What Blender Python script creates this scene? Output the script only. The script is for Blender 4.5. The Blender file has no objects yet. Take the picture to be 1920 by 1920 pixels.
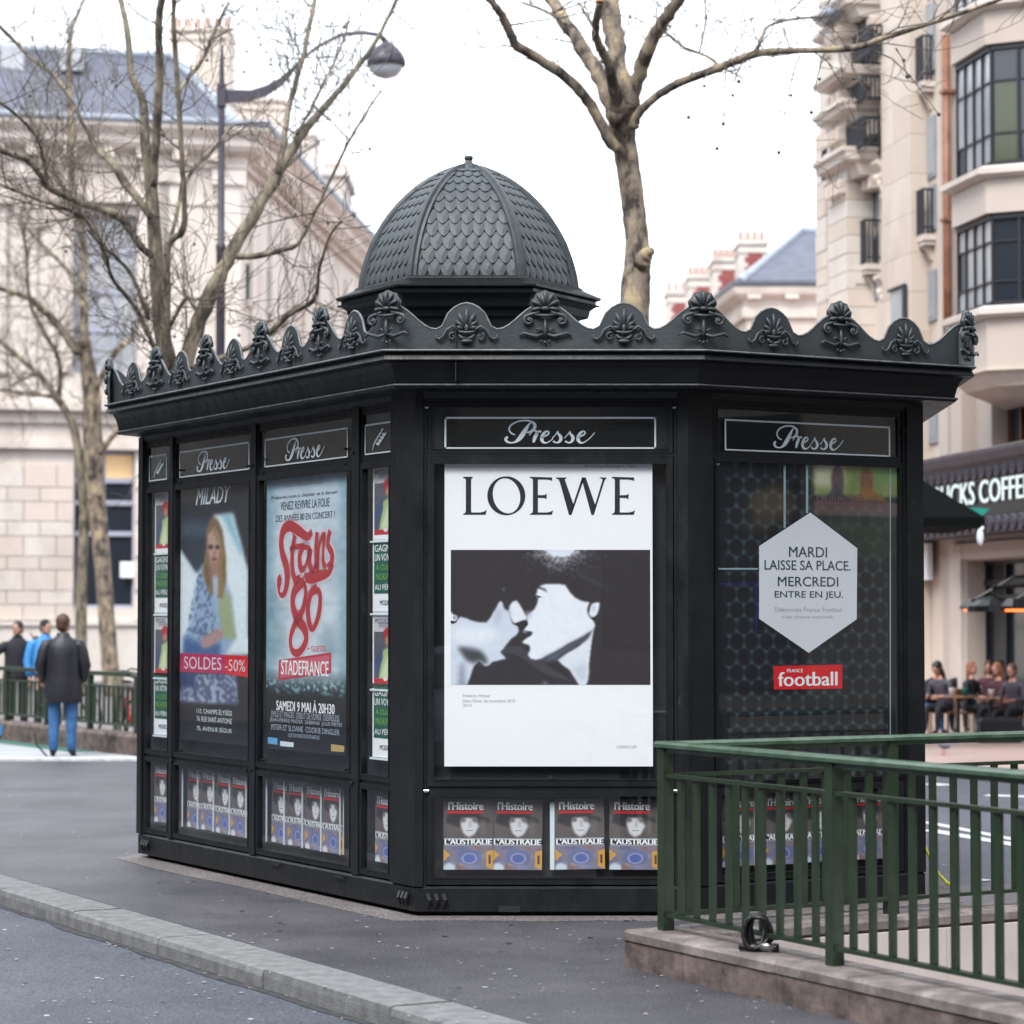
import bpy, bmesh, math, random
import numpy as np
from mathutils import Vector, Matrix
R = math.radians
random.seed(7)
sc = bpy.context.scene
C = sc.collection

# ------------------------------------------------------------------ camera
H = 1.717
F = 4800.0
TH = math.atan(200 / F)
cam_d = bpy.data.cameras.new('camera')
cam = bpy.data.objects.new('camera', cam_d)
C.objects.link(cam)
cam.location = (0, 0, H)
cam.rotation_euler = (math.pi / 2 + TH, 0, 0)
cam_d.sensor_width = 36
cam_d.lens = F / 1920 * 36
cam_d.clip_start = 0.1
cam_d.clip_end = 2000
cam_d.dof.use_dof = True
cam_d.dof.focus_distance = 14.9
cam_d.dof.aperture_fstop = 2.7
sc.camera = cam

# ------------------------------------------------------------------ overcast daylight
SUN_EL, SUN_ROT = R(52), R(200)
w = bpy.data.worlds.new("World")
sc.world = w
w.use_nodes = True
nt = w.node_tree
bg = nt.nodes['Background']
sky = nt.nodes.new('ShaderNodeTexSky')
sky.sky_type = 'NISHITA'
sky.sun_disc = False
sky.sun_elevation = SUN_EL
sky.sun_rotation = SUN_ROT
sky.air_density = 1.0
sky.dust_density = 4.0
hs = nt.nodes.new('ShaderNodeHueSaturation')
hs.inputs['Saturation'].default_value = 0.12
nt.links.new(sky.outputs[0], hs.inputs['Color'])
mx = nt.nodes.new('ShaderNodeMix')
mx.data_type = 'RGBA'
mx.inputs[0].default_value = 0.86
mx.inputs[7].default_value = (9.0, 9.7, 10.7, 1)      # the flat white cloud layer
nt.links.new(hs.outputs[0], mx.inputs[6])
nt.links.new(mx.outputs[2], bg.inputs['Color'])
bg.inputs['Strength'].default_value = 0.1
sd = bpy.data.lights.new('sun', 'SUN')
sd.energy = 1.5
sd.angle = R(25)
sd.color = (1, .975, .94)
sun = bpy.data.objects.new('sun', sd)
C.objects.link(sun)
sun.rotation_euler = (R(90) - SUN_EL, 0, R(-25))

sc.view_settings.view_transform = 'Standard'
sc.view_settings.look = 'None'
sc.view_settings.exposure = 1.35
sc.view_settings.gamma = 1
sc.view_settings.use_curve_mapping = False
sc.cycles.use_denoising = True
sc.cycles.max_bounces = 6
sc.cycles.diffuse_bounces = 3
sc.cycles.glossy_bounces = 3
sc.cycles.transparent_max_bounces = 12
sc.cycles.caustics_reflective = False
sc.cycles.caustics_refractive = False

# ------------------------------------------------------------------ pixel <-> place
def ray(px, py):
    up = 960 - py
    return Vector((px - 960, F * math.cos(TH) - up * math.sin(TH), F * math.sin(TH) + up * math.cos(TH)))
def P(px, py, Y):
    d = ray(px, py); t = Y / d.y
    return Vector((d.x * t, Y, H + d.z * t))
def G(px, py, z=0.0):
    d = ray(px, py); t = (z - H) / d.z
    return Vector((d.x * t, d.y * t, z))

# ------------------------------------------------------------------ materials
def srgb(r, g, b):
    f = lambda c: (c / 255 / 12.92) if c / 255 <= .04045 else ((c / 255 + .055) / 1.055) ** 2.4
    return (f(r), f(g), f(b), 1)
def mat(name, col, rough=.6, col2=None, scale=8, bump=0, bscale=None, metal=0, spec=.5, detail=6, ramp=(.35, .65), stretch=None, coat=0, dist=.01):
    m = bpy.data.materials.new(name); m.use_nodes = True
    n = m.node_tree.nodes; l = m.node_tree.links; b = n['Principled BSDF']
    col = tuple(col[:3]) + (1,)
    b.inputs['Base Color'].default_value = col
    b.inputs['Roughness'].default_value = rough
    b.inputs['Metallic'].default_value = metal
    b.inputs['Specular IOR Level'].default_value = spec
    b.inputs['Coat Weight'].default_value = coat
    tc = n.new('ShaderNodeTexCoord'); mp = n.new('ShaderNodeMapping')
    l.new(tc.outputs['Object'], mp.inputs[0])
    if stretch: mp.inputs['Scale'].default_value = stretch
    if col2:
        t = n.new('ShaderNodeTexNoise'); t.inputs['Scale'].default_value = scale; t.inputs['Detail'].default_value = detail
        l.new(mp.outputs[0], t.inputs['Vector'])
        r = n.new('ShaderNodeValToRGB'); r.color_ramp.elements[0].position = ramp[0]; r.color_ramp.elements[1].position = ramp[1]
        r.color_ramp.elements[0].color = col; r.color_ramp.elements[1].color = tuple(col2[:3]) + (1,)
        l.new(t.outputs[0], r.inputs[0]); l.new(r.outputs[0], b.inputs['Base Color'])
    if bump:
        t2 = n.new('ShaderNodeTexNoise'); t2.inputs['Scale'].default_value = bscale or scale * 3; t2.inputs['Detail'].default_value = 5
        l.new(mp.outputs[0], t2.inputs['Vector'])
        bp = n.new('ShaderNodeBump'); bp.inputs['Strength'].default_value = bump; bp.inputs['Distance'].default_value = dist
        l.new(t2.outputs[0], bp.inputs['Height']); l.new(bp.outputs[0], b.inputs['Normal'])
    return m
def glass_mat(name, tint=(.97, .985, .985), refl=1.0, ior=1.5, alpha=1.0, rough=0.0):
    m = bpy.data.materials.new(name); m.use_nodes = True
    n = m.node_tree.nodes; l = m.node_tree.links; n.clear()
    o = n.new('ShaderNodeOutputMaterial'); t = n.new('ShaderNodeBsdfTransparent'); g = n.new('ShaderNodeBsdfGlossy')
    t.inputs[0].default_value = tuple(tint) + (1,); g.inputs['Roughness'].default_value = rough
    g.inputs[0].default_value = (refl, refl, refl, 1)
    f = n.new('ShaderNodeFresnel'); ge = n.new('ShaderNodeNewGeometry'); mr = n.new('ShaderNodeMapRange')
    mr.inputs['To Min'].default_value = ior; mr.inputs['To Max'].default_value = 1 / ior     # the same sheet seen from either side
    l.new(ge.outputs['Backfacing'], mr.inputs[0]); l.new(mr.outputs[0], f.inputs[0])
    x = n.new('ShaderNodeMixShader'); l.new(f.outputs[0], x.inputs[0]); l.new(t.outputs[0], x.inputs[1]); l.new(g.outputs[0], x.inputs[2])
    l.new(x.outputs[0], o.inputs[0])
    return m
def print_mat(name='print'):
    m = bpy.data.materials.new(name); m.use_nodes = True
    n = m.node_tree.nodes; l = m.node_tree.links; b = n['Principled BSDF']
    a = n.new('ShaderNodeAttribute'); a.attribute_name = 'ink'
    l.new(a.outputs['Color'], b.inputs['Base Color']); b.inputs['Roughness'].default_value = .6
    return m
def blotch_mat(name, cols, scale, rough=.8, bump=.3, stretch=(1, 1, .5), lo=.3, hi=.7):
    """bark or stone: voronoi patches of several colours broken up by noise"""
    m = bpy.data.materials.new(name); m.use_nodes = True
    n = m.node_tree.nodes; l = m.node_tree.links; b = n['Principled BSDF']; b.inputs['Roughness'].default_value = rough
    tc = n.new('ShaderNodeTexCoord'); mp = n.new('ShaderNodeMapping'); mp.inputs['Scale'].default_value = stretch
    l.new(tc.outputs['Object'], mp.inputs[0])
    nz = n.new('ShaderNodeTexNoise'); nz.inputs['Scale'].default_value = scale; nz.inputs['Detail'].default_value = 8; nz.inputs['Roughness'].default_value = .65
    l.new(mp.outputs[0], nz.inputs['Vector'])
    r = n.new('ShaderNodeValToRGB'); r.color_ramp.interpolation = 'LINEAR'
    while len(r.color_ramp.elements) < len(cols): r.color_ramp.elements.new(.5)
    for i, c in enumerate(cols):
        r.color_ramp.elements[i].position = lo + (hi - lo) * i / (len(cols) - 1); r.color_ramp.elements[i].color = tuple(c[:3]) + (1,)
    l.new(nz.outputs[0], r.inputs[0]); l.new(r.outputs[0], b.inputs['Base Color'])
    if bump:
        bp = n.new('ShaderNodeBump'); bp.inputs['Strength'].default_value = bump; bp.inputs['Distance'].default_value = .02
        l.new(nz.outputs[0], bp.inputs['Height']); l.new(bp.outputs[0], b.inputs['Normal'])
    return m
def asphalt_mat(name, c1, c2, fleck, rough=.62, spec=.5):
    m = bpy.data.materials.new(name); m.use_nodes = True
    n = m.node_tree.nodes; l = m.node_tree.links; b = n['Principled BSDF']; b.inputs['Roughness'].default_value = rough
    b.inputs['Specular IOR Level'].default_value = spec
    tc = n.new('ShaderNodeTexCoord')
    big = n.new('ShaderNodeTexNoise'); big.inputs['Scale'].default_value = .9; big.inputs['Detail'].default_value = 8; big.inputs['Roughness'].default_value = .65
    l.new(tc.outputs['Object'], big.inputs['Vector'])
    r = n.new('ShaderNodeValToRGB'); r.color_ramp.elements[0].position = .36; r.color_ramp.elements[1].position = .66
    r.color_ramp.elements[0].color = tuple(c1[:3]) + (1,); r.color_ramp.elements[1].color = tuple(c2[:3]) + (1,)
    l.new(big.outputs[0], r.inputs[0])
    fine = n.new('ShaderNodeTexNoise'); fine.inputs['Scale'].default_value = 95; fine.inputs['Detail'].default_value = 3
    l.new(tc.outputs['Object'], fine.inputs['Vector'])
    fr = n.new('ShaderNodeValToRGB'); fr.color_ramp.elements[0].position = .35; fr.color_ramp.elements[1].position = .68
    fr.color_ramp.elements[0].color = (.38, .38, .38, 1); fr.color_ramp.elements[1].color = (1.8, 1.8, 1.8, 1)
    l.new(fine.outputs[0], fr.inputs[0])
    mul = n.new('ShaderNodeMix'); mul.data_type = 'RGBA'; mul.blend_type = 'MULTIPLY'; mul.inputs[0].default_value = 1
    cr = n.new('ShaderNodeTexVoronoi'); cr.feature = 'DISTANCE_TO_EDGE'; cr.inputs['Scale'].default_value = .55
    wn = n.new('ShaderNodeTexNoise'); wn.inputs['Scale'].default_value = 3; wn.inputs['Detail'].default_value = 6
    wv = n.new('ShaderNodeVectorMath'); wv.operation = 'ADD'; l.new(tc.outputs['Object'], wv.inputs[0]); l.new(tc.outputs['Object'], wn.inputs['Vector']); l.new(wn.outputs['Color'], wv.inputs[1])
    l.new(wv.outputs[0], cr.inputs['Vector'])
    cm = n.new('ShaderNodeMapRange'); cm.inputs['From Max'].default_value = .010; cm.inputs['To Min'].default_value = .45; l.new(cr.outputs['Distance'], cm.inputs[0])
    m0 = n.new('ShaderNodeMix'); m0.data_type = 'RGBA'; m0.blend_type = 'MULTIPLY'; m0.inputs[0].default_value = .6
    l.new(r.outputs[0], m0.inputs[6]); l.new(cm.outputs[0], m0.inputs[7])
    l.new(m0.outputs[2], mul.inputs[6]); l.new(fr.outputs[0], mul.inputs[7])
    v = n.new('ShaderNodeTexVoronoi'); v.inputs['Scale'].default_value = 3.2; l.new(tc.outputs['Object'], v.inputs['Vector'])
    lt = n.new('ShaderNodeMath'); lt.operation = 'LESS_THAN'; lt.inputs[1].default_value = .045; l.new(v.outputs['Distance'], lt.inputs[0])
    m2 = n.new('ShaderNodeMix'); m2.data_type = 'RGBA'; l.new(lt.outputs[0], m2.inputs[0]); l.new(mul.outputs[2], m2.inputs[6]); m2.inputs[7].default_value = tuple(fleck[:3]) + (1,)
    l.new(m2.outputs[2], b.inputs['Base Color'])
    bp = n.new('ShaderNodeBump'); bp.inputs['Strength'].default_value = .5; bp.inputs['Distance'].default_value = .006
    l.new(fine.outputs[0], bp.inputs['Height']); l.new(bp.outputs[0], b.inputs['Normal'])
    return m

def scuffed(name, c1, c2):
    """dark gloss paint with dust, drips and rubbed-through scratches"""
    m = mat(name, c1, .36, c2, 5, .12, 60, spec=.32)
    n = m.node_tree.nodes; l = m.node_tree.links; b = n['Principled BSDF']
    src = b.inputs['Base Color'].links[0].from_socket
    tc = n.new('ShaderNodeTexCoord'); mp = n.new('ShaderNodeMapping'); mp.inputs['Scale'].default_value = (1, 1, .3); l.new(tc.outputs['Object'], mp.inputs[0])
    t = n.new('ShaderNodeTexNoise'); t.inputs['Scale'].default_value = 16; t.inputs['Detail'].default_value = 10; t.inputs['Roughness'].default_value = .7; l.new(mp.outputs[0], t.inputs['Vector'])
    r = n.new('ShaderNodeMapRange'); r.inputs['From Min'].default_value = .66; r.inputs['From Max'].default_value = .74; l.new(t.outputs[0], r.inputs[0])
    x = n.new('ShaderNodeMix'); x.data_type = 'RGBA'; l.new(r.outputs[0], x.inputs[0]); l.new(src, x.inputs[6]); x.inputs[7].default_value = (.07, .068, .066, 1)
    l.new(x.outputs[2], b.inputs['Base Color'])
    r2 = n.new('ShaderNodeMapRange'); r2.inputs['From Min'].default_value = .3; r2.inputs['From Max'].default_value = .7; r2.inputs['To Min'].default_value = .28; r2.inputs['To Max'].default_value = .55; l.new(t.outputs[0], r2.inputs[0]); l.new(r2.outputs[0], b.inputs['Roughness'])
    return m
M = {}
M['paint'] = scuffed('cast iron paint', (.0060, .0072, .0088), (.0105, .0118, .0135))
M['paint_up'] = mat('sky-lit dark paint', (.030, .037, .042), .5, (.044, .052, .056), 4, .2, 40)  # same kiosk paint, skylight on the upper parts put into a lighter tone
M['dome'] = mat('sky-lit scale paint', (.031, .040, .046), .5, (.050, .060, .066), 6, .2, 30)  # kiosk paint again, lightened to paint in skylight on the dome
M['edge'] = mat('painted edge highlight', (.16, .165, .17), .5, (.08, .085, .09), 20)  # pale colour paints in the sky's glint along crest and cornice edges
M['inner'] = mat('dark backing', (.009, .010, .012), .6)
M['inner_grey'] = mat('grey metal lining', (.16, .17, .18), .5)
M['glass'] = glass_mat('window glass', ior=1.62)
M['white'] = mat('white paper', (.82, .83, .85), .5)
M['print'] = print_mat()
M['signwhite'] = mat('sign white', (.62, .70, .74), .5)
M['signblack'] = mat('sign black glass', (.006, .008, .009), .12)
M['black'] = mat('black ink', (.008, .010, .018), .5)
M['red'] = mat('red ink', (.62, .012, .02), .5)
M['steel'] = mat('steel', (.45, .45, .45), .3, metal=1)
M['railgreen'] = mat('green railing paint', (.011, .024, .011), .36, (.022, .038, .020), 6, .15, 50)
M['rail_top'] = mat('worn handrail with sky sheen', (.030, .066, .034), .3, (.070, .115, .078), 9, .15, 50)  # wear, and sky reflection on the top, put into a lighter green
M['asphalt'] = asphalt_mat('road asphalt', (.042, .048, .062), (.068, .075, .094), (.5, .5, .5))
M['pave'] = asphalt_mat('pavement asphalt', (.036, .034, .041), (.076, .072, .082), (.42, .42, .42), rough=.52)
M['patch'] = asphalt_mat('paler pavement repair', (.10, .088, .088), (.16, .142, .14), (.4, .4, .4))
M['far_pave'] = asphalt_mat('pink far pavement', (.30, .215, .185), (.38, .28, .25), (.4, .3, .3))
M['kerb'] = mat('granite kerb', (.115, .115, .118), .8, (.20, .20, .20), 11, .5, 90, ramp=(.3, .7), detail=12)
M['granite'] = blotch_mat('pink granite', [(.045, .034, .030), (.10, .074, .064), (.145, .11, .097), (.20, .155, .14)], 6, .75, .35, (1, 1, 1.3), .34, .66)
M['granite_top'] = blotch_mat('granite coping', [(.09, .076, .072), (.16, .135, .128), (.27, .235, .222)], 5, .75, .35, (1, 1, 1), .36, .66)
M['tile'] = mat('pale stairwell slab', (.50, .43, .40), .45, (.58, .51, .48), 3)
M['white_line'] = mat('road paint', (.62, .63, .64), .6, (.42, .42, .43), 12)
M['stone'] = blotch_mat('pale limestone', [(.45, .385, .34), (.58, .515, .46), (.66, .60, .545)], .8, .85, .15, (1, 1, .5))
M['stone2'] = blotch_mat('warm limestone', [(.43, .35, .29), (.58, .495, .425), (.67, .59, .52)], .6, .85, .15, (1, 1, .35))
M['stone_pink'] = blotch_mat('pink render', [(.45, .375, .33), (.54, .465, .41)], .5, .85, .05)
M['slate'] = mat('slate', (.055, .060, .085), .5, (.085, .092, .125), 2, .3, 10)
M['zinc'] = mat('zinc', (.22, .25, .30), .45, (.30, .33, .38), 3)
M['winglass'] = mat('dark window glass', (.02, .026, .036), .07, spec=.8)
M['winglass_pale'] = mat('sky-pale curtained glass', (.26, .28, .31), .1, (.40, .40, .41), .6, spec=.8)  # sky reflection painted into the pale base colour, over curtains
M['brick'] = mat('red brick', (.20, .045, .04), .85, (.30, .085, .07), 30)
M['terracotta'] = mat('terracotta', (.40, .27, .22), .8)
M['iron'] = mat('black iron', (.012, .013, .018), .5)
M['lamp_paint'] = mat('lamp post paint', (.035, .030, .050), .45, (.05, .045, .065), 5)
M['bark'] = blotch_mat('plane bark', [(.035, .026, .020), (.12, .092, .070), (.20, .16, .12), (.24, .19, .14), (.38, .29, .17)], 6.5, .85, .8, (1, 1, .5), .40, .62)
M['bark2'] = blotch_mat('olive bark', [(.06, .05, .036), (.16, .135, .10), (.28, .24, .17)], 7, .85, .6, (1, 1, .4), .4, .6)
M['twig'] = mat('twig', (.10, .075, .058), .8, (.12, .10, .07), 3)
M['skin'] = mat('skin', (.48, .26, .19), .55)
M['hair'] = mat('brown hair', (.07, .030, .016), .6)
M['hair_red'] = mat('auburn hair', (.20, .075, .03), .6)
M['jacket'] = mat('black jacket', (.007, .007, .011), .5, (.014, .014, .021), 6, .4, 12)
M['jeans'] = mat('blue jeans', (.022, .085, .22), .8, (.045, .15, .33), 8, .3, 30)
M['blue_jacket'] = mat('bright blue jacket', (.03, .20, .50), .7, (.05, .26, .58), 5)
M['cloth_dark'] = mat('dark clothes', (.010, .010, .016), .8)
M['cloth_maroon'] = mat('maroon clothes', (.09, .03, .045), .8)
M['cloth_grey'] = mat('grey clothes', (.07, .065, .085), .8)
M['shoe'] = mat('shoe', (.012, .012, .014), .5)
M['green_fabric'] = mat('green umbrella cloth', (.0, .20, .15), .7)
M['black_fabric'] = mat('black awning cloth', (.003, .004, .004), 1, spec=.1)
M['fascia'] = mat('dark shop fascia', (.040, .036, .050), .5, (.060, .054, .070), 4)
M['fascia_black'] = mat('black sign band', (.004, .008, .010), .4)
M['wood'] = mat('wood', (.20, .10, .05), .6)
M['copper'] = mat('copper pipe', (.15, .055, .028), .5, (.23, .10, .055), 4)
M['yellow'] = mat('yellow plastic', (.55, .55, .03), .5)
M['pigeon'] = mat('pigeon feathers', (.09, .10, .14), .7, (.20, .21, .25), 20)
M['plastic_black'] = mat('black plastic', (.006, .006, .007), .35)
M['orange'] = mat('orange', (.65, .10, .02), .5)
M['teal_frame'] = mat('teal window frame', (.18, .36, .36), .6)
M['plaza'] = mat('pale plaza paving', (.30, .31, .32), .8, (.36, .37, .38), 2)
M['green_line'] = mat('green painted strip', (.03, .12, .09), .7)
for nm, c, e in (('heater', (1.0, .16, .03), 1.6), ('warm_light', (.75, .50, .26), .12)):
    m = bpy.data.materials.new(nm); m.use_nodes = True; b = m.node_tree.nodes['Principled BSDF']
    b.inputs['Base Color'].default_value = c + (1,); b.inputs['Emission Color'].default_value = c + (1,); b.inputs['Emission Strength'].default_value = e
    M[nm] = m

# ------------------------------------------------------------------ mesh builder
class MB:
    def __init__(s, T=None):
        s.v = []; s.f = []; s.mi = []; s.T = T; s.cm = 0
    def add(s, vs, fs):
        b = len(s.v)
        for p in vs:
            p = Vector(p)
            if s.T is not None: p = s.T @ p
            s.v.append(p)
        for f in fs:
            s.f.append([b + i for i in f]); s.mi.append(s.cm)
        return s
    def box(s, a, b):
        x0, y0, z0 = a; x1, y1, z1 = b
        return s.add([(x0, y0, z0), (x1, y0, z0), (x1, y1, z0), (x0, y1, z0), (x0, y0, z1), (x1, y0, z1), (x1, y1, z1), (x0, y1, z1)],
              [(0, 3, 2, 1), (4, 5, 6, 7), (0, 1, 5, 4), (1, 2, 6, 5), (2, 3, 7, 6), (3, 0, 4, 7)])
    def bbox(s, a, b, e=.01):
        """box whose four upright and top edges are bevelled"""
        x0, y0, z0 = a; x1, y1, z1 = b
        r1 = [(x0, y0, z0), (x1, y0, z0), (x1, y1, z0), (x0, y1, z0)]
        r2 = [(x0, y0, z1 - e), (x1, y0, z1 - e), (x1, y1, z1 - e), (x0, y1, z1 - e)]
        r3 = [(x0 + e, y0 + e, z1), (x1 - e, y0 + e, z1), (x1 - e, y1 - e, z1), (x0 + e, y1 - e, z1)]
        return s.add(r1 + r2 + r3, [(0, 3, 2, 1), (8, 9, 10, 11)] + [(i, (i + 1) % 4, 4 + (i + 1) % 4, 4 + i) for i in range(4)] + [(4 + i, 4 + (i + 1) % 4, 8 + (i + 1) % 4, 8 + i) for i in range(4)])
    def prism(s, poly, z0, z1):
        n = len(poly)
        return s.add([(x, y, z0) for x, y in poly] + [(x, y, z1) for x, y in poly],
              [tuple(range(n))[::-1], tuple(range(n, 2 * n))] + [(i, (i + 1) % n, n + (i + 1) % n, n + i) for i in range(n)])
    def plate(s, poly, y0, y1):
        """outline in x,z given thickness from y0 (front) to y1"""
        n = len(poly)
        return s.add([(x, y0, z) for x, z in poly] + [(x, y1, z) for x, z in poly],
              [tuple(range(n)), tuple(range(n, 2 * n))[::-1]] + [(i, n + i, n + (i + 1) % n, (i + 1) % n) for i in range(n)])
    def tube(s, pts, rad, n=6, cap=True, flat=None):
        pts = [Vector(p) for p in pts]; m = len(pts)
        if not hasattr(rad, '__len__'): rad = [rad] * m
        vs = []; fs = []; up = None
        for i, p in enumerate(pts):
            d = (pts[min(i + 1, m - 1)] - pts[max(i - 1, 0)])
            if d.length < 1e-9: d = Vector((0, 0, 1))
            d.normalize()
            if up is None: up = Vector((0, 0, 1)) if abs(d.z) < .9 else Vector((1, 0, 0))
            a = d.cross(up)
            if a.length < 1e-6: a = d.orthogonal()
            a.normalize(); b = a.cross(d); up = b
            for k in range(n):
                t = 2 * math.pi * k / n
                vs.append(p + a * math.cos(t) * rad[i] + b * math.sin(t) * rad[i])
        for i in range(m - 1):
            for k in range(n):
                fs.append((i * n + k, i * n + (k + 1) % n, (i + 1) * n + (k + 1) % n, (i + 1) * n + k))
        if cap: fs += [tuple(range(n))[::-1], tuple(range((m - 1) * n, m * n))]
        return s.add(vs, fs)
    def lathe(s, prof, n=16, c=(0, 0, 0), a0=0, cap=True):
        vs = []; fs = []; m = len(prof)
        for r, z in prof:
            for k in range(n):
                t = a0 + 2 * math.pi * k / n
                vs.append((c[0] + r * math.cos(t), c[1] + r * math.sin(t), c[2] + z))
        for i in range(m - 1):
            for k in range(n): fs.append((i * n + k, i * n + (k + 1) % n, (i + 1) * n + (k + 1) % n, (i + 1) * n + k))
        if cap: fs += [tuple(range(n))[::-1], tuple(range((m - 1) * n, m * n))]
        return s.add(vs, fs)
    def loft(s, rings, cap=False):
        n = len(rings[0]); vs = [p for r in rings for p in r]; fs = []
        for i in range(len(rings) - 1):
            for k in range(n): fs.append((i * n + k, i * n + (k + 1) % n, (i + 1) * n + (k + 1) % n, (i + 1) * n + k))
        if cap: fs += [tuple(range(n))[::-1], tuple(range((len(rings) - 1) * n, len(rings) * n))]
        return s.add(vs, fs)
    def ball(s, c, r, n=8, m=5):
        if not hasattr(r, '__len__'): r = (r, r, r)
        vs = [(c[0], c[1], c[2] - r[2])]; fs = []
        for i in range(1, m):
            a = math.pi * i / m
            for k in range(n):
                t = 2 * math.pi * k / n
                vs.append((c[0] + r[0] * math.sin(a) * math.cos(t), c[1] + r[1] * math.sin(a) * math.sin(t), c[2] - r[2] * math.cos(a)))
        vs.append((c[0], c[1], c[2] + r[2])); L = len(vs) - 1
        for k in range(n):
            fs.append((0, 1 + (k + 1) % n, 1 + k)); fs.append((L, L - n + k, L - n + (k + 1) % n))
        for i in range(m - 2):
            for k in range(n):
                a = 1 + i * n; fs.append((a + k, a + (k + 1) % n, a + n + (k + 1) % n, a + n + k))
        return s.add(vs, fs)
    def mesh(s, name, mats, smooth=False):
        me = bpy.data.meshes.new(name)
        me.from_pydata([tuple(v) for v in s.v], [], s.f)
        if not isinstance(mats, (list, tuple)): mats = [mats]
        for m in mats: me.materials.append(m)
        if len(mats) > 1: me.polygons.foreach_set('material_index', s.mi)
        if smooth: me.polygons.foreach_set('use_smooth', [True] * len(s.f))
        me.update()
        return me
    def build(s, name, mats, parent=None, smooth=False, kind=None):
        return obj(name, s.mesh(name, mats, smooth), parent, kind)

def obj(name, data, parent=None, kind=None, loc=None):
    o = bpy.data.objects.new(name, data); C.objects.link(o)
    if parent is not None: o.parent = parent
    if kind: o['kind'] = kind
    if loc is not None: o.location = loc
    return o
def tag(o, label=None, cat=None, group=None, kind=None):
    if label: o['label'] = label
    if cat: o['category'] = cat
    if group: o['group'] = group
    if kind: o['kind'] = kind
    return o
def thing(name, label, cat, loc=(0, 0, 0), rz=0, group=None):
    o = bpy.data.objects.new(name, None); C.objects.link(o); o.empty_display_size = .2
    o.location = loc; o.rotation_euler = (0, 0, rz)
    return tag(o, label, cat, group)
def copy_tree(o, parent=None):
    c = o.copy(); C.objects.link(c); c.parent = parent
    for k in [k for k in C.objects if k.parent == o]: copy_tree(k, c)
    return c
def frame(O, d, flip=1):
    """local x along d, y inward (away from the viewer in front), z up"""
    d = Vector((d[0], d[1], 0)).normalized()
    y = Vector((-d.y, d.x, 0))
    m = Matrix.Identity(4)
    m.col[0][:3] = d; m.col[1][:3] = y; m.col[2][:3] = (0, 0, 1); m.col[3][:3] = O
    return m

# ------------------------------------------------------------------ lettering
_tc = {}
def text2d(s, bold=0):
    k = (s, bold)
    if k in _tc: return _tc[k]
    c = bpy.data.curves.new('lettering', 'FONT'); c.body = s; c.size = 1; c.offset = bold; c.resolution_u = 3
    o = bpy.data.objects.new('lettering', c); C.objects.link(o)
    me = bpy.data.meshes.new_from_object(o.evaluated_get(bpy.context.evaluated_depsgraph_get()))
    v = [(p.co.x, p.co.y) for p in me.vertices]; f = [tuple(p.vertices) for p in me.polygons]
    bpy.data.objects.remove(o); bpy.data.curves.remove(c); bpy.data.meshes.remove(me)
    x0 = min(a for a, b in v); x1 = max(a for a, b in v); z0 = min(b for a, b in v); z1 = max(b for a, b in v)
    v = [((a - x0) / (x1 - x0), (b - z0) / (z1 - z0)) for a, b in v]
    _tc[k] = (v, f)
    return v, f
def put_text(mb, s, x, z, w, h, y, bold=0, shear=0, mi=None):
    """text fitted in the box x..x+w, z..z+h on the plane y"""
    v, f = text2d(s, 0)
    for k, dx in enumerate((0,) if not bold else (-bold * h, 0, bold * h)):        # heavier weight: copies a hair apart
        mb.add([(x + a * w + shear * b * h + dx, y - k * .0002, z + b * h) for a, b in v], f)
def ribbon(mb, pts, y, k=1.0, sub=5, ccw=False):
    """stroke of varying width: pts are (x, z, width)"""
    p = [Vector((a, b, c)) for a, b, c in pts]; out = []
    for i in range(len(p) - 1):
        p0 = p[max(i - 1, 0)]; p1 = p[i]; p2 = p[i + 1]; p3 = p[min(i + 2, len(p) - 1)]
        for j in range(sub):
            t = j / sub
            out.append(.5 * ((2 * p1) + (p2 - p0) * t + (2 * p0 - 5 * p1 + 4 * p2 - p3) * t * t + (3 * p1 - p0 - 3 * p2 + p3) * t ** 3))
    out.append(p[-1]); L = []; Rr = []
    for i, q in enumerate(out):
        d = out[min(i + 1, len(out) - 1)] - out[max(i - 1, 0)]; d.z = 0
        if d.length < 1e-9: d = Vector((1, 0, 0))
        d.normalize(); nrm = Vector((-d.y, d.x, 0)); wd = max(q.z, .0) / 2 * k
        L.append(q + nrm * wd); Rr.append(q - nrm * wd)
    n = len(out)
    mb.add([(a.x, y, a.y) for a in L] + [(a.x, y, a.y) for a in Rr], [(i, n + i, n + i + 1, i + 1) for i in range(n - 1)])

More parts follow.
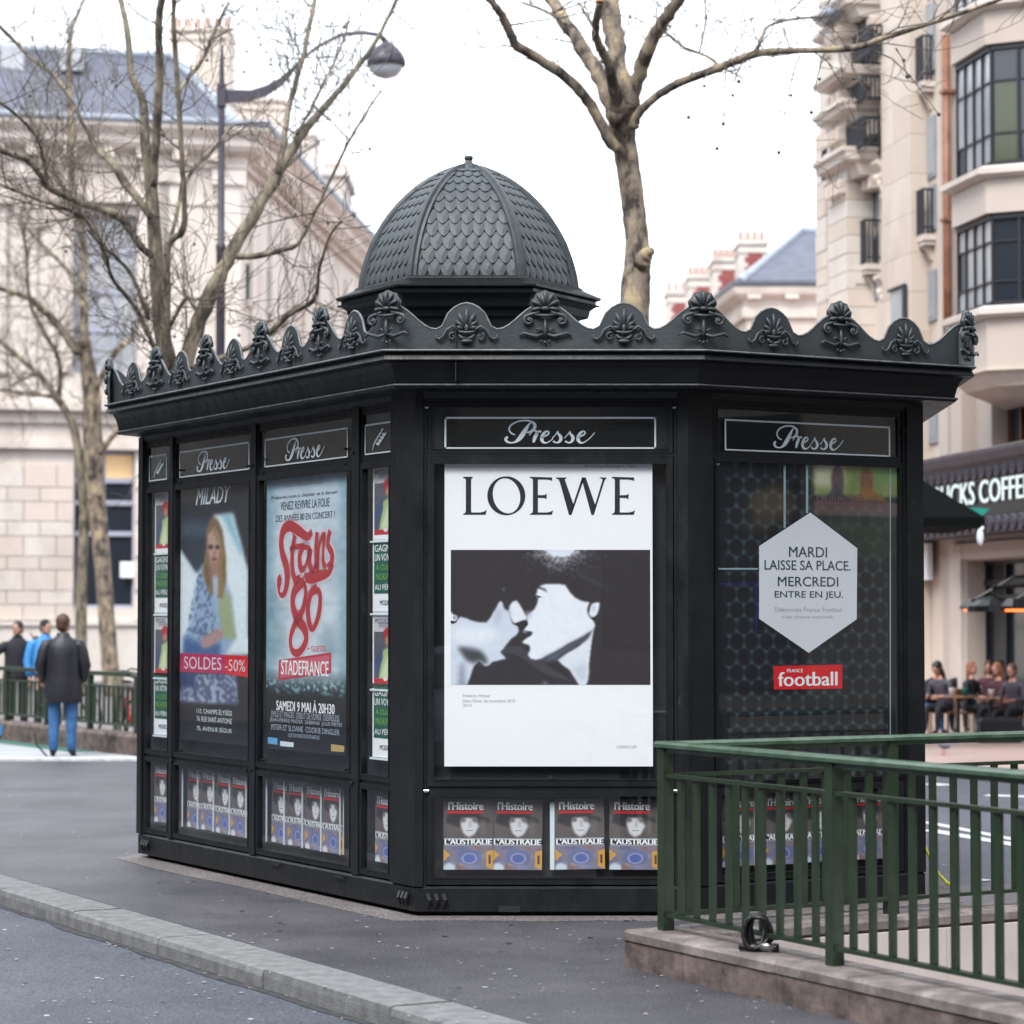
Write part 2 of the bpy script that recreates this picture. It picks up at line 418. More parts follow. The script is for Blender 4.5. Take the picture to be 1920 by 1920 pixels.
# script word, drawn once as strokes (pixels of an enlarged crop)
_E = [(0, 40, 5), (32, 30, 7), (66, 12, 8), (74, -6, 9), (62, -18, 8), (40, -8, 14), (18, 26, 20), (14, 60, 20), (34, 84, 12), (68, 80, 6), (112, 48, 5)]
_S = [(0, 45, 5), (28, 15, 5), (48, -16, 6), (50, 5, 12), (72, 34, 19), (70, 66, 17), (48, 86, 10), (22, 84, 8), (8, 72, 12)]
def presse(mb, x0, z0, w, h, y):
    st = [[(812, 118, 6), (790, 135, 10), (765, 175, 20), (735, 225, 27), (702, 268, 24), (668, 296, 12), (628, 303, 8), (594, 290, 14), (585, 268, 16), (604, 250, 12)],
          [(668, 232, 6), (632, 216, 9), (615, 180, 9), (635, 142, 9), (690, 113, 9), (750, 104, 9), (805, 112, 12), (838, 142, 18), (828, 182, 16), (788, 208, 9), (755, 208, 6)],
          [(790, 235, 5), (820, 200, 7), (846, 196, 10), (856, 218, 18), (838, 258, 20), (826, 300, 12)],
          [(848, 232, 6), (872, 202, 10), (892, 206, 14)]]
    st.append([(a + 885, b + 218, c) for a, b, c in _E])
    st.append([(a + 990, b + 215, c) for a, b, c in _S])
    st.append([(a + 1095, b + 215, c) for a, b, c in _S])
    st.append([(a + 1200, b + 218, c) for a, b, c in _E])
    st.append([(1312, 266, 5), (1335, 240, 5), (1358, 212, 5)])
    sx = w / (1360 - 580); sz = h / (308 - 100)
    for s in st:
        ribbon(mb, [(x0 + (a - 580) * sx, z0 + (308 - b) * sz, c * sx * 1.5) for a, b, c in s], y, 1.0, 4)
def feather(mb, x0, z0, w, h, y):
    ribbon(mb, [(x0 + .1 * w, z0, .02 * w), (x0 + .3 * w, z0 + .45 * h, .05 * w), (x0 + .9 * w, z0 + h, .02 * w)], y, 1, 4)
    for t in (.35, .5, .65, .8):
        ribbon(mb, [(x0 + t * w, z0 + (t * .95) * h, .03 * w), (x0 + (t + .2) * w, z0 + (t * .9 - .02) * h, .12 * w), (x0 + (t + .3) * w, z0 + (t * .9 + .12) * h, .02 * w)], y, 1, 3)
        ribbon(mb, [(x0 + (t - .05) * w, z0 + t * h, .03 * w), (x0 + (t - .02) * w, z0 + (t + .12) * h, .10 * w), (x0 + (t + .12) * w, z0 + (t + .2) * h, .02 * w)], y, 1, 3)

# ------------------------------------------------------------------ printed pictures (ink colours on a fine grid of the sheet)
class Ink:
    def __init__(s, w, h, col):
        s.w = w; s.h = h; s.a = np.zeros((h, w, 3)) + np.array(col, float)
        s.Y, s.X = np.mgrid[0:h, 0:w]; s.X = (s.X + .5) / w; s.Y = (s.Y + .5) / h
    def blur(s, m, k):
        for _ in range(2):
            for ax in (0, 1):
                acc = np.zeros_like(m); pad = [(0, 0), (0, 0)]; pad[ax] = (k, k); p = np.pad(m, pad, mode='edge')
                for j in range(2 * k + 1): acc += p[j:j + m.shape[0], :] if ax == 0 else p[:, j:j + m.shape[1]]
                m = acc / (2 * k + 1)
        return m
    def put(s, m, col, a=1):
        m = np.clip(m * a, 0, 1)[..., None]; s.a = s.a * (1 - m) + np.array(col, float) * m
    def poly(s, pts, col, soft=0, a=1):
        ins = np.zeros((s.h, s.w), bool); n = len(pts)
        for i in range(n):
            x1, y1 = pts[i]; x2, y2 = pts[(i + 1) % n]
            if y1 == y2: continue
            c = ((s.Y >= min(y1, y2)) & (s.Y < max(y1, y2)) & (s.X < (x2 - x1) * (s.Y - y1) / (y2 - y1) + x1)); ins ^= c
        m = ins.astype(float)
        if soft: m = s.blur(m, soft)
        s.put(m, col, a)
    def ell(s, cx, cy, rx, ry, col, soft=0, a=1):
        m = (((s.X - cx) / rx) ** 2 + ((s.Y - cy) / ry) ** 2 < 1).astype(float)
        if soft: m = s.blur(m, soft)
        s.put(m, col, a)
    def rect(s, x0, y0, x1, y1, col, soft=0, a=1): s.poly([(x0, y0), (x1, y0), (x1, y1), (x0, y1)], col, soft, a)
    def noise(s, seed, cells, amt):
        r = np.random.RandomState(seed); g = r.rand(cells[1] + 2, cells[0] + 2)
        yi = s.Y * cells[1]; xi = s.X * cells[0]; y0 = yi.astype(int); x0 = xi.astype(int); fy = yi - y0; fx = xi - x0
        n = g[y0, x0] * (1 - fx) * (1 - fy) + g[y0, x0 + 1] * fx * (1 - fy) + g[y0 + 1, x0] * (1 - fx) * fy + g[y0 + 1, x0 + 1] * fx * fy
        return (n - .5) * amt
    def mesh(s, name, x0, z0, w, h, y, mats=None):
        """grid in x,z facing -y"""
        W, Hh = s.w, s.h
        xs = x0 + (np.arange(W + 1)) * w / W; zs = z0 + h - np.arange(Hh + 1) * h / Hh
        vx, vz = np.meshgrid(xs, zs); co = np.stack([vx.ravel(), np.full(vx.size, y), vz.ravel()], 1)
        i = np.arange(Hh)[:, None] * (W + 1) + np.arange(W)[None]; i = i.ravel()
        q = np.stack([i, i + W + 1, i + W + 2, i + 1], 1)
        me = bpy.data.meshes.new(name); me.vertices.add(len(co)); me.vertices.foreach_set('co', co.ravel())
        me.loops.add(q.size); me.loops.foreach_set('vertex_index', q.ravel()); me.polygons.add(len(q))
        me.polygons.foreach_set('loop_start', np.arange(0, q.size, 4)); me.update(calc_edges=True)
        at = me.color_attributes.new('ink', 'FLOAT_COLOR', 'CORNER')
        c = np.clip(s.a, 0, 255) / 255; c = np.where(c <= .04045, c / 12.92, ((c + .055) / 1.055) ** 2.4) * .88
        cc = np.repeat(np.concatenate([c.reshape(-1, 3), np.ones((W * Hh, 1))], 1), 4, axis=0)
        at.data.foreach_set('color', cc.astype(np.float32).ravel())
        me.materials.append(M['print'])
        return me
# ================================================================== key places
B = G(783, 1718); Cc = G(1289, 1718)
dL = Vector((.5, -.8660254, 0)); A = B - dL * 4.265
dR = Vector((.8660254, .5, 0)); D = Cc + dR * 1.715
E_ = D + Vector((.1, 2.4, 0)); F_ = Vector((-.2, 20.6, 0)); G_ = Vector((-1.55, 20.2, 0))
PLAN = [A, B, Cc, D, E_, F_, G_]
KC = Vector((-.29, 17.0, 0))
def offset_poly(pl, d):
    out = []; n = len(pl)
    for i in range(n):
        a, b, c = pl[i - 1], pl[i], pl[(i + 1) % n]
        e1 = (b - a).normalized(); e2 = (c - b).normalized()
        n1 = Vector((e1.y, -e1.x, 0)); n2 = Vector((e2.y, -e2.x, 0))
        bi = (n1 + n2).normalized(); out.append(b + bi * (d / bi.dot(n1)))
        if i == 0 and pl is PLAN: out[-1] = b + n2 * d + e2 * .25 * d      # blunt far corner
    return out
class Face:
    def __init__(s, p, q, off=None):
        s.p = Vector(p); s.d = (Vector(q) - s.p).normalized(); s.L = (Vector(q) - s.p).length
        s.n = Vector((s.d.y, -s.d.x, 0))
        s.T = frame(s.p - (off or Vector((0, 0, 0))), s.d)
    def uz(s, px, py, y=0):
        r = ray(px, py); o = s.p - s.n * y; cam = Vector((0, 0, H))
        t = (o - cam).dot(s.n) / r.dot(s.n); q = cam + r * t
        return (q - s.p).dot(s.d), q.z
    def u(s, px, y=0): return s.uz(px, 1160, y)[0]

# ================================================================== ground
SET = {}
kd = Vector((.483, -.8756, 0)).normalized(); kn = Vector((-kd.y, kd.x, 0))         # kerb direction, kn points to the pavement side
k0 = Vector((-1.234, 12.68, 0))                                                   # front top edge
def kp(t, off): return k0 + kd * t + kn * off
KW = .31
# stairwell corner and directions
P1 = Vector((.758, 12.68, 0)); dF = Vector((.462, -.887, 0)).normalized(); nF = Vector((-dF.y, dF.x, 0))    # nF: from outside to the stair
nR = Vector((-dR.y, dR.x, 0))       # from the stair to the kiosk
HT = .157
def fr(t, off): return P1 + dF * t + nF * off        # off negative = outside
def rr(t, off): return P1 + dR * t + nR * off        # off positive = towards kiosk
def meet(p, d, q, e):
    k = (q - p).cross(e).z / d.cross(e).z
    return p + d * k
inF, inR = fr(0, HT), rr(0, -HT)
inC = meet(inF, dF, inR, dR)
outC = meet(fr(0, -HT), dF, rr(0, HT), dR)
LF, LR = 4.6, 4.2
farF, farR = fr(LF, HT), rr(LR, -HT)
hole = [inC, farF, farF + Vector((3, 2.2, 0)), farR]
outer = [kp(-14, KW), kp(9, KW), Vector((12, 4.0, 0)), Vector((12, 21.6, 0)), Vector((2.95, 16.45, 0)), Vector((1.2, 26.0, 0)), Vector((-1.0, 31.0, 0)), Vector((-12, 31.0, 0))]
bm = bmesh.new()
def loop(pts, z):
    vs = [bm.verts.new((p.x, p.y, z)) for p in pts]
    return [bm.edges.new((vs[i], vs[(i + 1) % len(vs)])) for i in range(len(vs))]
es = loop(outer, 0) + loop(hole, 0)
bmesh.ops.triangle_fill(bm, edges=es, use_beauty=True, use_dissolve=False)
for f in bm.faces:
    if f.normal.z < 0: f.normal_flip()
me = bpy.data.meshes.new('pavement'); bm.to_mesh(me); bm.free(); me.materials.append(M['pave'])
pave = obj('pavement', me, kind='structure')
bm = bmesh.new(); es = loop([Vector(q) for q in ((-300, -60, 0), (300, -60, 0), (300, 500, 0), (-300, 500, 0))], -.1) + loop(hole, -.1)
bmesh.ops.triangle_fill(bm, edges=es, use_beauty=True, use_dissolve=False)
for f in bm.faces:
    if f.normal.z < 0: f.normal_flip()
me = bpy.data.meshes.new('road'); bm.to_mesh(me); bm.free(); me.materials.append(M['asphalt']); obj('road', me, kind='structure')
# uneven paler repair strip round the foot of the kiosk
rnp = random.Random(6); pts = []
pp_ = offset_poly(PLAN, .24)[:4]
for i in range(3):
    for j in range(6):
        q = pp_[i].lerp(pp_[i + 1], j / 6); pts.append(q + Vector((rnp.uniform(-.03, .03), rnp.uniform(-.05, .05), 0)))
pts.append(pp_[3]); inn = [B.lerp(A, 1), B, Cc, D]
mb = MB(); mb.prism([(q.x, q.y) for q in pts] + [(q.x, q.y) for q in reversed([x + Vector((.02, .4, 0)) for x in inn])], .001, .004); mb.build('pavement_patch', M['patch'], kind='structure')
# kerb: separate granite stones
kerb = thing('kerb', None, None); kerb['kind'] = 'structure'; del_keys = [k for k in ('label', 'category') if k in kerb]
rnd = random.Random(3)
joints = [-9.6, -8.2, -6.9, -5.5, -4.2, -2.8, -1.4, 0.02, 1.43, 2.8, 4.2, 5.6, 7.0, 8.6]
for i in range(len(joints) - 1):
    a, b = joints[i] + .006, joints[i + 1] - .006
    mb = MB(frame(kp(0, 0), kd)); j = rnd.uniform(-.004, .004); e = .018
    prof = [(-.004 + j, -.35), (0 + j, -.02 - e), (e * .4, -.006 + j), (e * 1.4, 0 + j), (KW - .01, 0 + j), (KW - .002, -.001), (KW - .002, -.35)]
    mb.loft([[(t, y, z) for y, z in prof] for t in (a, a + .01, b - .01, b)], cap=True)
    mb.build('kerb_stone', M['kerb'], kerb)
# sunken joint filler under the kerb stones
mb = MB(frame(kp(0, 0), kd)); mb.box((-14, .02, -.3), (9, KW - .02, -.02)); mb.build('kerb_bed', M['iron'], kerb)
# rear kerb of the island beyond the kiosk and white kerb line at the far left
mb = MB(); mb.box((-14, 31.0, -.3), (-3.9, 31.35, .03)); mb.build('far_kerb', M['white_line'], kind='structure')
mb = MB(); mb.add([(-14, 31.4, .012), (-4.4, 31.4, .012), (-4.72, 31.95, .012), (-12.1, 44.4, .012), (-14, 44.4, .012)], [(0, 1, 2, 3, 4)]); mb.build('plaza', M['plaza'], kind='structure')
mb = MB(); mb.add([(-4.38, 31.4, .008), (-3.3, 31.4, .008), (-3.3, 58, .008), (-30, 62, .008), (-30, 44.6, .008), (-12.1, 44.42, .008), (-4.70, 31.96, .008)], [(0, 1, 2, 3, 4, 5, 6)]); mb.build('rear_pavement', M['patch'], kind='structure')
# grimy gutter along the kerb foot
mb = MB(); rg = random.Random(4); a_ = [kp(-14 + i * .35, 0) for i in range(66)]
mb.add([(q.x, q.y, -.097) for q in a_] + [(q.x - kn.x * (w_ := rg.uniform(.03, .09)), q.y - kn.y * w_, -.097) for q in a_], [(i, 66 + i, 67 + i, i + 1) for i in range(65)]); mb.build('gutter', mat('gutter grime', (.018, .018, .020), .8, (.045, .045, .048), 12), kind='structure')
# gum spots, petals and scraps trodden on road and pavement
rg = random.Random(12); mb = MB()
for i in range(520):
    px_, py_ = rg.uniform(-50, 1960), 1440 + 480 * rg.random() ** .6
    if px_ > 1150 and py_ < 1740: continue
    q = G(px_, py_); side_ = (q - kp(0, 0)).dot(kn); q.z = .005 if side_ > KW else (-.093 if side_ < -.05 else .004)
    if side_ < -.05: q = G(px_, py_, -.1); q.z = -.094
    r_ = rg.uniform(.004, .013); n_ = 6; a0 = rg.uniform(0, 6)
    mb.add([(q.x + r_ * rg.uniform(.6, 1.2) * math.cos(a0 + 6.283 * k / n_), q.y + r_ * rg.uniform(.6, 1.2) * math.sin(a0 + 6.283 * k / n_), q.z) for k in range(n_)], [tuple(range(n_))])
tag(mb.build('litter_specks', mat('pale gum and petals', (.22, .22, .22), .7, (.50, .49, .46), 3), kind='stuff'), 'tiny pale gum spots and petals scattered over road and pavement')
rg = random.Random(31); mb = MB()
for i in range(70):
    px_, py_ = rg.uniform(-50, 1200), 1500 + 420 * rg.random()
    q = G(px_, py_); side_ = (q - kp(0, 0)).dot(kn)
    if side_ < KW + .1: q = G(px_, py_, -.1); q.z = -.0945
    else: q.z = .0045
    if -.1 < side_ < KW + .1: continue
    r_ = rg.uniform(.008, .022); mb.add([(q.x + r_ * rg.uniform(.7, 1.1) * math.cos(6.283 * k / 9), q.y + r_ * rg.uniform(.7, 1.1) * math.sin(6.283 * k / 9), q.z) for k in range(9)], [tuple(range(9))])
tag(mb.build('dark_spots', mat('old dark gum', (.022, .021, .024), .7), kind='stuff'), 'old dark gum spots trodden into the asphalt')
# right street: far pavement, its kerb and markings
sd_ = Vector((-.1724, .985, 0)).normalized(); sn = Vector((.985, .1724, 0)).normalized()      # along the street / towards the right-hand buildings
FO = Vector((7.2, 36, 0))                                                                     # facade origin
def st(t, off, z=0): q = FO + sd_ * t + sn * off; return Vector((q.x, q.y, z))
fp = [(-1.8, 37.3), (4.74, 29.7), (5.7, 28.6), (12, 21.7), (60, 21.7), (60, 130), (-1.8, 130)]
mb = MB(); mb.prism(fp, -.2, .03); mb.build('far_pavement', M['far_pave'], kind='structure')
fk = [Vector((-1.8, 37.3, 0)), Vector((4.74, 29.7, 0)), Vector((5.7, 28.6, 0)), Vector((12, 21.7, 0))]
mb = MB(); dd = Vector((.66, -.75, 0)); nn = Vector((.75, .66, 0)) * .3
mb.prism([(p.x, p.y) for p in (fk[0] - nn, fk[3] - nn, fk[3] - nn * .01, fk[0] - nn * .01)], -.2, .035); mb.build('far_kerb', M['kerb'], kind='structure')
def mark(a, b, wd, name='road_marking', m='white_line', z=-.095):
    a = G(*a, z); b = G(*b, z); d = (b - a).normalized(); n = Vector((-d.y, d.x, 0)) * wd
    mb = MB(); mb.add([a, b, b + n, a + n], [(0, 1, 2, 3)]); return mb.build(name, M[m], kind='structure')
mark((1722, 1541), (2000, 1596), .12); mark((1722, 1556), (2000, 1604), .17)
mark((1722, 1470), (1762, 1473), .25); mark((1842, 1492), (1990, 1497), .22)
mark((1845, 1652), (1866, 1650), .1)

# ================================================================== kiosk
kiosk = thing('newspaper_kiosk', 'dark green-black metal newspaper kiosk with a scaled dome and shell cresting', 'kiosk', KC)
def rel(p): return Vector(p) - KC
fAB, fBC, fCD = Face(A, B, KC), Face(B, Cc, KC), Face(Cc, D, KC)
fDE, fEF, fFG, fGA = Face(D, E_, KC), Face(E_, F_, KC), Face(F_, G_, KC), Face(G_, A, KC)
FACES = [fAB, fBC, fCD, fDE, fEF, fFG, fGA]
z = lambda py: P(960, py, 14.68).z
Z = dict(p=z(1668), l0=z(1668), l1=z(1484), m0=z(1478), m1=z(853), s0=z(846), s1=z(750), top=z(742))
KM = {}
# plinth
pl = [rel(p) for p in offset_poly(PLAN, .025)]
mb = MB(); mb.loft([[(p.x, p.y, q) for p in pl] for q in (.03, Z['p'] - .012)]);
pl2 = [rel(p) for p in offset_poly(PLAN, .01)]; pl3 = [rel(p) for p in offset_poly(PLAN, -.1)]
mb.loft([[(p.x, p.y, Z['p'] - .012) for p in pl], [(p.x, p.y, Z['p']) for p in pl2], [(p.x, p.y, Z['p']) for p in pl3]])
mb.build('plinth', M['paint'], kiosk)
pl = [rel(p) for p in offset_poly(PLAN, -.06)]
mb = MB(); mb.loft([[(p.x, p.y, q) for p in pl] for q in (.002, .06)]); mb.build('footing', M['inner'], kiosk)
mb = MB(fBC.T)
u0, u1 = fBC.u(935), fBC.u(975)
mb.box((u0, -.0275, .028), (u1, -.02, .062)); mb.build('lifting_slot', M['inner'], kiosk)
# inner core
pl = [rel(p) for p in offset_poly(PLAN, -.16)]
mb = MB(); mb.loft([[(p.x, p.y, q) for p in pl] for q in (.03, 3.15)]); mb.build('inner_wall', M['inner'], kiosk)
# cornice
prof = [(-.05, 3.0), (.02, 3.0), (.03, 3.035), (.215, 3.04), (.225, 3.052), (.225, 3.064), (.212, 3.068), (.222, 3.11), (.238, 3.15), (.262, 3.182), (.282, 3.186), (.300, 3.188), (.322, 3.190), (.325, 3.194), (.306, 3.232), (.310, 3.236), (.328, 3.238), (.333, 3.246), (.326, 3.254), (.30, 3.258), (.0, 3.262)]
prof = [(d, zz) for d, zz in prof]
mb = MB(); mb.loft([[(lambda q: (q.x, q.y, zz))(rel(p)) for p in offset_poly(PLAN, d)] for d, zz in prof])
mb.build('cornice', M['paint'], kiosk)
# bead running along the cornice, its highlight put into the pale colour
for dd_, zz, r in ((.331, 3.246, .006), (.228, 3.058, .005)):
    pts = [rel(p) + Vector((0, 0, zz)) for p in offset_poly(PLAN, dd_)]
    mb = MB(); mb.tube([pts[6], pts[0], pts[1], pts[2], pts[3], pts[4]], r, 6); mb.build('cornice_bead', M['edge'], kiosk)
mb = MB()
for px in (854,):
    u = fBC.u(px, -.31); mb.T = fBC.T; mb.box((u - .0025, -.313, 3.07), (u + .0025, -.2, 3.40))
mb.build('cornice_joint', M['inner'], kiosk)
# roof
pl = [rel(p) for p in offset_poly(PLAN, .28)]
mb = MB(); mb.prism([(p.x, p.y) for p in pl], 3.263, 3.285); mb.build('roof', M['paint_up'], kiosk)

# ------------------------------------------------ crest with shells and palmettes
CO = .285; ZB = 3.255
key = [(0, .255), (.06, .25), (.09, .24), (.14, .207), (.19, .165), (.24, .130), (.275, .115), (.315, .111), (.335, .117), (.348, .132), (.356, .16), (.37, .188), (.40, .222), (.44, .248), (.47, .258), (.5, .263)]
def crest_h(t):
    t = t % 1.0; t = min(t, 1 - t)
    for i in range(len(key) - 1):
        if key[i][0] <= t <= key[i + 1][0]:
            k = (t - key[i][0]) / (key[i + 1][0] - key[i][0]); k2 = k
            return key[i][1] + (key[i + 1][1] - key[i][1]) * k2
    return key[-1][1]
def spiral(cx, cz, r, turns, start, sgn, w0, w1, lead=None, y=-.016):
    pts = []; rad = []
    if lead: pts += [(a, y, b) for a, b in lead]; rad += [w0] * len(lead)
    N = 14
    for i in range(N + 1):
        t = i / N; a = start + sgn * turns * 2 * math.pi * t; q = r * (1 - .8 * t)
        pts.append((cx + q * math.cos(a), y, cz + q * math.sin(a))); rad.append(w0 + (w1 - w0) * t)
    return pts, rad
# shell ornament, local origin at crest base, seen towards +y
def shell_mesh():
    mb = MB(); cz = .242; n = 7
    out = [(.028, .225)]
    for i in range(n):
        a = R(-15 + 210 * i / (n - 1)); r = .098 if i not in (0, n - 1) else .08
        for k in (-.5, 0, .5):
            aa = a + R(30) * k * .9; q = r * (1.0 if k == 0 else .93)
            out.append((math.cos(aa) * q * .85, cz + math.sin(aa) * q))
    out.append((-.028, .225))
    mb.plate(out[::1], -.012, .014)
    for i in range(n):
        a = R(-12 + 204 * i / (n - 1)); L = .088
        dx, dz = math.cos(a), math.sin(a)
        mb.tube([(dx * .012, -.016, cz - .01 + dz * .01), (dx * L * .5 * .85, -.026, cz + dz * L * .5), (dx * L * .88 * .85, -.02, cz + dz * L * .88), (dx * L * .85, -.008, cz + dz * L)], [.006, .010, .013, .007], 6)
    mb.ball((0, -.022, .232), (.026, .016, .014)); mb.tube([(-.055, -.018, .196), (0, -.026, .190), (.055, -.018, .196)], [.008, .011, .008], 6)
    for s in (-1, 1):
        p, r = spiral(s * .088, .165, .030, 1.25, R(90) , -s, .011, .008, [(s * .03, .215), (s * .055, .205)])
        mb.tube(p, r, 6); mb.ball((s * .088, -.02, .165), .010, 6, 4)
        mb.tube([(s * .012, -.014, .085), (s * .05, -.018, .072), (s * .085, -.018, .082), (s * .115, -.016, .092), (s * .14, -.012, .076)], [.010, .012, .011, .009, .006], 6)
        mb.tube([(s * .012, -.014, .10), (s * .035, -.018, .118), (s * .05, -.014, .11)], [.006, .007, .004], 6)
        mb.ball((s * .022, -.014, .045), .008, 6, 4)
    mb.tube([(0, -.016, .17), (0, -.02, .13), (0, -.02, .10), (0, -.014, .062)], [.006, .011, .013, .006], 6)
    mb.ball((0, -.014, .038), .010, 6, 4)
    return mb.mesh('shell_ornament', M['paint_up'], True)
def palm_mesh():
    mb = MB(); cz = .115
    for i in range(7):
        a = R(10 + 160 * i / 6); L = .06 + .045 * math.sin(a) ** 3
        mb.tube([(math.cos(a) * .015, -.014, cz), (math.cos(a) * L * .6, -.022, cz + math.sin(a) * L * .6), (math.cos(a) * L, -.012, cz + math.sin(a) * L)], [.006, .011, .005], 6)
    mb.tube([(-.055, -.012, .11), (-.03, -.02, .098), (0, -.024, .094), (.03, -.02, .098), (.055, -.012, .11)], [.006, .008, .009, .008, .006], 6)
    for s in (-1, 1):
        mb.tube([(s * .03, -.018, .098), (s * .07, -.02, .128), (s * .10, -.02, .108), (s * .115, -.018, .075), (s * .135, -.016, .06), (s * .155, -.014, .07), (s * .15, -.014, .085)], [.006, .008, .008, .008, .008, .006, .004], 6)
        p, r = spiral(s * .07, .075, .022, 1.1, R(60), -s, .007, .004); mb.tube(p, r, 6)
        mb.tube([(0, -.02, .062), (s * .025, -.022, .068), (s * .04, -.018, .085)], [.008, .009, .005], 6)
    mb.ball((0, -.02, .05), (.035, .014, .012)); mb.ball((0, -.02, .118), (.012, .012, .022))
    return mb.mesh('palmette', M['paint_up'], True)
SHELL, PALM = shell_mesh(), palm_mesh(); SS = Matrix.Diagonal((1.06, 1.0, 1.0, 1))
cp = offset_poly(PLAN, CO)
def rim_pts(L, n):
    return None
for fi, (n, vis) in enumerate(((5, 1), (2, 1), (2, 1), (3, 1), (3, 0), (2, 0), (2, 1))):
    p, q = cp[fi], cp[(fi + 1) % 7]; L = (q - p).length; T = frame(p - KC, q - p)
    S = 26 * n; top = []
    for i in range(S * 1 + 1):
        u = L * i / S; top.append((u, crest_h(i / S * n)))
    mb = MB(T); vs = []; fs = []
    for u, hh in top: vs += [(u, 0, ZB), (u, 0, ZB + hh), (u, .016, ZB + hh), (u, .016, ZB)]
    for i in range(len(top) - 1):
        a = i * 4; fs += [(a, a + 4, a + 5, a + 1), (a + 1, a + 5, a + 6, a + 2), (a + 2, a + 6, a + 7, a + 3)]
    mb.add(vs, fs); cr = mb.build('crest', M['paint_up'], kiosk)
    mb = MB(T); mb.tube([(u, .004, ZB + hh + .003) for u, hh in top], .0075, 6); mb.build('crest_rim', M['edge'], cr, True)
    for i in range(n + 1):
        if i == n and fi != 3: continue           # corner shell belongs to the next face
        if i == 0:
            pv = cp[fi - 1]; d0 = (p - pv).normalized(); d1 = (q - p).normalized(); dm = (d0 + d1).normalized()
            o = obj('shell_ornament', SHELL, kiosk); o.matrix_local = frame(p - KC + Vector((0, 0, ZB)), dm) @ SS
            if fi in (0, 3):
                mb = MB(frame(p - KC + Vector((0, 0, ZB)), dm)); mb.plate([(-.11, 0), (.11, 0), (.11, .19), (.07, .235), (-.07, .235), (-.11, .19)], -.004, .012); mb.build('corner_plate', M['paint_up'], kiosk)
        else:
            o = obj('shell_ornament', SHELL, kiosk); o.matrix_local = T @ Matrix.Translation((L * i / n, 0, ZB)) @ SS
    for i in range(n):
        if vis: o = obj('palmette', PALM, kiosk); o.matrix_local = T @ Matrix.Translation((L * (i + .5) / n, 0, ZB - .01)) @ Matrix.Diagonal((1.14, .95, 1.1, 1))

# ------------------------------------------------ dome
def hexring(r, zz, a0=0): return [(r * math.cos(R(60 * k) + a0), r * math.sin(R(60 * k) + a0), zz) for k in range(6)]
mb = MB()
dp = [(.66, 3.25), (.70, 3.66), (.735, 3.66), (.74, 3.70), (.79, 3.712), (.80, 3.72), (.812, 3.765), (.85, 3.79), (.872, 3.793), (.878, 3.800), (.85, 3.806), (.85, 3.826), (.872, 3.832), (.885, 3.838), (.885, 3.850), (.865, 3.858), (.80, 3.885), (.765, 3.90), (.755, 3.915), (.745, 3.92)]
mb.loft([hexring(r, zz) for r, zz in dp]); mb.build('dome_drum', M['paint'], kiosk)
mb = MB(); mb.loft([hexring(r, zz) for r, zz in dp[14:]]); mb.build('dome_flashing', M['paint_up'], kiosk)
dprof = [(.965 * a_, b_) for a_, b_ in [(.742, 3.905), (.728, 4.0), (.700, 4.10), (.658, 4.21), (.606, 4.305), (.545, 4.395), (.489, 4.462), (.42, 4.53), (.347, 4.59), (.265, 4.643), (.18, 4.685), (.10, 4.715), (.05, 4.725)]]
def dr(s):
    """point on the rib curve, s in 0..1 by arc length"""
    if not hasattr(dr, 't'):
        dr.t = [0]
        for i in range(1, len(dprof)): dr.t.append(dr.t[-1] + math.dist(dprof[i], dprof[i - 1]))
    q = s * dr.t[-1]
    for i in range(len(dprof) - 1):
        if q <= dr.t[i + 1] + 1e-9:
            k = (q - dr.t[i]) / (dr.t[i + 1] - dr.t[i]); return (dprof[i][0] + (dprof[i + 1][0] - dprof[i][0]) * k, dprof[i][1] + (dprof[i + 1][1] - dprof[i][1]) * k)
    return dprof[-1]
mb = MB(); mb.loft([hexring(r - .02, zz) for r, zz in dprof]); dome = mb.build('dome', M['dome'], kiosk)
# scale: tongue with a raised keel; unit width, unit height, tip at the bottom
def scale_mesh(half=0):
    ol = [(-.5, 1.3), (-.5, .62), (-.45, .42), (-.33, .22), (-.17, .05), (0, -.06), (.17, .05), (.33, .22), (.45, .42), (.5, .62), (.5, 1.3)]
    if half == 1: ol = [(0, 1.3)] + [p for p in ol if p[0] >= 0]
    if half == -1: ol = [p for p in ol if p[0] <= 0] + [(0, 1.3)]
    mb = MB(); n = len(ol)
    tilt = lambda x, zz: -.15 * (1.3 - zz) / 1.3 - .10 * (1 - abs(x) * 2)
    vs = [(x, tilt(x, zz), zz) for x, zz in ol] + [(x, tilt(x, zz) + .13, zz) for x, zz in ol]
    kx = 0
    vs += [(kx, -.25, .5)]
    c = 2 * n
    fs = [(i, (i + 1) % n, c) for i in range(n)] + [(i, n + i, n + (i + 1) % n, (i + 1) % n) for i in range(n)]
    mb.add(vs, fs); return mb.mesh('scale', M['dome'])
SC = {0: scale_mesh(0), 1: scale_mesh(1), -1: scale_mesh(-1)}
NR = 11
rows = [.012 + .93 * (i / NR) ** 1.0 for i in range(NR + 1)]
back = MB()
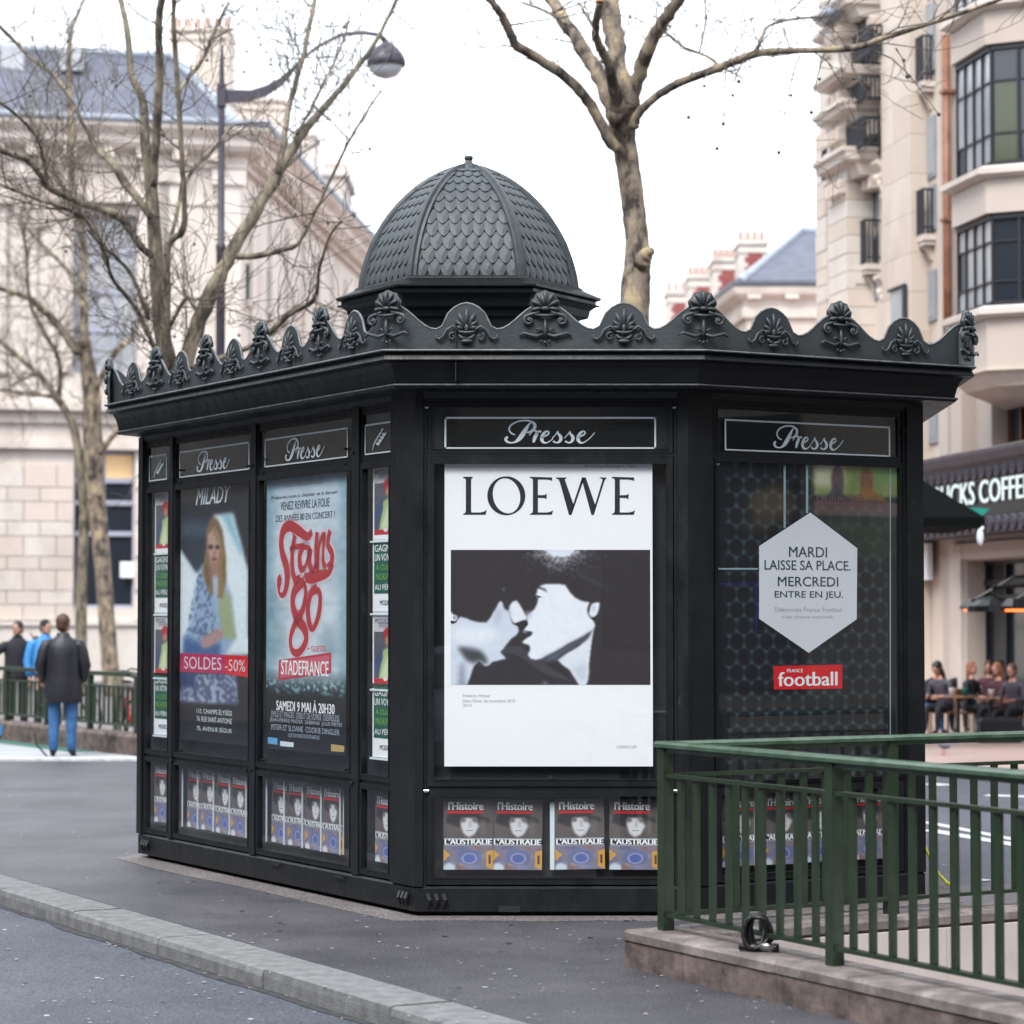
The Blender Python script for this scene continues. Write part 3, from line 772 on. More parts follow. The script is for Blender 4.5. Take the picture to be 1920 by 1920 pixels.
for k in range(6):
    a1, a2 = R(60 * k), R(60 * k + 60); am = (a1 + a2) / 2
    vis = k in (3, 4, 5)
    outn = Vector((math.cos(am), math.sin(am), 0)); tan = Vector((-math.sin(am), math.cos(am), 0))
    for i in range(NR):
        r0, z0 = dr(rows[i]); r1, z1 = dr(rows[i + 1]); r0 -= .01; r1 -= .01; ap0, ap1 = r0 * math.cos(R(30)), r1 * math.cos(R(30))
        wdt = r0 - .03; swd = .086 * (0.72 + .28 * (1 - rows[i]))
        nsc = max(1, round(wdt / swd)); sw = wdt / nsc; hgt = math.hypot(ap0 - ap1, z1 - z0)
        up = (outn * (ap1 - ap0) + Vector((0, 0, z1 - z0))).normalized(); nrm = tan.cross(up).normalized()
        if nrm.dot(outn) < 0: nrm = -nrm
        base = outn * (ap0 + .002) + Vector((0, 0, z0)) - up * hgt * .10
        xs = []
        if i % 2 == 0: xs = [(-wdt / 2 + sw * (j + .5), 0) for j in range(nsc)]
        else: xs = [(-wdt / 2, 1)] + [(-wdt / 2 + sw * (j + 1), 0) for j in range(nsc - 1)] + [(wdt / 2, -1)]
        for x, hf in xs:
            xx = tan * -1 if False else tan
            m = Matrix.Identity(4)
            # local x = left to right seen from outside
            lx = Vector((0, 0, 1)).cross(nrm).normalized()
            m.col[0][:3] = lx * sw; m.col[1][:3] = -nrm * .050; m.col[2][:3] = up * hgt; m.col[3][:3] = base + lx * x
            if vis:
                o = obj('scale', SC[hf], dome); o.matrix_local = m
            else:
                T0 = back.T; back.T = m; me_ = SC[hf]
                back.add([v.co.copy() for v in me_.vertices], [tuple(p.vertices) for p in me_.polygons]); back.T = T0
back.build('scale_field', M['dome'], dome, kind='stuff')
for k in range(6):
    a = R(60 * k); mb = MB(); rings = []
    for i in range(26):
        r, zz = dr(i / 25); r2, z2 = dr(min(1, i / 25 + .02)); r3, z3 = dr(max(0, i / 25 - .02))
        t = Vector((r2 - r3, 0, z2 - z3)).normalized(); n = Vector((t.z, 0, -t.x)); w_ = .036 if r > .3 else .036 * (.35 + .65 * r / .3)
        c = Vector((r, 0, zz)) - n * .022
        ring = [c + Vector((0, -w_, 0)), c + n * .022 + Vector((0, -w_, 0)), c + n * .026 + Vector((0, -w_ * .5, 0)), c + n * .045 + Vector((0, -w_ * .28, 0)), c + n * .045 + Vector((0, w_ * .28, 0)), c + n * .026 + Vector((0, w_ * .5, 0)), c + n * .022 + Vector((0, w_, 0)), c + Vector((0, w_, 0))]
        q = Matrix.Rotation(a, 3, 'Z'); rings.append([q @ v for v in ring])
    mb.loft(rings, cap=True); mb.build('dome_rib', M['dome'], kiosk)
mb = MB(); mb.lathe([(.085, 4.70), (.075, 4.725), (.05, 4.745), (.03, 4.76), (.022, 4.775), (.03, 4.79), (.028, 4.805), (.0, 4.81)], 12); mb.build('finial', M['paint_up'], kiosk)

# ------------------------------------------------ posts, bays, glass
def bar(mb, u0, u1, z0, z1, y0=-.012, y1=.05, e=.0): mb.box((u0, y0, z0), (u1, y1, z1))
def corner_post(f1, ua, f2, ub, po):
    """post that turns the corner between two faces: from ua on f1 to ub on f2"""
    mb = MB()
    c = rel(f1.p + f1.d * f1.L); a = rel(f1.p + f1.d * ua); b = rel(f2.p + f2.d * ub)
    n1, n2 = f1.n, f2.n; bi = (n1 + n2).normalized(); k = 1 / bi.dot(n1)
    for wd, dp_, e in ((0, .012, 0), (.018, .03, .02)):
        a_ = a + f1.d * e; b_ = b - f2.d * e
        poly = [a_ + n1 * dp_, c + bi * k * dp_, b_ + n2 * dp_, b_ - n2 * .12, c - bi * k * .12, a_ - n1 * .12]
        mb.prism([(q.x, q.y) for q in poly], Z['p'], 3.03)
    mb.build('corner_post', M['paint'], kiosk)
b4r = fAB.u(738); bBl = fBC.u(800)
corner_post(fAB, b4r, fBC, bBl, 0)
corner_post(fBC, fBC.u(1264), fCD, fCD.u(1337), 0)
corner_post(fCD, fCD.u(1692), fDE, .07, 0)
corner_post(fGA, fGA.L - .12, fAB, fAB.u(275), 0)
for f in (fDE, fEF, fFG, fGA):
    mb = MB(f.T); mb.box((.05, .0, Z['p']), (f.L - .05, .1, 3.03)); mb.build('rear_panel', M['paint'], kiosk)

def opening(f, u0, u1, z0, z1, fw=.034, deep=.09, proud=.014, name='window'):
    """framed glazed case: frame with rounded inner lip, backing and glass pane"""
    mb = MB(f.T); y0 = -proud
    for (a, b, c, d) in ((u0, u0 + fw, z0, z1), (u1 - fw, u1, z0, z1), (u0 + fw, u1 - fw, z0, z0 + fw), (u0 + fw, u1 - fw, z1 - fw, z1)):
        mb.box((a, y0, c), (b, .03, d))
    e = .006
    for (a, b, c, d) in ((u0 + fw, u0 + fw + e, z0 + fw, z1 - fw), (u1 - fw - e, u1 - fw, z0 + fw, z1 - fw), (u0 + fw + e, u1 - fw - e, z0 + fw, z0 + fw + e), (u0 + fw + e, u1 - fw - e, z1 - fw - e, z1 - fw)):
        mb.box((a, y0 - .004, c), (b, .02, d))
    w_ = mb.build(name + '_frame', M['paint'], kiosk)
    mb = MB(f.T); i = fw
    mb.box((u0 + i, deep, z0 + i), (u1 - i, deep + .004, z1 - i)); mb.box((u0 + .004, .03, z0 + .004), (u0 + i, deep, z1 - .004)); mb.box((u1 - i, .03, z0 + .004), (u1 - .004, deep, z1 - .004))
    mb.box((u0 + i, .03, z0 + .004), (u1 - i, deep, z0 + i)); mb.box((u0 + i, .03, z1 - i), (u1 - i, deep, z1 - .004))
    mb.build('backing', M['inner'], w_)
    mb = MB(f.T); mb.add([(u0 + i, .002, z0 + i), (u1 - i, .002, z0 + i), (u1 - i, .002, z1 - i), (u0 + i, .002, z1 - i)], [(0, 1, 2, 3)])
    mb.build('glass_pane', M['glass'], w_)
    return w_
def sign(f, u0, u1, bz0, bz1, bu0, bu1, word=True, tb=None):
    """black glass strip with a thin white border and a script word"""
    w_ = opening(f, u0, u1, Z['s0'], Z['s1'], fw=.02, deep=.03, proud=.006, name='sign')
    t = .0105; y = .0
    mb = MB(f.T); mb.box((bu0, .004, bz0), (bu1, .01, bz1)); mb.build('sign_panel', M['signblack'], w_)
    mb = MB(f.T)
    for (a, b, c, d) in ((bu0, bu1, bz0, bz0 + t), (bu0, bu1, bz1 - t, bz1), (bu0, bu0 + t, bz0, bz1), (bu1 - t, bu1, bz0, bz1)):
        mb.add([(a, y, c), (b, y, c), (b, y, d), (a, y, d)], [(0, 1, 2, 3)])
    mb.build('sign_border', M['signwhite'], w_)
    mb = MB(f.T)
    if word: presse(mb, tb[0], tb[2], tb[1] - tb[0], tb[3] - tb[2], -.0015)
    else: feather(mb, tb[0], tb[2], tb[1] - tb[0], tb[3] - tb[2], -.0015)
    mb.build('lettering', M['signwhite'], w_)
bz0, bz1 = z(838), z(777)
# front face
sign(fBC, bBl + .003, fBC.u(1262), bz0, bz1, fBC.u(833), fBC.u(1231), True, (fBC.u(947), fBC.u(1116), z(827), z(783)))
opening(fBC, bBl + .003, fBC.u(1262), Z['m0'], Z['m1']); opening(fBC, bBl + .003, fBC.u(1262), Z['l0'] + .01, Z['l1'])
# right face
ra, rb = fCD.u(1339), fCD.u(1690)
sign(fCD, ra, rb, bz0, bz1, fCD.u(1360), fCD.u(1671), True, (fCD.u(1452), fCD.u(1583), z(829), z(784)))
opening(fCD, ra, rb, Z['m0'], Z['m1'], fw=.012); opening(fCD, ra, rb, Z['l0'] + .01, Z['l1'])
# left face: four bays
bays = [(275, 322, 278, 311), (328, 474, 335, 466), (484, 665, 495, 651), (678, 738, 683, 734)]
LB = []
for i, (a, b, c, d) in enumerate(bays):
    u0, u1, c0, c1 = (fAB.u(q) for q in (a, b, c, d)); LB.append((u0, u1, c0, c1))
    m_ = (c0 + c1) / 2
    if i in (1, 2): sign(fAB, u0, u1, bz0, bz1, c0, c1, True, (m_ - (c1 - c0) * .235, m_ + (c1 - c0) * .235, z(829), z(784)))
    else: sign(fAB, u0, u1, bz0, bz1, c0, c1, False, (m_ - .09, m_ + .09, z(830), z(790)))
    opening(fAB, u0, u1, Z['m0'], Z['m1'], fw=.03, deep=.11); opening(fAB, u0, u1, Z['l0'] + .01, Z['l1'], fw=.03)
for (a, b) in ((322, 328), (474, 484), (665, 678)):
    mb = MB(fAB.T); mb.box((fAB.u(a) + .002, -.022, Z['p']), (fAB.u(b) - .002, .1, 3.03)); mb.build('mullion', M['paint'], kiosk)
# head rail above the signs
for f, a, b in ((fAB, fAB.u(275), b4r), (fBC, bBl, fBC.u(1264)), (fCD, fCD.u(1337), fCD.u(1692))):
    mb = MB(f.T); mb.box((a, -.008, Z['s1'] + .002), (b, .1, 3.03)); mb.box((a, -.016, 2.995), (b, .05, 3.012)); mb.build('head_rail', M['paint'], kiosk)
    mb = MB(f.T); mb.box((a, -.004, Z['m1'] + .001), (b, .1, Z['s0'] - .001)); mb.build('cross_rail', M['paint'], kiosk)
    mb = MB(f.T); mb.box((a, -.004, Z['l1'] + .001), (b, .1, Z['m0'] - .001)); mb.build('cross_rail', M['paint'], kiosk)
# hinges, locks, worn patches on the post
def knob(f, px, zz, s=.012, m='steel', name='hinge'):
    mb = MB(f.T); u = f.u(px); mb.tube([(u - s * 1.2, -.03, zz), (u + s * 1.2, -.03, zz)], s * .6, 6); mb.box((u - s, -.03, zz - s), (u + s * .6, -.005, zz + s * .4)); mb.build(name, M[m], kiosk)
for px in (800, 1265): knob(fBC, px, z(1486)); knob(fBC, px, z(759), .009)
for px in (1032,):
    mb = MB(fBC.T); mb.tube([(fBC.u(px), -.022, z(1461)), (fBC.u(px), -.01, z(1461))], .012, 10); mb.build('lock', M['inner'], kiosk)
for px in (330, 470, 478, 668): knob(fAB, px, z(1486), .012, 'paint'); knob(fAB, px, z(830), .010, 'paint')
knob(fCD, 1691, z(785), .01, 'paint'); knob(fCD, 1342, z(865), .008)
for px in (846, 1222):
    for zz in (z(805) + .05, z(870)):
        pass
mb = MB(fBC.T); u = fBC.u(1012); mb.box((u, -.03, .155), (u + .09, -.02, .17)); mb.build('latch', M['inner'], kiosk)

# lifting clamps at the corners of the plinth, foot at the far corner
for f, u in ((fAB, .12), (fAB, fAB.L - .16), (fBC, .06)):
    mb = MB(f.T)
    for k in range(3): mb.tube([(u + k * .045, -.03, .06), (u + k * .045 + .012, -.05, .10), (u + k * .045, -.03, .13)], .012, 6)
    mb.build('clamp', M['inner'], kiosk)
for k, px in enumerate((520, 640)):
    mb = MB(fAB.T); u = fAB.u(px); mb.box((u, -.04, .135), (u + .12, -.02, .15)); mb.build('latch', M['inner'], kiosk)
for f, us in ((fBC, (fBC.u(846), fBC.u(1245))), (fAB, (fAB.u(340), fAB.u(495), fAB.u(650)))):
    for u in us:
        for q in (z(1462), z(851), z(820)):
            mb = MB(f.T); mb.tube([(u, -.020, q), (u, .0, q)], .008, 8); mb.build('bolt', M['paint'], kiosk)
# ================================================================== posters and magazines behind the kiosk glass
def sheet(f, name, label, cat, u0, u1, z0, z1, y, paper='white', group=None):
    """thing standing at the lower left corner of the sheet, local x along the face"""
    T = f.T; o = T @ Vector((u0, y, z0)) + KC
    t = thing(name, label, cat, o, math.atan2(f.d.y, f.d.x), group)
    mb = MB(); mb.box((0, 0, 0), (u1 - u0, .004, z1 - z0)); mb.build('sheet', M[paper], t)
    return t, u1 - u0, z1 - z0
def fuv(f, px, py, u0, z0, y):
    u, zz = f.uz(px, py, y); return u - u0, zz - z0

# ---- white poster with the serif word and the black and white portrait
y = .02
u0, zb = fBC.uz(833, 1437, y); u1, zt_ = fBC.uz(1223, 860, y)
t, W_, H_ = sheet(fBC, 'poster', 'white fashion poster with large black serif name over a monochrome picture of two faces', 'poster', u0, u1, zb, zt_, y)
q = lambda px, py: fuv(fBC, px, py, u0, zb, y)
def cropq(a, b): return q(820 + a / 4.571, 760 + b / 4.571)
mb = MB()
def plq(pts): mb.add([(a, -.001, b) for a, b in (cropq(*p) for p in pts)], [tuple(range(len(pts)))[::-1]])
plq([(220, 612), (303, 612), (303, 622), (290, 632), (289, 905), (292, 918), (370, 918), (398, 912), (424, 896), (414, 938), (222, 938), (222, 930), (240, 920), (244, 900), (244, 640), (240, 630), (220, 622)])
N = 40; vs = []
for i in range(N):
    a = 2 * math.pi * i / N
    for rx, ry, rot, cx in ((163, 167, 0, 591), (116, 152, -.22, 593)):
        x, yy = rx * math.cos(a), ry * math.sin(a); vs.append((cx + x * math.cos(rot) - yy * math.sin(rot), 775 + x * math.sin(rot) + yy * math.cos(rot)))
mb.add([(a, -.001, b) for a, b in (cropq(*p) for p in vs)], [(2 * i, 2 * i + 1, (2 * i + 3) % (2 * N), (2 * i + 2) % (2 * N)) for i in range(N)])
for dx in (0, 702):
    def e(pts): plq([(a + dx, b) for a, b in pts])
    e([(794, 612), (862, 622), (862, 918), (868, 938), (794, 938), (794, 930), (815, 920), (819, 900), (819, 645), (815, 630), (792, 622)])
    e([(794, 612), (984, 618), (984, 652), (972, 642), (940, 637), (862, 636), (862, 622)])
    e([(862, 770), (918, 769), (938, 757), (936, 806), (918, 795), (862, 793)])
    e([(862, 918), (940, 918), (968, 912), (992, 900), (982, 938), (862, 938)])
plq([(1018, 618), (1108, 618), (1106, 627), (1092, 634), (1170, 858), (1148, 940), (1128, 940), (1050, 660), (1038, 636), (1018, 627)])
plq([(1150, 938), (1150, 890), (1240, 618), (1262, 618)])
plq([(1238, 618), (1272, 618), (1356, 862), (1340, 940), (1320, 940), (1245, 660)])
plq([(1342, 936), (1340, 890), (1416, 640), (1408, 628), (1392, 624), (1392, 618), (1450, 618), (1448, 628), (1434, 642)])
mb.build('lettering', M['black'], t)
mb = MB()
for s, a, b, c, d in (('48 avenue Montaigne, Paris', 1094, 1192, 871, 878), ('Frédéric, Michel', 868, 918, 1302, 1308), ('Dans l\'hiver de novembre 2015', 868, 966, 1311, 1317), ('2015', 868, 885, 1320, 1325), ('LOEWE.COM', 1156, 1193, 1398, 1403)):
    x0, z1 = q(a, c); x1, z0 = q(b, d); put_text(mb, s, x0, z0, x1 - x0, z1 - z0, -.001)
mb.build('small_print', mat('grey ink', (.25, .26, .28), .6), t)
x0, z0 = q(845, 1284); x1, z1 = q(1219, 1031)
ik = Ink(280, 190, (30, 28, 32))
def c5(pts): return [((a - 25) / 1865, (b - 32) / 1258) for a, b in pts]
def c5p(a, b): return c5([(a, b)])[0]
LT, DK = (236, 241, 249), (30, 27, 32)
ik.put(np.ones_like(ik.X), (40, 34, 39))
rn = np.random.RandomState(2)
cx, cy = c5p(1050, 20); g = np.exp(-(((ik.X - cx) / .125) ** 2 + ((ik.Y - cy) / .115) ** 2) * 1.5)
ik.put(ik.blur((rn.rand(ik.h, ik.w) < g * 1.15).astype(float), 1) * .9 + np.clip(g * 2.2 - 1.2, 0, 1), (226, 232, 242))
ik.poly(c5([(860, 150), (960, 170), (1080, 220), (1070, 240), (1000, 215)]), (120, 126, 134), 1, .6)
ik.poly(c5([(1150, 200), (1400, 330), (1560, 420), (1440, 380), (1250, 290)]), (66, 72, 76), 2, .6)
# left head: cheek, neck and the shade under the jaw
ik.poly(c5([(25, 715), (60, 712), (90, 680), (112, 655), (170, 668), (230, 694), (300, 708), (362, 704), (392, 668), (430, 602), (452, 572), (468, 528), (490, 506), (514, 530), (530, 580), (560, 600), (585, 650), (600, 716), (650, 742), (665, 790), (640, 830), (600, 852), (560, 900), (525, 945), (490, 985), (545, 1048), (420, 1076), (385, 1110), (345, 1118), (290, 1065), (240, 1120), (215, 1200), (180, 1290), (25, 1290)]), (212, 220, 234), 1)
ik.poly(c5([(30, 760), (200, 740), (380, 760), (480, 800), (420, 880), (300, 910), (60, 900)]), LT, 5, .9)
ik.poly(c5([(430, 640), (480, 560), (510, 600), (490, 700), (440, 760)]), (186, 194, 212), 3, .8)
ik.poly(c5([(90, 935), (190, 945), (290, 965), (345, 1015), (375, 1085), (340, 1100), (290, 1060), (245, 1095), (170, 1060), (125, 1000)]), (52, 56, 62), 3, .95)
ik.poly(c5([(110, 1090), (150, 1080), (170, 1290), (90, 1290)]), (120, 126, 146), 3, .7)
ik.poly(c5([(25, 600), (45, 632), (82, 645), (86, 680), (60, 700), (25, 705)]), LT, 1); ik.ell(*c5p(58, 664), .008, .012, (150, 155, 165), 0)
ik.poly(c5([(25, 690), (65, 702), (90, 678), (78, 712), (40, 722), (25, 718)]), DK, 0)
ik.poly(c5([(515, 440), (545, 450), (560, 520), (545, 600), (528, 560)]), (40, 42, 50), 2, .9); ik.ell(*c5p(522, 402), .006, .016, (120, 124, 120), 1, .8)
# its nose, and the nostril and lips in shadow
ik.poly(c5([(566, 600), (576, 550), (600, 515), (640, 503), (670, 540), (700, 592), (716, 622), (738, 652), (736, 682), (700, 692), (660, 705), (628, 722), (600, 702), (580, 650)]), (232, 237, 245), 1)
ik.poly(c5([(566, 600), (590, 560), (590, 650), (605, 700), (585, 660)]), (196, 202, 220), 2, .8)
# right head
ik.poly(c5([(850, 372), (890, 355), (960, 347), (1040, 350), (1096, 360), (1122, 400), (1150, 440), (1190, 480), (1240, 505), (1290, 516), (1325, 520), (1310, 560), (1300, 592), (1310, 640), (1345, 680), (1372, 712), (1375, 745), (1350, 782), (1280, 830), (1200, 872), (1120, 912), (1040, 962), (960, 1005), (872, 1048), (820, 1058), (770, 1048), (745, 1012), (765, 962), (768, 930), (738, 914), (700, 905), (690, 888), (722, 860), (772, 830), (792, 800), (740, 792), (700, 780), (722, 755), (746, 730), (736, 690), (742, 640), (772, 620), (802, 588), (830, 540), (842, 492), (834, 466), (815, 448), (832, 428), (832, 398), (868, 386)]), LT, 1)
ik.poly(c5([(720, 600), (770, 612), (800, 600), (760, 680), (735, 660)]), (190, 196, 212), 2, .7)
ik.poly(c5([(606, 724), (650, 712), (700, 692), (742, 700), (747, 728), (722, 756), (700, 782), (688, 792), (668, 772), (660, 742)]), DK, 0)
ik.poly(c5([(636, 835), (680, 808), (738, 800), (788, 800), (772, 826), (722, 850), (690, 880), (650, 872)]), (34, 34, 40), 1)
ik.poly(c5([(695, 780), (740, 790), (735, 806), (700, 806)]), (150, 156, 172), 1, .9)
ik.poly(c5([(838, 372), (905, 392), (935, 432), (890, 408), (850, 395)]), (60, 62, 72), 1, .9); ik.poly(c5([(820, 452), (850, 462), (885, 470), (850, 482)]), (40, 42, 50), 0, .9)
ik.poly(c5([(1322, 600), (1332, 556), (1352, 530), (1390, 520), (1418, 524), (1412, 580), (1396, 632), (1370, 656), (1338, 662), (1312, 632)]), LT, 1)
ik.poly(c5([(1306, 575), (1330, 516), (1322, 560), (1312, 580)]), DK, 0); ik.poly(c5([(1330, 668), (1370, 662), (1400, 636), (1384, 690), (1356, 690)]), DK, 0); ik.poly(c5([(1345, 560), (1380, 545), (1375, 600), (1350, 620)]), (190, 196, 210), 1, .7)
# throat and the soft shadow of the jaw
ik.poly(c5([(1368, 742), (1342, 900), (1318, 1100), (1312, 1240), (1292, 1290), (1222, 1290), (1190, 1240), (1132, 1150), (1062, 1102), (1020, 1060), (1100, 1000), (1222, 930), (1312, 850)]), (228, 233, 243), 1)
ik.poly(c5([(875, 1050), (1000, 988), (1120, 918), (1250, 852), (1345, 785), (1305, 850), (1205, 920), (1095, 982), (1020, 1045), (1015, 1068), (860, 1068)]), (92, 102, 120), 3, .95)
ik.poly(c5([(1150, 1120), (1300, 1080), (1300, 1250), (1220, 1270)]), (188, 196, 214), 4, .6)
ik.a += ik.noise(5, (60, 40), 7)[..., None]
obj('picture', ik.mesh('picture', x0, z0, x1 - x0, z1 - z0, -.001), t)

# ---- dark football magazine poster with the white hexagon
y = .012
u0, zb = fCD.u(1341), Z['m0'] + .014; u1, zt_ = fCD.u(1689), Z['m1'] - .014
t, W_, H_ = sheet(fCD, 'poster', 'black poster of dotted discs with a white hexagon and a red football label', 'poster', u0, u1, zb, zt_, y, 'inner')
q = lambda px, py: fuv(fCD, px, py, u0, zb, y)
ik = Ink(200, 330, (17, 19, 25))
asp = W_ / H_
gx, gy = .0775 * 1.0, .0775 * .866 * asp * 1.0
i = np.floor(ik.Y / gy); off = (i % 2) * gx / 2
best = np.full(ik.X.shape, 9.0)
for dj in (-1, 0, 1):
    ii = i + dj; o_ = (ii % 2) * gx / 2; cy = (ii + .5) * gy; cx = np.round((ik.X - o_) / gx) * gx + o_
    best = np.minimum(best, np.sqrt((ik.X - cx) ** 2 + ((ik.Y - cy) / asp) ** 2))
m = ik.blur((best > gx * .47).astype(float), 1)
side = (ik.X > .055) & (ik.X < .93)
ik.put(m * side * .85, (74, 104, 114))
ik.put(ik.blur(((best < gx * .42) & side).astype(float), 1) * .7, (8, 9, 14))
# inner posters seen through the top of the sheet
ik.rect(.53, 0, 1, .10, (150, 165, 96), 2, .8); ik.rect(.53, 0, .70, .07, (205, 200, 175), 3, .8); ik.rect(.85, 0, 1, .05, (96, 140, 74), 3, .7)
ik.ell(.66, .05, .035, .05, (70, 50, 60), 1, .9); ik.ell(.82, .05, .035, .05, (120, 72, 50), 1, .9); ik.poly([(.58, .115), (.65, .06), (.72, .115)], (50, 46, 66), 1, .8); ik.poly([(.74, .115), (.81, .06), (.95, .115)], (140, 96, 46), 1, .8)
ik.rect(.53, .115, 1, .165, (120, 92, 92), 1, .75)
ik.rect(.53, .165, 1, .30, (26, 52, 34), 6, .7); ik.a += (ik.noise(8, (16, 26), 26) * (ik.Y < .34))[..., None]
ik.ell(.30, .13, .12, .06, (110, 92, 66), 6, .6); ik.ell(.22, .2, .1, .03, (70, 60, 50), 5, .5)
obj('picture', ik.mesh('picture', 0, 0, W_, H_, -.001), t)
def qpoly(pts, m, name, yy=-.002):
    mb = MB(); mb.add([(a, yy, b) for a, b in (q(*p) for p in pts)], [tuple(range(len(pts)))]); return mb.build(name, M[m] if isinstance(m, str) else m, t)
hexm = mat('badge white', (.66, .68, .73), .5)
qpoly([(1423, 1024), (1423, 1160), (1516, 1224), (1606, 1161), (1607, 1028), (1519, 961)], hexm, 'hexagon')
teal = mat('dark teal ink', (.02, .055, .07), .6)
mb = MB()
for s, a, b, c, d in (('MARDI', 1479, 1550, 1026, 1044), ('LAISSE SA PLACE.', 1433, 1594, 1052, 1068), ('MERCREDI', 1458, 1571, 1082, 1099), ('ENTRE EN JEU.', 1452, 1580, 1109, 1124)):
    x0, z0 = q(a, d); x1, z1 = q(b, c); put_text(mb, s, x0, z0, x1 - x0, z1 - z0, -.003, bold=.012)
    # slab feet of the letters
mb.build('lettering', teal, t)
mb = MB()
for s, a, b, c, d in (('Désormais France Football', 1452, 1578, 1139, 1147), ('c\'est chaque mercredi.', 1466, 1562, 1153, 1161)):
    x0, z0 = q(a, d); x1, z1 = q(b, c); put_text(mb, s, x0, z0, x1 - x0, z1 - z0, -.003)
mb.build('small_print', mat('pale grey ink', (.38, .39, .46), .6), t)
qpoly([(1450, 1249), (1451, 1293), (1579, 1291), (1579, 1246)], 'red', 'red_label')
mb = MB()
x0, z0 = q(1459, 1287); x1, z1 = q(1569, 1259); put_text(mb, 'football', x0, z0, x1 - x0, z1 - z0, -.003, bold=.035)
x0, z0 = q(1475, 1261); x1, z1 = q(1505, 1254); put_text(mb, 'FRANCE', x0, z0, x1 - x0, z1 - z0, -.003, bold=.02)
mb.build('label_lettering', M['white'], t)
mb = MB(); x0, z0 = q(1530, 945); x1, z1 = q(1622, 926); put_text(mb, 'seunevneib', x0, z0, x1 - x0, z1 - z0, -.002, bold=.01); mb.build('faint_lettering', mat('faded mauve ink', (.12, .045, .065), .6), t)
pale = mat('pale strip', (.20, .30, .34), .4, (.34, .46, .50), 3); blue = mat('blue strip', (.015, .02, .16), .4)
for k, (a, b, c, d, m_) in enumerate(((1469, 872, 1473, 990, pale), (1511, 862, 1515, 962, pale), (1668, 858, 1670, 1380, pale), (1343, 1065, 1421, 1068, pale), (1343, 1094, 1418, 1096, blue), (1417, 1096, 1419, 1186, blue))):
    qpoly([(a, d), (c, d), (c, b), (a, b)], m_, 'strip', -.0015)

# ---- narrow posters on the left face
y = .03
(u2a, u2b, _, _), (u3a, u3b, _, _) = LB[1], LB[2]
# concert poster
u0, zb = fAB.uz(499, 1370, y); u1, zt_ = fAB.uz(650, 900, y); zb, zt_ = z(1437), z(862)
t, W_, H_ = sheet(fAB, 'poster', 'pale blue concert poster with red script and a red stadium stamp', 'poster', u0, u1, zb, zt_, y, 'inner')
def qc(a, b):
    """crop (485..665 x 860..1410, 3.49 per px) to sheet fractions, following the perspective of the sheet"""
    px, py = 485 + a / 3.489, 860 + b / 3.491
    u, zz = fAB.uz(px, py, y); return (u - u0) / W_, (zt_ - zz) / H_
ik = Ink(110, 300, (196, 214, 226))
yy_ = ik.Y
ik.put(np.clip((yy_ - .05) * 8, 0, 1) * .6, (205, 214, 222))
ik.put(ik.blur(((ik.X < .10) | (ik.X > .93)).astype(float), 5) * .6, (104, 150, 170))
ik.put(np.exp(-((yy_ - .0) / .03) ** 2) * .8, (96, 128, 150))
for cx, cy, rx, ry in ((.12, .48, .10, .10), (.80, .62, .10, .06), (.14, .62, .12, .05), (.85, .3, .06, .1)): ik.ell(cx, cy, rx, ry, (98, 132, 146), 8, .6)
ik.a += ik.noise(4, (16, 60), 22)[..., None]
band = np.clip((yy_ - .70) / .09, 0, 1); ik.put(band, (14, 24, 32)); rn = np.random.RandomState(9)
sp = ik.blur((rn.rand(ik.h, ik.w) < .3).astype(float), 1); ik.put(np.clip((sp - .28) * 5, 0, 1) * np.exp(-((yy_ - .765) / .028) ** 2), (150, 196, 204))
ik.rect(0, .80, 1, 1, (15, 18, 26), 1)
obj('picture', ik.mesh('picture', 0, 0, W_, H_, -.001), t)
def strokes(defs, name, m, k=1.0, grow=0, yy=-.0025):
    mb = MB()
    for s in defs:
        pts = []
        for a, b, c in s:
            fx, fz = qc(a, b); pts.append((fx * W_, H_ - fz * H_, (c + grow) / 3.49 * W_ / 151 * .9))
        ribbon(mb, pts, yy, k, 5)
    return mb.build(name, m, t)
stars = [[(352, 478, 20), (320, 510, 26), (262, 470, 34), (205, 440, 34), (165, 470, 34), (150, 540, 32), (158, 620, 34), (182, 700, 38), (190, 780, 36), (178, 860, 28), (155, 895, 16), (135, 870, 14), (138, 800, 34), (150, 775, 16)],
         [(240, 500, 24), (225, 590, 24), (222, 700, 26), (240, 790, 26), (275, 770, 14)], [(205, 590, 12), (270, 572, 16), (300, 565, 10)],
         [(335, 590, 16), (300, 580, 16), (270, 640, 26), (280, 720, 26), (310, 700, 14), (340, 590, 22), (335, 680, 26), (355, 735, 20), (375, 690, 10)],
         [(385, 480, 22), (378, 600, 26), (385, 720, 24), (400, 560, 14), (430, 500, 22), (425, 600, 16), (425, 680, 22), (445, 710, 16)],
         [(470, 470, 22), (455, 560, 22), (482, 620, 26), (478, 680, 24), (450, 700, 10)],
         [(490, 690, 12), (460, 745, 22), (400, 765, 34), (330, 780, 34), (300, 760, 10)],
         [(300, 800, 30), (240, 860, 36), (225, 950, 32), (250, 1040, 38), (300, 1110, 36), (312, 1190, 28), (270, 1265, 24), (225, 1260, 22), (210, 1180, 22), (240, 1080, 26), (290, 990, 26), (310, 880, 22), (300, 800, 14)],
         [(385, 850, 30), (345, 880, 28), (325, 980, 28), (335, 1080, 28), (360, 1110, 18), (395, 1020, 26), (405, 900, 24), (385, 850, 18)]]
strokes(stars, 'script_outline', mat('pink outline', (.62, .50, .56), .5), 1, 22, -.002)
strokes(stars, 'script', mat('script red', (.38, .022, .03), .5), 1, 2, -.003)
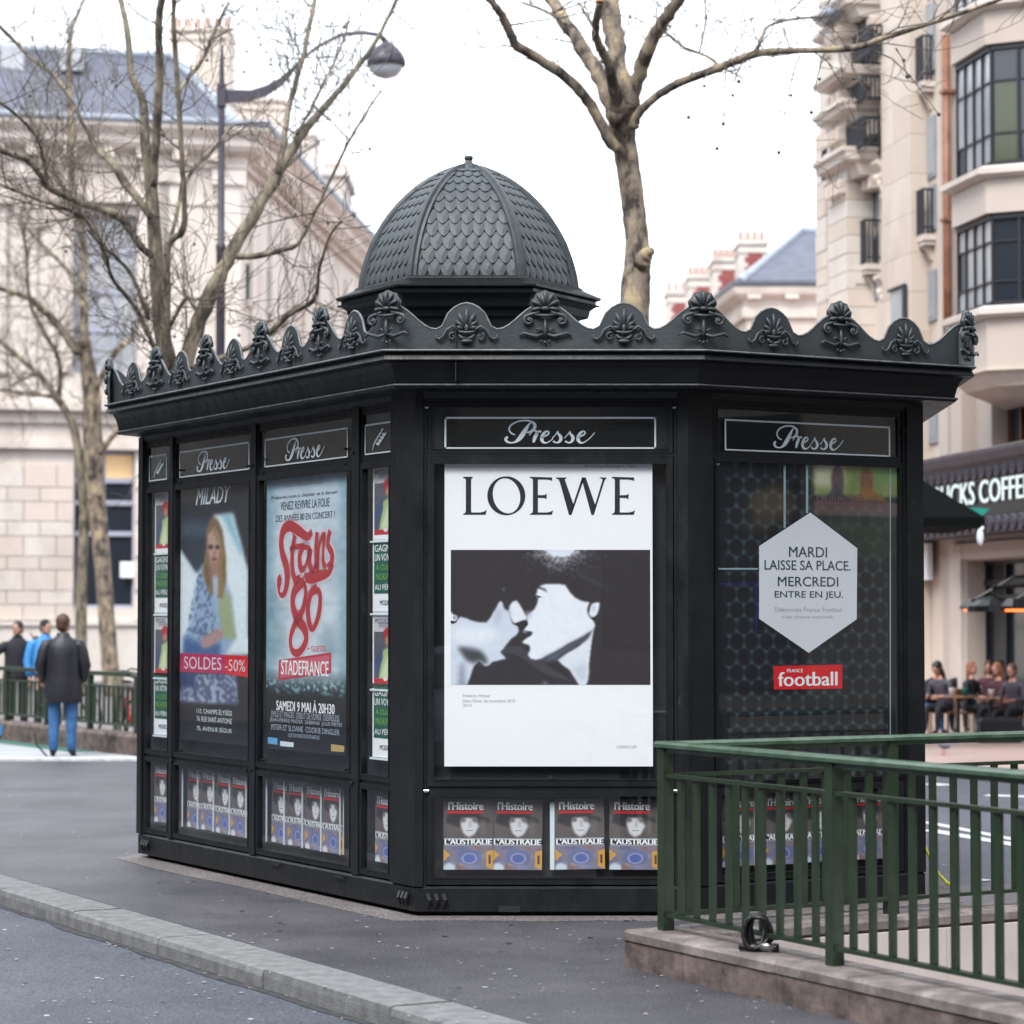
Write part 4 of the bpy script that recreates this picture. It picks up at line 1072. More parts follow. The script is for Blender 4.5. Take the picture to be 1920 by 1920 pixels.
def txt(lst, name, m, yy=-.002, bold=.0):
    mb = MB()
    for s, a, b, c, d in lst:
        m_ = (a + b) / 2; x0, z0 = qc(a, d)[0], qc(m_, d)[1]; x1, z1 = qc(b, c)[0], qc(m_, c)[1]; put_text(mb, s, x0 * W_, H_ - z0 * H_, (x1 - x0) * W_, (z0 - z1) * H_, yy, bold=bold)
    return mb.build(name, m, t)
navy = mat('navy ink', (.03, .05, .09), .6)
txt([('Préparez-vous à chanter et à danser', 85, 520, 225, 255), ('VENEZ REVIVRE LA FOLIE', 145, 465, 270, 325), ('DES ANNÉES 80 EN CONCERT !', 115, 500, 345, 400)], 'lettering', navy, bold=.03)
txt([('SPECTACLE LIVE 80', 175, 420, 150, 175)], 'small_lettering', mat('grey blue ink', (.25, .28, .34), .6))
txt([('+ GUESTS', 320, 440, 1225, 1262)], 'guest_lettering', M['red'])
def quadc(pts, m, name, yy):
    mb = MB(); mb.add([(lambda r: (r[0] * W_, yy, H_ - r[1] * H_))(qc(*p)) for p in pts], [tuple(range(4))]); return mb.build(name, m, t)
quadc([(132, 1450), (476, 1402), (476, 1268), (134, 1318)], mat('stamp red', (.45, .02, .045), .5), 'stamp', -.0022)
quadc([(142, 1434), (466, 1390), (466, 1284), (144, 1332)], mat('stamp pink', (.52, .10, .14), .5), 'stamp_field', -.0026)
txt([('STADEFRANCE', 150, 460, 1322, 1420)], 'stamp_lettering', M['white'], -.0032, .02)
txt([('SAMEDI 9 MAI À 20H30', 118, 498, 1578, 1660)], 'date_lettering', M['white'], bold=.03)
gl = mat('pale grey blue ink', (.35, .42, .50), .6)
txt([('EMILE ET IMAGES  DEBUT DE SOIREE  DESIRELESS', 85, 530, 1665, 1705), ('JEAN-PIERRE MADER  SABRINA  JULIE PIETRI', 75, 545, 1712, 1745), ('PETER ET SLOANE  COOKIE DINGLER', 85, 530, 1755, 1792), ('LOCATIONS POINTS DE VENTE HABITUELS', 195, 400, 1805, 1830)], 'credits', gl, bold=.01)
quadc([(62, 1865), (125, 1872), (125, 1830), (62, 1822)], mat('logo blue', (.12, .35, .65), .5), 'logo_panel', -.002)
quadc([(142, 1880), (230, 1888), (230, 1858), (142, 1848)], M['signwhite'], 'logo_panel', -.002)
quadc([(475, 1915), (560, 1920), (562, 1880), (476, 1868)], mat('logo gold', (.45, .32, .12), .5), 'logo_panel', -.002)

# fashion sale poster
u0 = fAB.u(338, y); u1 = fAB.u(467, y); zb, zt_ = z(1437), z(862)
t, W_, H_ = sheet(fAB, 'poster', 'dark sale poster of a long-haired woman behind a pink and red band', 'poster', u0, u1, zb, zt_, y, 'inner')
def qc(a, b):
    px, py = 320 + a / 3.556, 860 + b / 3.556
    u, zz = fAB.uz(px, py, y); return (u - u0) / W_, (zt_ - zz) / H_
ik = Ink(110, 300, (28, 27, 33))
S = lambda pts: [qc(*p) for p in pts]
ik.a += ik.noise(3, (5, 12), 26)[..., None]
ik.poly(S([(280, 375), (420, 360), (520, 750), (520, 1310), (60, 1330), (62, 585), (170, 760), (260, 700)]), (226, 238, 244), 2)
ik.poly(S([(40, 395), (290, 385), (270, 640), (180, 750), (62, 590)]), (30, 38, 52), 2)
ik.poly(S([(40, 430), (290, 420), (280, 520), (40, 520)]), (62, 78, 96), 4, .8)
ik.poly(S([(340, 375), (400, 370), (480, 620), (470, 650)]), (126, 186, 208), 2, .8)
ik.poly(S([(280, 560), (360, 560), (400, 700), (420, 900), (350, 760)]), (226, 238, 244), 3, .8)
# figure: printed top, bare arm, skirt
ik.poly(S([(205, 700), (330, 720), (400, 900), (415, 1000), (430, 1200), (360, 1320), (80, 1330), (90, 1200), (140, 1060), (160, 880)]), (150, 176, 204), 2)
ik.poly(S([(330, 880), (400, 910), (415, 1050), (440, 1200), (350, 1200), (320, 1000)]), (158, 170, 128), 2)
ik.poly(S([(80, 1330), (90, 1180), (200, 1230), (330, 1230), (330, 1330)]), (70, 100, 150), 3)
ik.poly(S([(200, 1210), (300, 1130), (350, 1150), (355, 1190), (260, 1260), (205, 1260)]), (176, 140, 140), 1)
rn = np.random.RandomState(5); sp = ik.blur((rn.rand(ik.h, ik.w) < .3).astype(float), 1)
fig = ((ik.Y > .33) & (ik.Y < .70)).astype(float)
tmp = Ink(110, 300, (0, 0, 0)); tmp.poly(S([(205, 700), (260, 740), (300, 1000), (300, 1150), (200, 1210), (100, 1180), (150, 900)]), (1, 1, 1)); ik.put((sp > .34) * tmp.a[..., 0] * .7, (70, 84, 116))
hair = S([(265, 395), (310, 400), (345, 470), (365, 620), (370, 800), (340, 930), (300, 920), (245, 850), (215, 760), (235, 600), (235, 480)])
ik.poly(hair, (122, 96, 66), 1)
ik.poly(S([(250, 500), (285, 470), (320, 500), (332, 600), (322, 680), (295, 725), (262, 700), (248, 620)]), (186, 150, 134), 1)
ik.poly(S([(268, 460), (300, 455), (345, 560), (350, 800), (330, 860), (335, 620)]), (154, 128, 88), 1, .8)
ik.poly(S([(268, 690), (318, 690), (322, 770), (300, 800), (272, 790)]), (162, 122, 106), 1)
ik.poly(S([(276, 790), (318, 780), (322, 900), (300, 935), (280, 900)]), (176, 190, 206), 1)
ik.poly(S([(236, 600), (256, 640), (268, 720), (280, 800), (282, 900), (262, 905), (238, 840), (215, 760)]), (132, 104, 68), 1)
ik.poly(S([(334, 600), (366, 620), (372, 800), (345, 935), (316, 900), (322, 800), (318, 720)]), (146, 118, 76), 1)
ik.poly(S([(226, 700), (246, 720), (262, 860), (244, 830)]), (92, 66, 42), 1, .7); ik.poly(S([(350, 640), (362, 640), (360, 800), (345, 850)]), (98, 72, 46), 1, .7)
ik.ell(*qc(268, 590), .04, .007, (40, 26, 28)); ik.ell(*qc(312, 590), .035, .007, (40, 26, 28)); ik.ell(*qc(292, 630), .018, .012, (150, 108, 94), 0, .8); ik.ell(*qc(292, 668), .045, .006, (134, 60, 64))
ik.poly(S([(60, 1430), (440, 1440), (450, 1640), (60, 1620)]), (160, 172, 196), 1)
tmp = Ink(110, 300, (0, 0, 0)); tmp.poly(S([(60, 1430), (440, 1440), (450, 1640), (60, 1620)]), (1, 1, 1)); ik.put((sp > .30) * tmp.a[..., 0] * .8, (56, 66, 100))
ik.poly(S([(0, 1650), (570, 1650), (570, 2100), (0, 2100)]), (16, 18, 26), 1); ik.poly(S([(60, 1430), (170, 1430), (160, 1520), (60, 1530)]), (34, 56, 104), 2)
for c_ in range(3): ik.a[..., c_] = ik.blur(ik.a[..., c_], 1)
ik.a += ik.noise(7, (50, 140), 16)[..., None]
obj('picture', ik.mesh('picture', 0, 0, W_, H_, -.001), t)
quadc([(62, 1420), (365, 1435), (365, 1308), (62, 1296)], mat('magenta band', (.42, .02, .10), .5), 'sale_band', -.002)
quadc([(365, 1435), (535, 1460), (535, 1318), (365, 1308)], mat('red band', (.60, .01, .015), .5), 'sale_band', -.002)
txt([('SOLDES', 92, 342, 1322, 1405), ('-50%', 366, 500, 1340, 1418)], 'sale_lettering', mat('soft white ink', (.70, .55, .62), .5), -.0032, .01)
mb = MB(); x0, x1 = qc(170, 250)[0], qc(385, 250)[0]; z0, z1 = qc(285, 300)[1], qc(285, 190)[1]; put_text(mb, 'MILADY', x0 * W_, H_ - z0 * H_, (x1 - x0) * W_, (z0 - z1) * H_, -.002, bold=.02, shear=.35); mb.build('lettering', M['signwhite'], t)
txt([('110, CHAMPS ÉLYSÉES', 175, 410, 1665, 1710), ('74, RUE SAINT-ANTOINE', 175, 410, 1725, 1765), ('75, AVENUE SÉGUR', 175, 410, 1785, 1825)], 'address_lettering', M['signwhite'], bold=.01)

# ---- history magazines in the lower windows
def magazine_sheet():
    ik = Ink(64, 96, (96, 88, 88)); ik.a += ik.noise(2, (6, 6), 24)[..., None]
    ik.ell(.42, .27, .36, .13, (52, 48, 50), 1); ik.poly([(.02, .34), (.2, .2), (.9, .26), (.95, .33), (.5, .3)], (44, 41, 44), 1)
    ik.poly([(.36, .26), (.66, .26), (.72, .38), (.62, .5), (.5, .54), (.40, .48), (.34, .36)], (214, 214, 218), 1)
    ik.poly([(.36, .26), (.44, .26), (.45, .31), (.36, .33)], (70, 66, 68), 1, .8); ik.poly([(.55, .26), (.67, .26), (.70, .34), (.60, .32)], (80, 76, 78), 1, .8)
    ik.rect(.51, .30, .56, .40, (150, 148, 150), 1, .6); ik.rect(.46, .435, .60, .45, (110, 100, 104), 0, .8); ik.rect(.72, .28, .86, .5, (120, 112, 108), 2, .6)
    ik.rect(0, .66, 1, 1, (128, 122, 140)); r = np.random.RandomState(6)
    for _ in range(26):
        ik.ell(r.rand(), .68 + .32 * r.rand(), .03 + .08 * r.rand(), .01 + .03 * r.rand(), [(196, 150, 88), (150, 96, 84), (126, 140, 186), (176, 168, 160), (92, 98, 150)][r.randint(5)], 1, .8)
    ik.ell(.52, .82, .26, .12, (104, 114, 158), 1); ik.ell(.52, .84, .16, .08, (150, 150, 190), 0); ik.ell(.52, .84, .12, .06, (84, 104, 168), 0)
    ik.poly([(.0, .70), (.14, .79), (.0, .88)], (206, 156, 78), 0); ik.poly([(.86, .74), (1, .72), (1, 1), (.86, .96)], (206, 156, 78), 0); ik.rect(.91, .79, .96, .92, (96, 66, 50)); ik.ell(.12, .97, .12, .06, (206, 216, 226), 1)
    ik.rect(.02, .555, .98, .572, (206, 216, 222), 0, .7); ik.rect(.02, .645, .98, .657, (196, 206, 214), 0, .7); ik.rect(0, .575, 1, .642, (22, 28, 40))
    return ik
MW, MH = .288, .405
mg_ink = magazine_sheet()
mgp = mg_ink.mesh('cover', 0, 0, MW, MH, -.001)
mbs = MB(); mbs.box((0, 0, 0), (MW, .006, MH)); mgb = mbs.mesh('pages', M['white'])
mbs = MB(); put_text(mbs, 'l\'Histoire', .10 * MW, .85 * MH, .70 * MW, .12 * MH, -.002, bold=.04); mgt = mbs.mesh('title', M['white'])
mbs = MB(); mbs.add([(.06 * MW, -.0015, .835 * MH), (.82 * MW, -.0015, .835 * MH), (.76 * MW, -.0015, .80 * MH), (.10 * MW, -.0015, .80 * MH)], [(0, 3, 2, 1)]); mgr = mbs.mesh('red_band', M['red'])
mbs = MB(); put_text(mbs, 'L\'AUSTRALIE', .03 * MW, .358 * MH, .94 * MW, .078 * MH, -.002, bold=.07); mgl = mbs.mesh('headline', M['white'])
mag0 = None; _tilt = []
def magazine(f, u, zb, y, label, group='history magazines in the lower windows', tilt=0):
    global mag0
    o = f.T @ Vector((u, y, zb)) + KC; rz = math.atan2(f.d.y, f.d.x)
    if mag0 is None:
        mag0 = thing('magazine', label, 'magazine', o, rz, group)
        for nm, me in (('pages', mgb), ('cover', mgp), ('title', mgt), ('red_band', mgr), ('headline', mgl)): obj(nm, me, mag0)
        return mag0
    c = copy_tree(mag0); c.location = o; k = len(_tilt); _tilt.append(1); c.rotation_euler = (0, [.012, -.016, .006, -.008, .02, -.004, .014][k % 7], rz); c['label'] = label; return c
zl = z(1638)
ML = ['leftmost history magazine below the white fashion poster', 'second history magazine from the left below the white fashion poster', 'history magazine just right of the white strip below the fashion poster', 'rightmost history magazine below the white fashion poster']
yy = .045
for px, lb, k in ((832, ML[0], 0), (923, ML[1], 1), (1041, ML[2], 2), (1142, ML[3], 3)):
    magazine(fBC, fBC.u(px, yy), zl, yy + .006 * (k % 2), lb)
def divider(f, px, y=.04, w_=.026):
    mb = MB(f.T); u = f.u(px, y); mb.box((u, y, zl), (u + w_, y + .01, z(1510))); mb.build('divider', M['signwhite'], kiosk)
divider(fBC, 1031)
for i, px in enumerate((1352, 1430, 1502, 1592)):
    magazine(fCD, fCD.u(px, yy), zl, yy + .006 * (i % 2), ['first', 'second', 'third', 'fourth'][i] + ' history magazine from the left behind the green railing below the black poster')
divider(fCD, 1413); divider(fCD, 1582)
pw = lambda f, px: f.u(px, yy)
u = LB[2][0] + .06
for i in range(4): magazine(fAB, u + i * .272, zl, yy + .03 - .008 * i, ['leftmost', 'second', 'third', 'rightmost'][i] + ' history magazine in the window below the concert poster')
u = LB[1][0] + .06
for i in range(4): magazine(fAB, u + i * .272, zl, yy + .03 - .008 * i, ['leftmost', 'second', 'third', 'rightmost'][i] + ' history magazine in the window below the sale poster')
magazine(fAB, LB[0][0] + .06, zl, yy, 'lone history magazine low in the far left window of the kiosk')
magazine(fAB, LB[3][0] + .10, zl, yy, 'lone history magazine low in the narrow window beside the corner post')
for (a, b, _, _) in LB[1:3]:
    for k in range(5):
        mb = MB(fAB.T); u = a + .052 + k * .272; mb.box((u, .036, zl), (u + .007, .044, z(1505))); mb.build('divider', M['signwhite'], kiosk)

# ---- rack of magazines and green leaflets in the two narrow windows
def rack_cover():
    ik = Ink(50, 80, (92, 92, 104)); ik.rect(0, 0, 1, .22, (206, 204, 210)); ik.rect(.2, .10, .75, .16, (120, 116, 124), 1, .6)
    ik.ell(.62, .26, .22, .10, (176, 34, 44), 1); ik.ell(.60, .36, .12, .07, (190, 130, 100), 1); ik.poly([(.2, .95), (.4, .5), (.8, .42), (.98, .95)], (176, 198, 136), 1); ik.poly([(.0, .7), (.3, .45), (.4, .6), (.1, .95)], (62, 84, 130), 1, .8)
    ik.poly([(.3, .9), (.6, .55), (.7, .9)], (226, 232, 200), 1, .8); ik.rect(0, .93, 1, 1, (196, 40, 54), 0); ik.ell(.5, .93, .1, .03, (240, 220, 224), 0); return ik
RW = .34
rc = rack_cover().mesh('cover', .02, .03, RW - .04, .40, -.001)
mbs = MB(); mbs.box((0, 0, 0), (RW, .008, .46)); rcb = mbs.mesh('pages', M['white'])
mbs = MB(); put_text(mbs, 'MODES', .03, .435 - .045, .18, .03, -.0022, bold=.01); rct = mbs.mesh('title', navy)
dg = mat('dark green ink', (.01, .10, .07), .5); lg = mat('light green ink', (.16, .42, .05), .5)
mbs = MB(); mbs.box((0, 0, 0), (RW, .008, .44)); lfb = mbs.mesh('card', M['white'])
mbs = MB(); mbs.box((.02, -.002, .115), (RW, 0, .42)); lfg = mbs.mesh('green_field', dg)
mbs = MB()
for s, zz in (('GAGNEZ', .365), ('UN VOYAGE', .31), ('AU PÉROU', .135)): put_text(mbs, s, .035, zz, RW - .06, .042, -.004, bold=.02)
lft = mbs.mesh('lettering', M['white'])
mbs = MB()
for s, zz in (('À CUZCO', .255), ('MACHU PICCHU', .195)): put_text(mbs, s, .05, zz, RW - .07, .04, -.004, bold=.02)
lfu = mbs.mesh('green_lettering', lg)
mbs = MB(); put_text(mbs, 'MODES', .10, .045, .14, .03, -.0022, bold=.01); lfm = mbs.mesh('small_title', navy)
first = {}
for bi, where in ((0, 'the far left window'), (3, 'the narrow window beside the corner post')):
    ua, ub = LB[bi][0] + .05, LB[bi][1] - .04; u = ua + (.02 if bi else .0)
    mb = MB(fAB.T); mb.box((ua - .012, .075, z(1437)), (ua, .10, z(862))); mb.box((ua, .095, z(1437)), (ub, .10, z(862))); mb.build('rack_lining', M['inner_grey'], kiosk)
    for i, (kind, zc) in enumerate((('m', z(1005)), ('l', z(1148)), ('m', z(1297)), ('l', z(1432)))):
        yv = .04; o = fAB.T @ Vector((u, yv, zc)) + KC; rz = math.atan2(fAB.d.y, fAB.d.x)
        hi = 'upper' if i < 2 else 'lower'
        lb = (hi + (' fashion magazine with a red-hatted figure in ' if kind == 'm' else ' green and white prize card in ') + where)
        if kind not in first:
            t = thing('magazine' if kind == 'm' else 'display_card', lb, 'magazine' if kind == 'm' else 'card', o, rz, 'racked fashion magazines' if kind == 'm' else 'green prize cards')
            for nm, me in ((('pages', rcb), ('cover', rc), ('title', rct)) if kind == 'm' else (('card', lfb), ('green_field', lfg), ('lettering', lft), ('green_lettering', lfu), ('small_title', lfm))): obj(nm, me, t)
            first[kind] = t
        else:
            t = copy_tree(first[kind]); t.location = o; t.rotation_euler = (0, 0, rz); t['label'] = lb
        mb = MB(fAB.T); mb.box((ua, .03, zc - .016), (ub, .095, zc - .004)); mb.build('rack_shelf', M['signwhite'], kiosk)
# ================================================================== metro stair surround: granite parapet, inner slabs, green railing
par = thing('stone_parapet', 'low pink granite parapet round the metro stairs, corner at the kiosk front', 'parapet', P1)
PZ = .185
def prl(p): return Vector(p) - P1
rnd = random.Random(11)
def parapet_run(Pt, d, n, sgn, L, joints, cx0):
    """Pt origin on the railing line, n direction to the stair; blocks below, coping above"""
    T = frame(Vector((0, 0, 0)), d)
    s = 1 if Vector((-d.y, d.x, 0)).dot(n) > 0 else -1
    for i in range(len(joints) - 1):
        a, b = joints[i] + .002, joints[i + 1] - .002
        mb = MB(T); y0, y1 = sorted((-HT * s, (-HT + .12) * s)); mb.box((a, y0, -.02), (b, y1, PZ - .055)); mb.build('block', M['granite'], par)
        j = rnd.uniform(-.0015, .0015); o = .008
        mb = MB(T); ys = sorted((-(HT + o) * s, (HT + .0) * s)); mb.bbox((a, ys[0] + j, PZ - .052), (b, ys[1] + j, PZ), .014); mb.build('coping_stone', M['granite_top'], par)
    mb = MB(T); y0, y1 = sorted(((-HT + .125) * s, (HT - .02) * s)); mb.box((joints[0] + .01, y0, -.05), (joints[-1], y1, PZ - .055)); mb.build('core', M['granite'], par)
parapet_run(P1, dF, nF, 1, LF, [-.135, .42, 1.22, 1.78, 2.75, 3.6, LF], 0)
parapet_run(P1, dR, -nR, 1, LR, [.17, .9, 1.75, 2.5, 3.3, LR], 0)
# pale slabs lining the stairwell
well = thing('stairwell', 'pale stone lined stairwell going down below the green railing', 'stairwell', P1)
Tr = frame(Vector((0, 0, 0)), dR)
xs = [.16, .86, 1.62, 2.38, 3.14, 3.9, 4.7]
for r_ in range(3):
    z1 = PZ - .01 - r_ * .62 - (.055 if r_ == 0 else 0); z0 = PZ - .01 - (r_ + 1) * .62 + .004
    for i in range(len(xs) - 1):
        mb = MB(Tr); mb.box((xs[i] + .002, -HT - .012 - .012, z0), (xs[i + 1] - .002, -HT + .02, z1 - .004)); mb.build('wall_slab', M['tile'], well)
Tf = frame(Vector((0, 0, 0)), dF)
for r_ in range(3):
    z1 = PZ - .06 - r_ * .6; z0 = z1 - .595
    for i in range(6):
        mb = MB(Tf); a = -.0 + .16 + i * .76; mb.box((a, HT - .02, z0), (a + .755, HT + .014, z1)); mb.build('wall_slab', M['tile'], well)
for i in range(12):       # steps descend away from the corner towards the right
    a = 3.9 - .31 * i
    mb = MB(Tr); mb.box((.2, -4.6, -.2 - .165 * (i + 1) - .17), (4.6, -HT - .02, -.2 - .165 * (i + 1))) if i == 11 else mb.box((a - .31 + .6, -4.6, -.17 * (i + 1) - .5), (a + .6, -HT - .03, -.17 * (i + 1))); mb.build('step', M['granite'], well)
# green railing
rail = thing('railing', 'green metal railing with flat balusters round the metro stairs', 'railing', P1)
TR_Z = 1.112
def rail_run(d, L, posts, nb, skip0, inset):
    T = frame(Vector((0, 0, 0)), d); g = M['railgreen']
    # handrail: wide top with chamfered sides
    mb = MB(T); pr = [(-.045, TR_Z - .028), (-.045, TR_Z - .012), (-.030, TR_Z), (.030, TR_Z), (.045, TR_Z - .012), (.045, TR_Z - .028), (.02, TR_Z - .034), (.02, TR_Z - .052), (-.02, TR_Z - .052), (-.02, TR_Z - .034)]
    mb.loft([[(x, y, zz) for y, zz in pr] for x in (inset, L)], cap=True); mb.build('handrail', M['rail_top'], rail)
    for zz, nm in ((.945, 'mid_rail'), (.262, 'bottom_rail')):
        mb = MB(T); mb.box((inset * .3 + .02, -.022, zz - .009), (L, .022, zz + .009)); mb.build(nm, g, rail)
    for px in posts:
        if px == 0 and skip0: continue
        mb = MB(T); mb.box((px - .03, -.03, PZ), (px + .03, .03, TR_Z - .036)); mb.build('post', g, rail)
    sp = (posts[1] - posts[0]) / 10
    n = int(L / sp)
    for i in range(1, n + 1):
        x = i * sp
        if any(abs(x - q) < sp * .4 for q in posts): continue
        BAL.append((T, x))
BAL = []
mbb = MB(); mbb.box((-.0185, -.010, .2535), (.0185, .010, .936)); BME = mbb.mesh('baluster', M['railgreen'])
rail_run(dF, LF, [0, 1.449, 2.898, 4.347], 10, False, -.045)
rail_run(dR, LR, [0, 1.40, 2.8, 4.2], 10, True, .048)
for T, x in BAL:
    o = obj('baluster', BME, rail); o.matrix_local = T @ Matrix.Translation((x, 0, 0))

# ---- bicycle lock left on the coping
o = G(1420, 1784, PZ); o.z = PZ
lk = thing('bicycle_lock', 'coiled black bicycle lock with a chrome barrel lying on the granite coping', 'lock', o, math.atan2(dF.y, dF.x) + .9); lk.scale = (1.12, 1.12, 1.12)
mb = MB(); pts = []
for i in range(70):
    a = i / 69 * 2 * math.pi * 5.3; pts.append((.048 * math.cos(a) * (1 - .25 * math.sin(a * .31)) + .012 * math.sin(a * .47), -.005 + .02 * math.sin(a * .5) + .01 * math.cos(i * .7), .085 + .068 * math.sin(a) - .01 * (i / 70)))
mb.tube(pts, .009, 6); mb.build('cable', M['plastic_black'], lk, True)
mb = MB(); mb.tube([(-.075, -.01, .016), (-.02, -.012, .018), (.02, -.014, .018)], [.012, .016, .016], 10); mb.tube([(.062, -.014, .018), (.09, -.014, .018)], .019, 10); mb.build('lock_body', M['plastic_black'], lk, True)
mb = MB(); mb.tube([(.012, -.02, .024), (.07, -.02, .024)], .0165, 12); mb.build('barrel', M['steel'], lk, True)
# ---- yellow strap
a, b = G(1735, 1590, .0), G(1776, 1665)
tp = thing('yellow_strap', 'thin bright yellow strap slanting down to the ground behind the railing', 'strap', b)
p0 = P(1728, 1575, b.y + .5) - b
mb = MB(); mb.tube([p0, p0 * .55 + Vector((0, 0, -.02)), p0 * .3 + Vector((.0, 0, -.01)), Vector((0, 0, .03)), Vector((.05, -.02, .012))], [.012, .014, .010, .012, .012], 6); mb.build('strap', M['yellow'], tp)
# ================================================================== bare plane trees and the street lamp
def tree(label, Y, base_px, limbs, nt, seed, bark, tw=(.5, 1.4), balls=0, clump=1.0, group='bare plane trees', twig_r=.008, region=None):
    """limbs: (name, [(px, py, width px)], depth drift): every limb gets its own lean towards or away from the viewer"""
    rn = random.Random(seed)
    b = Vector((P(base_px, 1160, Y).x, Y, 0)); t = thing('plane_tree', label, 'tree', b, 0, group)
    sc_ = Y / F; segs = []
    for name, pts, drift in limbs:
        n = len(pts); W = []; Rd = []
        # dense smooth centre line
        q = [Vector((x, y_, w_)) for x, y_, w_ in pts]; D = []
        for i in range(n - 1):
            p0, p1, p2, p3 = q[max(i - 1, 0)], q[i], q[i + 1], q[min(i + 2, n - 1)]
            for j in range(4):
                k = j / 4; D.append(.5 * ((2 * p1) + (p2 - p0) * k + (2 * p0 - 5 * p1 + 4 * p2 - p3) * k * k + (3 * p1 - p0 - 3 * p2 + p3) * k ** 3))
        D.append(q[-1])
        for i, v in enumerate(D):
            k = i / (len(D) - 1); yy = Y + drift * k ** 1.2
            pt = P(v.x, v.y, yy); r = max(.006, v.z * sc_ / 2)
            wob = r * .22 if name != 'trunk' else r * .03
            W.append(pt - b + Vector((rn.uniform(-1, 1) * wob, rn.uniform(-1, 1) * wob, 0))); Rd.append(r * (rn.uniform(.93, 1.07) if name != 'trunk' else rn.uniform(.97, 1.03)))
        mb = MB(); mb.tube(W, Rd, 10 if Rd[0] > .05 else 7)
        mb.build(name, bark, t, True)
        if name != 'trunk' or len(limbs) < 3:
            for i in range(len(W) - 1): segs.append((W[i], W[i + 1], Rd[i], (W[i + 1] - W[i]).length / (Rd[i] + .05)))
    # twigs grow out of the limbs, bend upward and fork
    mb = MB(); tips = []
    tot = sum(s[3] for s in segs); 
    def grow(p, d, r, L, lev):
        n = 5 if lev == 0 else 4; pts = [p]; rad = [r]; st_ = L / n
        for i in range(n):
            d = (d + Vector((rn.gauss(0, .22), rn.gauss(0, .22), rn.gauss(.10, .20)))).normalized(); p = p + d * st_; pts.append(p); rad.append(max(.0036, r * (1 - .8 * (i + 1) / n)))
            if lev < 2 and rn.random() < (.75 if lev == 0 else .5): grow(p, (d + Vector((rn.gauss(0, .6), rn.gauss(0, .6), rn.gauss(.1, .5)))).normalized(), rad[-1] * .75, L * rn.uniform(.35, .6), lev + 1)
        mb.tube(pts, rad, 4 if r > .006 else 3, cap=False); tips.append(p)
    for _ in range(nt):
        x = rn.random() * tot; 
        for s in segs:
            x -= s[3]
            if x <= 0: break
        d = (s[1] - s[0]).normalized(); side = Vector((rn.gauss(0, 1), rn.gauss(0, 1), rn.gauss(.2, .8))).normalized()
        grow(s[0].lerp(s[1], rn.random()), (d * .55 + side).normalized(), min(twig_r, s[2] * .55) * rn.uniform(.6, 1.3), rn.uniform(*tw), 0)
    mb.build('twigs', M['twig'], t, kind='stuff')
    if balls:
        mb = MB()
        for _ in range(balls):
            p = rn.choice(tips); l = rn.uniform(.05, .15); mb.tube([p, p - Vector((0, 0, l))], .0015, 3, cap=False); mb.ball(p - Vector((0, 0, l + .015)), .017, 6, 4)
        mb.build('seed_balls', M['iron'], t, kind='stuff')
    return t
T1 = [('trunk', [(334, 1465, 66), (332, 1255, 56), (330, 1000, 52), (326, 800, 44), (318, 700, 40), (306, 640, 32), (298, 560, 30), (292, 480, 28), (287, 400, 26), (281, 330, 24), (272, 262, 20), (268, 190, 16), (247, 140, 14), (239, 60, 12), (224, -10, 10)], .4),
      ('limb', [(287, 350, 14), (292, 280, 15), (296, 200, 18), (301, 120, 16), (298, 60, 15), (305, -15, 14)], -.8),
      ('limb', [(308, 700, 20), (313, 640, 17), (313, 540, 14), (316, 460, 14), (343, 432, 13), (346, 380, 10), (341, 300, 10), (333, 170, 10), (326, 60, 9), (325, -10, 8)], -1.2),
      ('limb', [(330, 760, 30), (345, 690, 32), (375, 600, 30), (410, 520, 28), (440, 465, 26), (480, 395, 24), (522, 325, 22), (560, 260, 18), (600, 212, 14), (640, 165, 12), (690, 100, 10), (722, 45, 8), (752, -20, 7)], 1.2),
      ('branch', [(522, 325, 12), (535, 250, 12), (545, 190, 12), (570, 100, 10), (592, -10, 9)], .8),
      ('branch', [(445, 480, 14), (480, 480, 13), (530, 468, 10), (560, 455, 8), (592, 395, 6), (625, 325, 6), (660, 255, 5), (700, 190, 4), (716, 170, 3)], -1),
      ('branch', [(556, 250, 7), (580, 210, 6), (610, 150, 5), (636, 95, 5), (655, 40, 4)], 1.5),
      ('limb', [(284, 480, 14), (262, 460, 14), (230, 412, 17), (195, 395, 14), (160, 383, 14), (90, 350, 14), (78, 330, 12), (50, 300, 11), (20, 290, 10), (-20, 272, 9)], -1.5),
      ('branch', [(90, 348, 8), (85, 320, 7), (70, 260, 6), (30, 215, 6), (-10, 185, 6)], -1.5),
      ('limb', [(286, 410, 14), (240, 350, 16), (205, 300, 15), (188, 286, 12), (160, 240, 8), (135, 190, 8), (100, 140, 9), (60, 110, 8), (30, 80, 8), (-10, 40, 8)], 1.0),
      ('branch', [(280, 600, 9), (250, 520, 8), (215, 480, 7), (195, 462, 7), (150, 405, 6), (60, 370, 6), (0, 345, 6)], -.8),
      ('branch', [(300, 680, 11), (262, 590, 9), (240, 560, 8), (210, 520, 7), (196, 470, 7), (165, 430, 6)], -1.4),
      ('branch', [(318, 460, 8), (345, 350, 8), (375, 300, 7), (410, 270, 6), (440, 235, 4), (500, 230, 3)], 1.2),
      ('branch', [(330, 180, 8), (350, 150, 7), (380, 110, 7), (400, 60, 6), (430, 5, 5)], .6),
      ('branch', [(315, 620, 8), (345, 565, 8), (362, 562, 7), (368, 580, 5)], -.7),
      ('branch', [(320, 700, 12), (470, 650, 10), (540, 590, 12), (590, 560, 9), (600, 500, 6), (620, 440, 5), (640, 415, 4)], -2)]
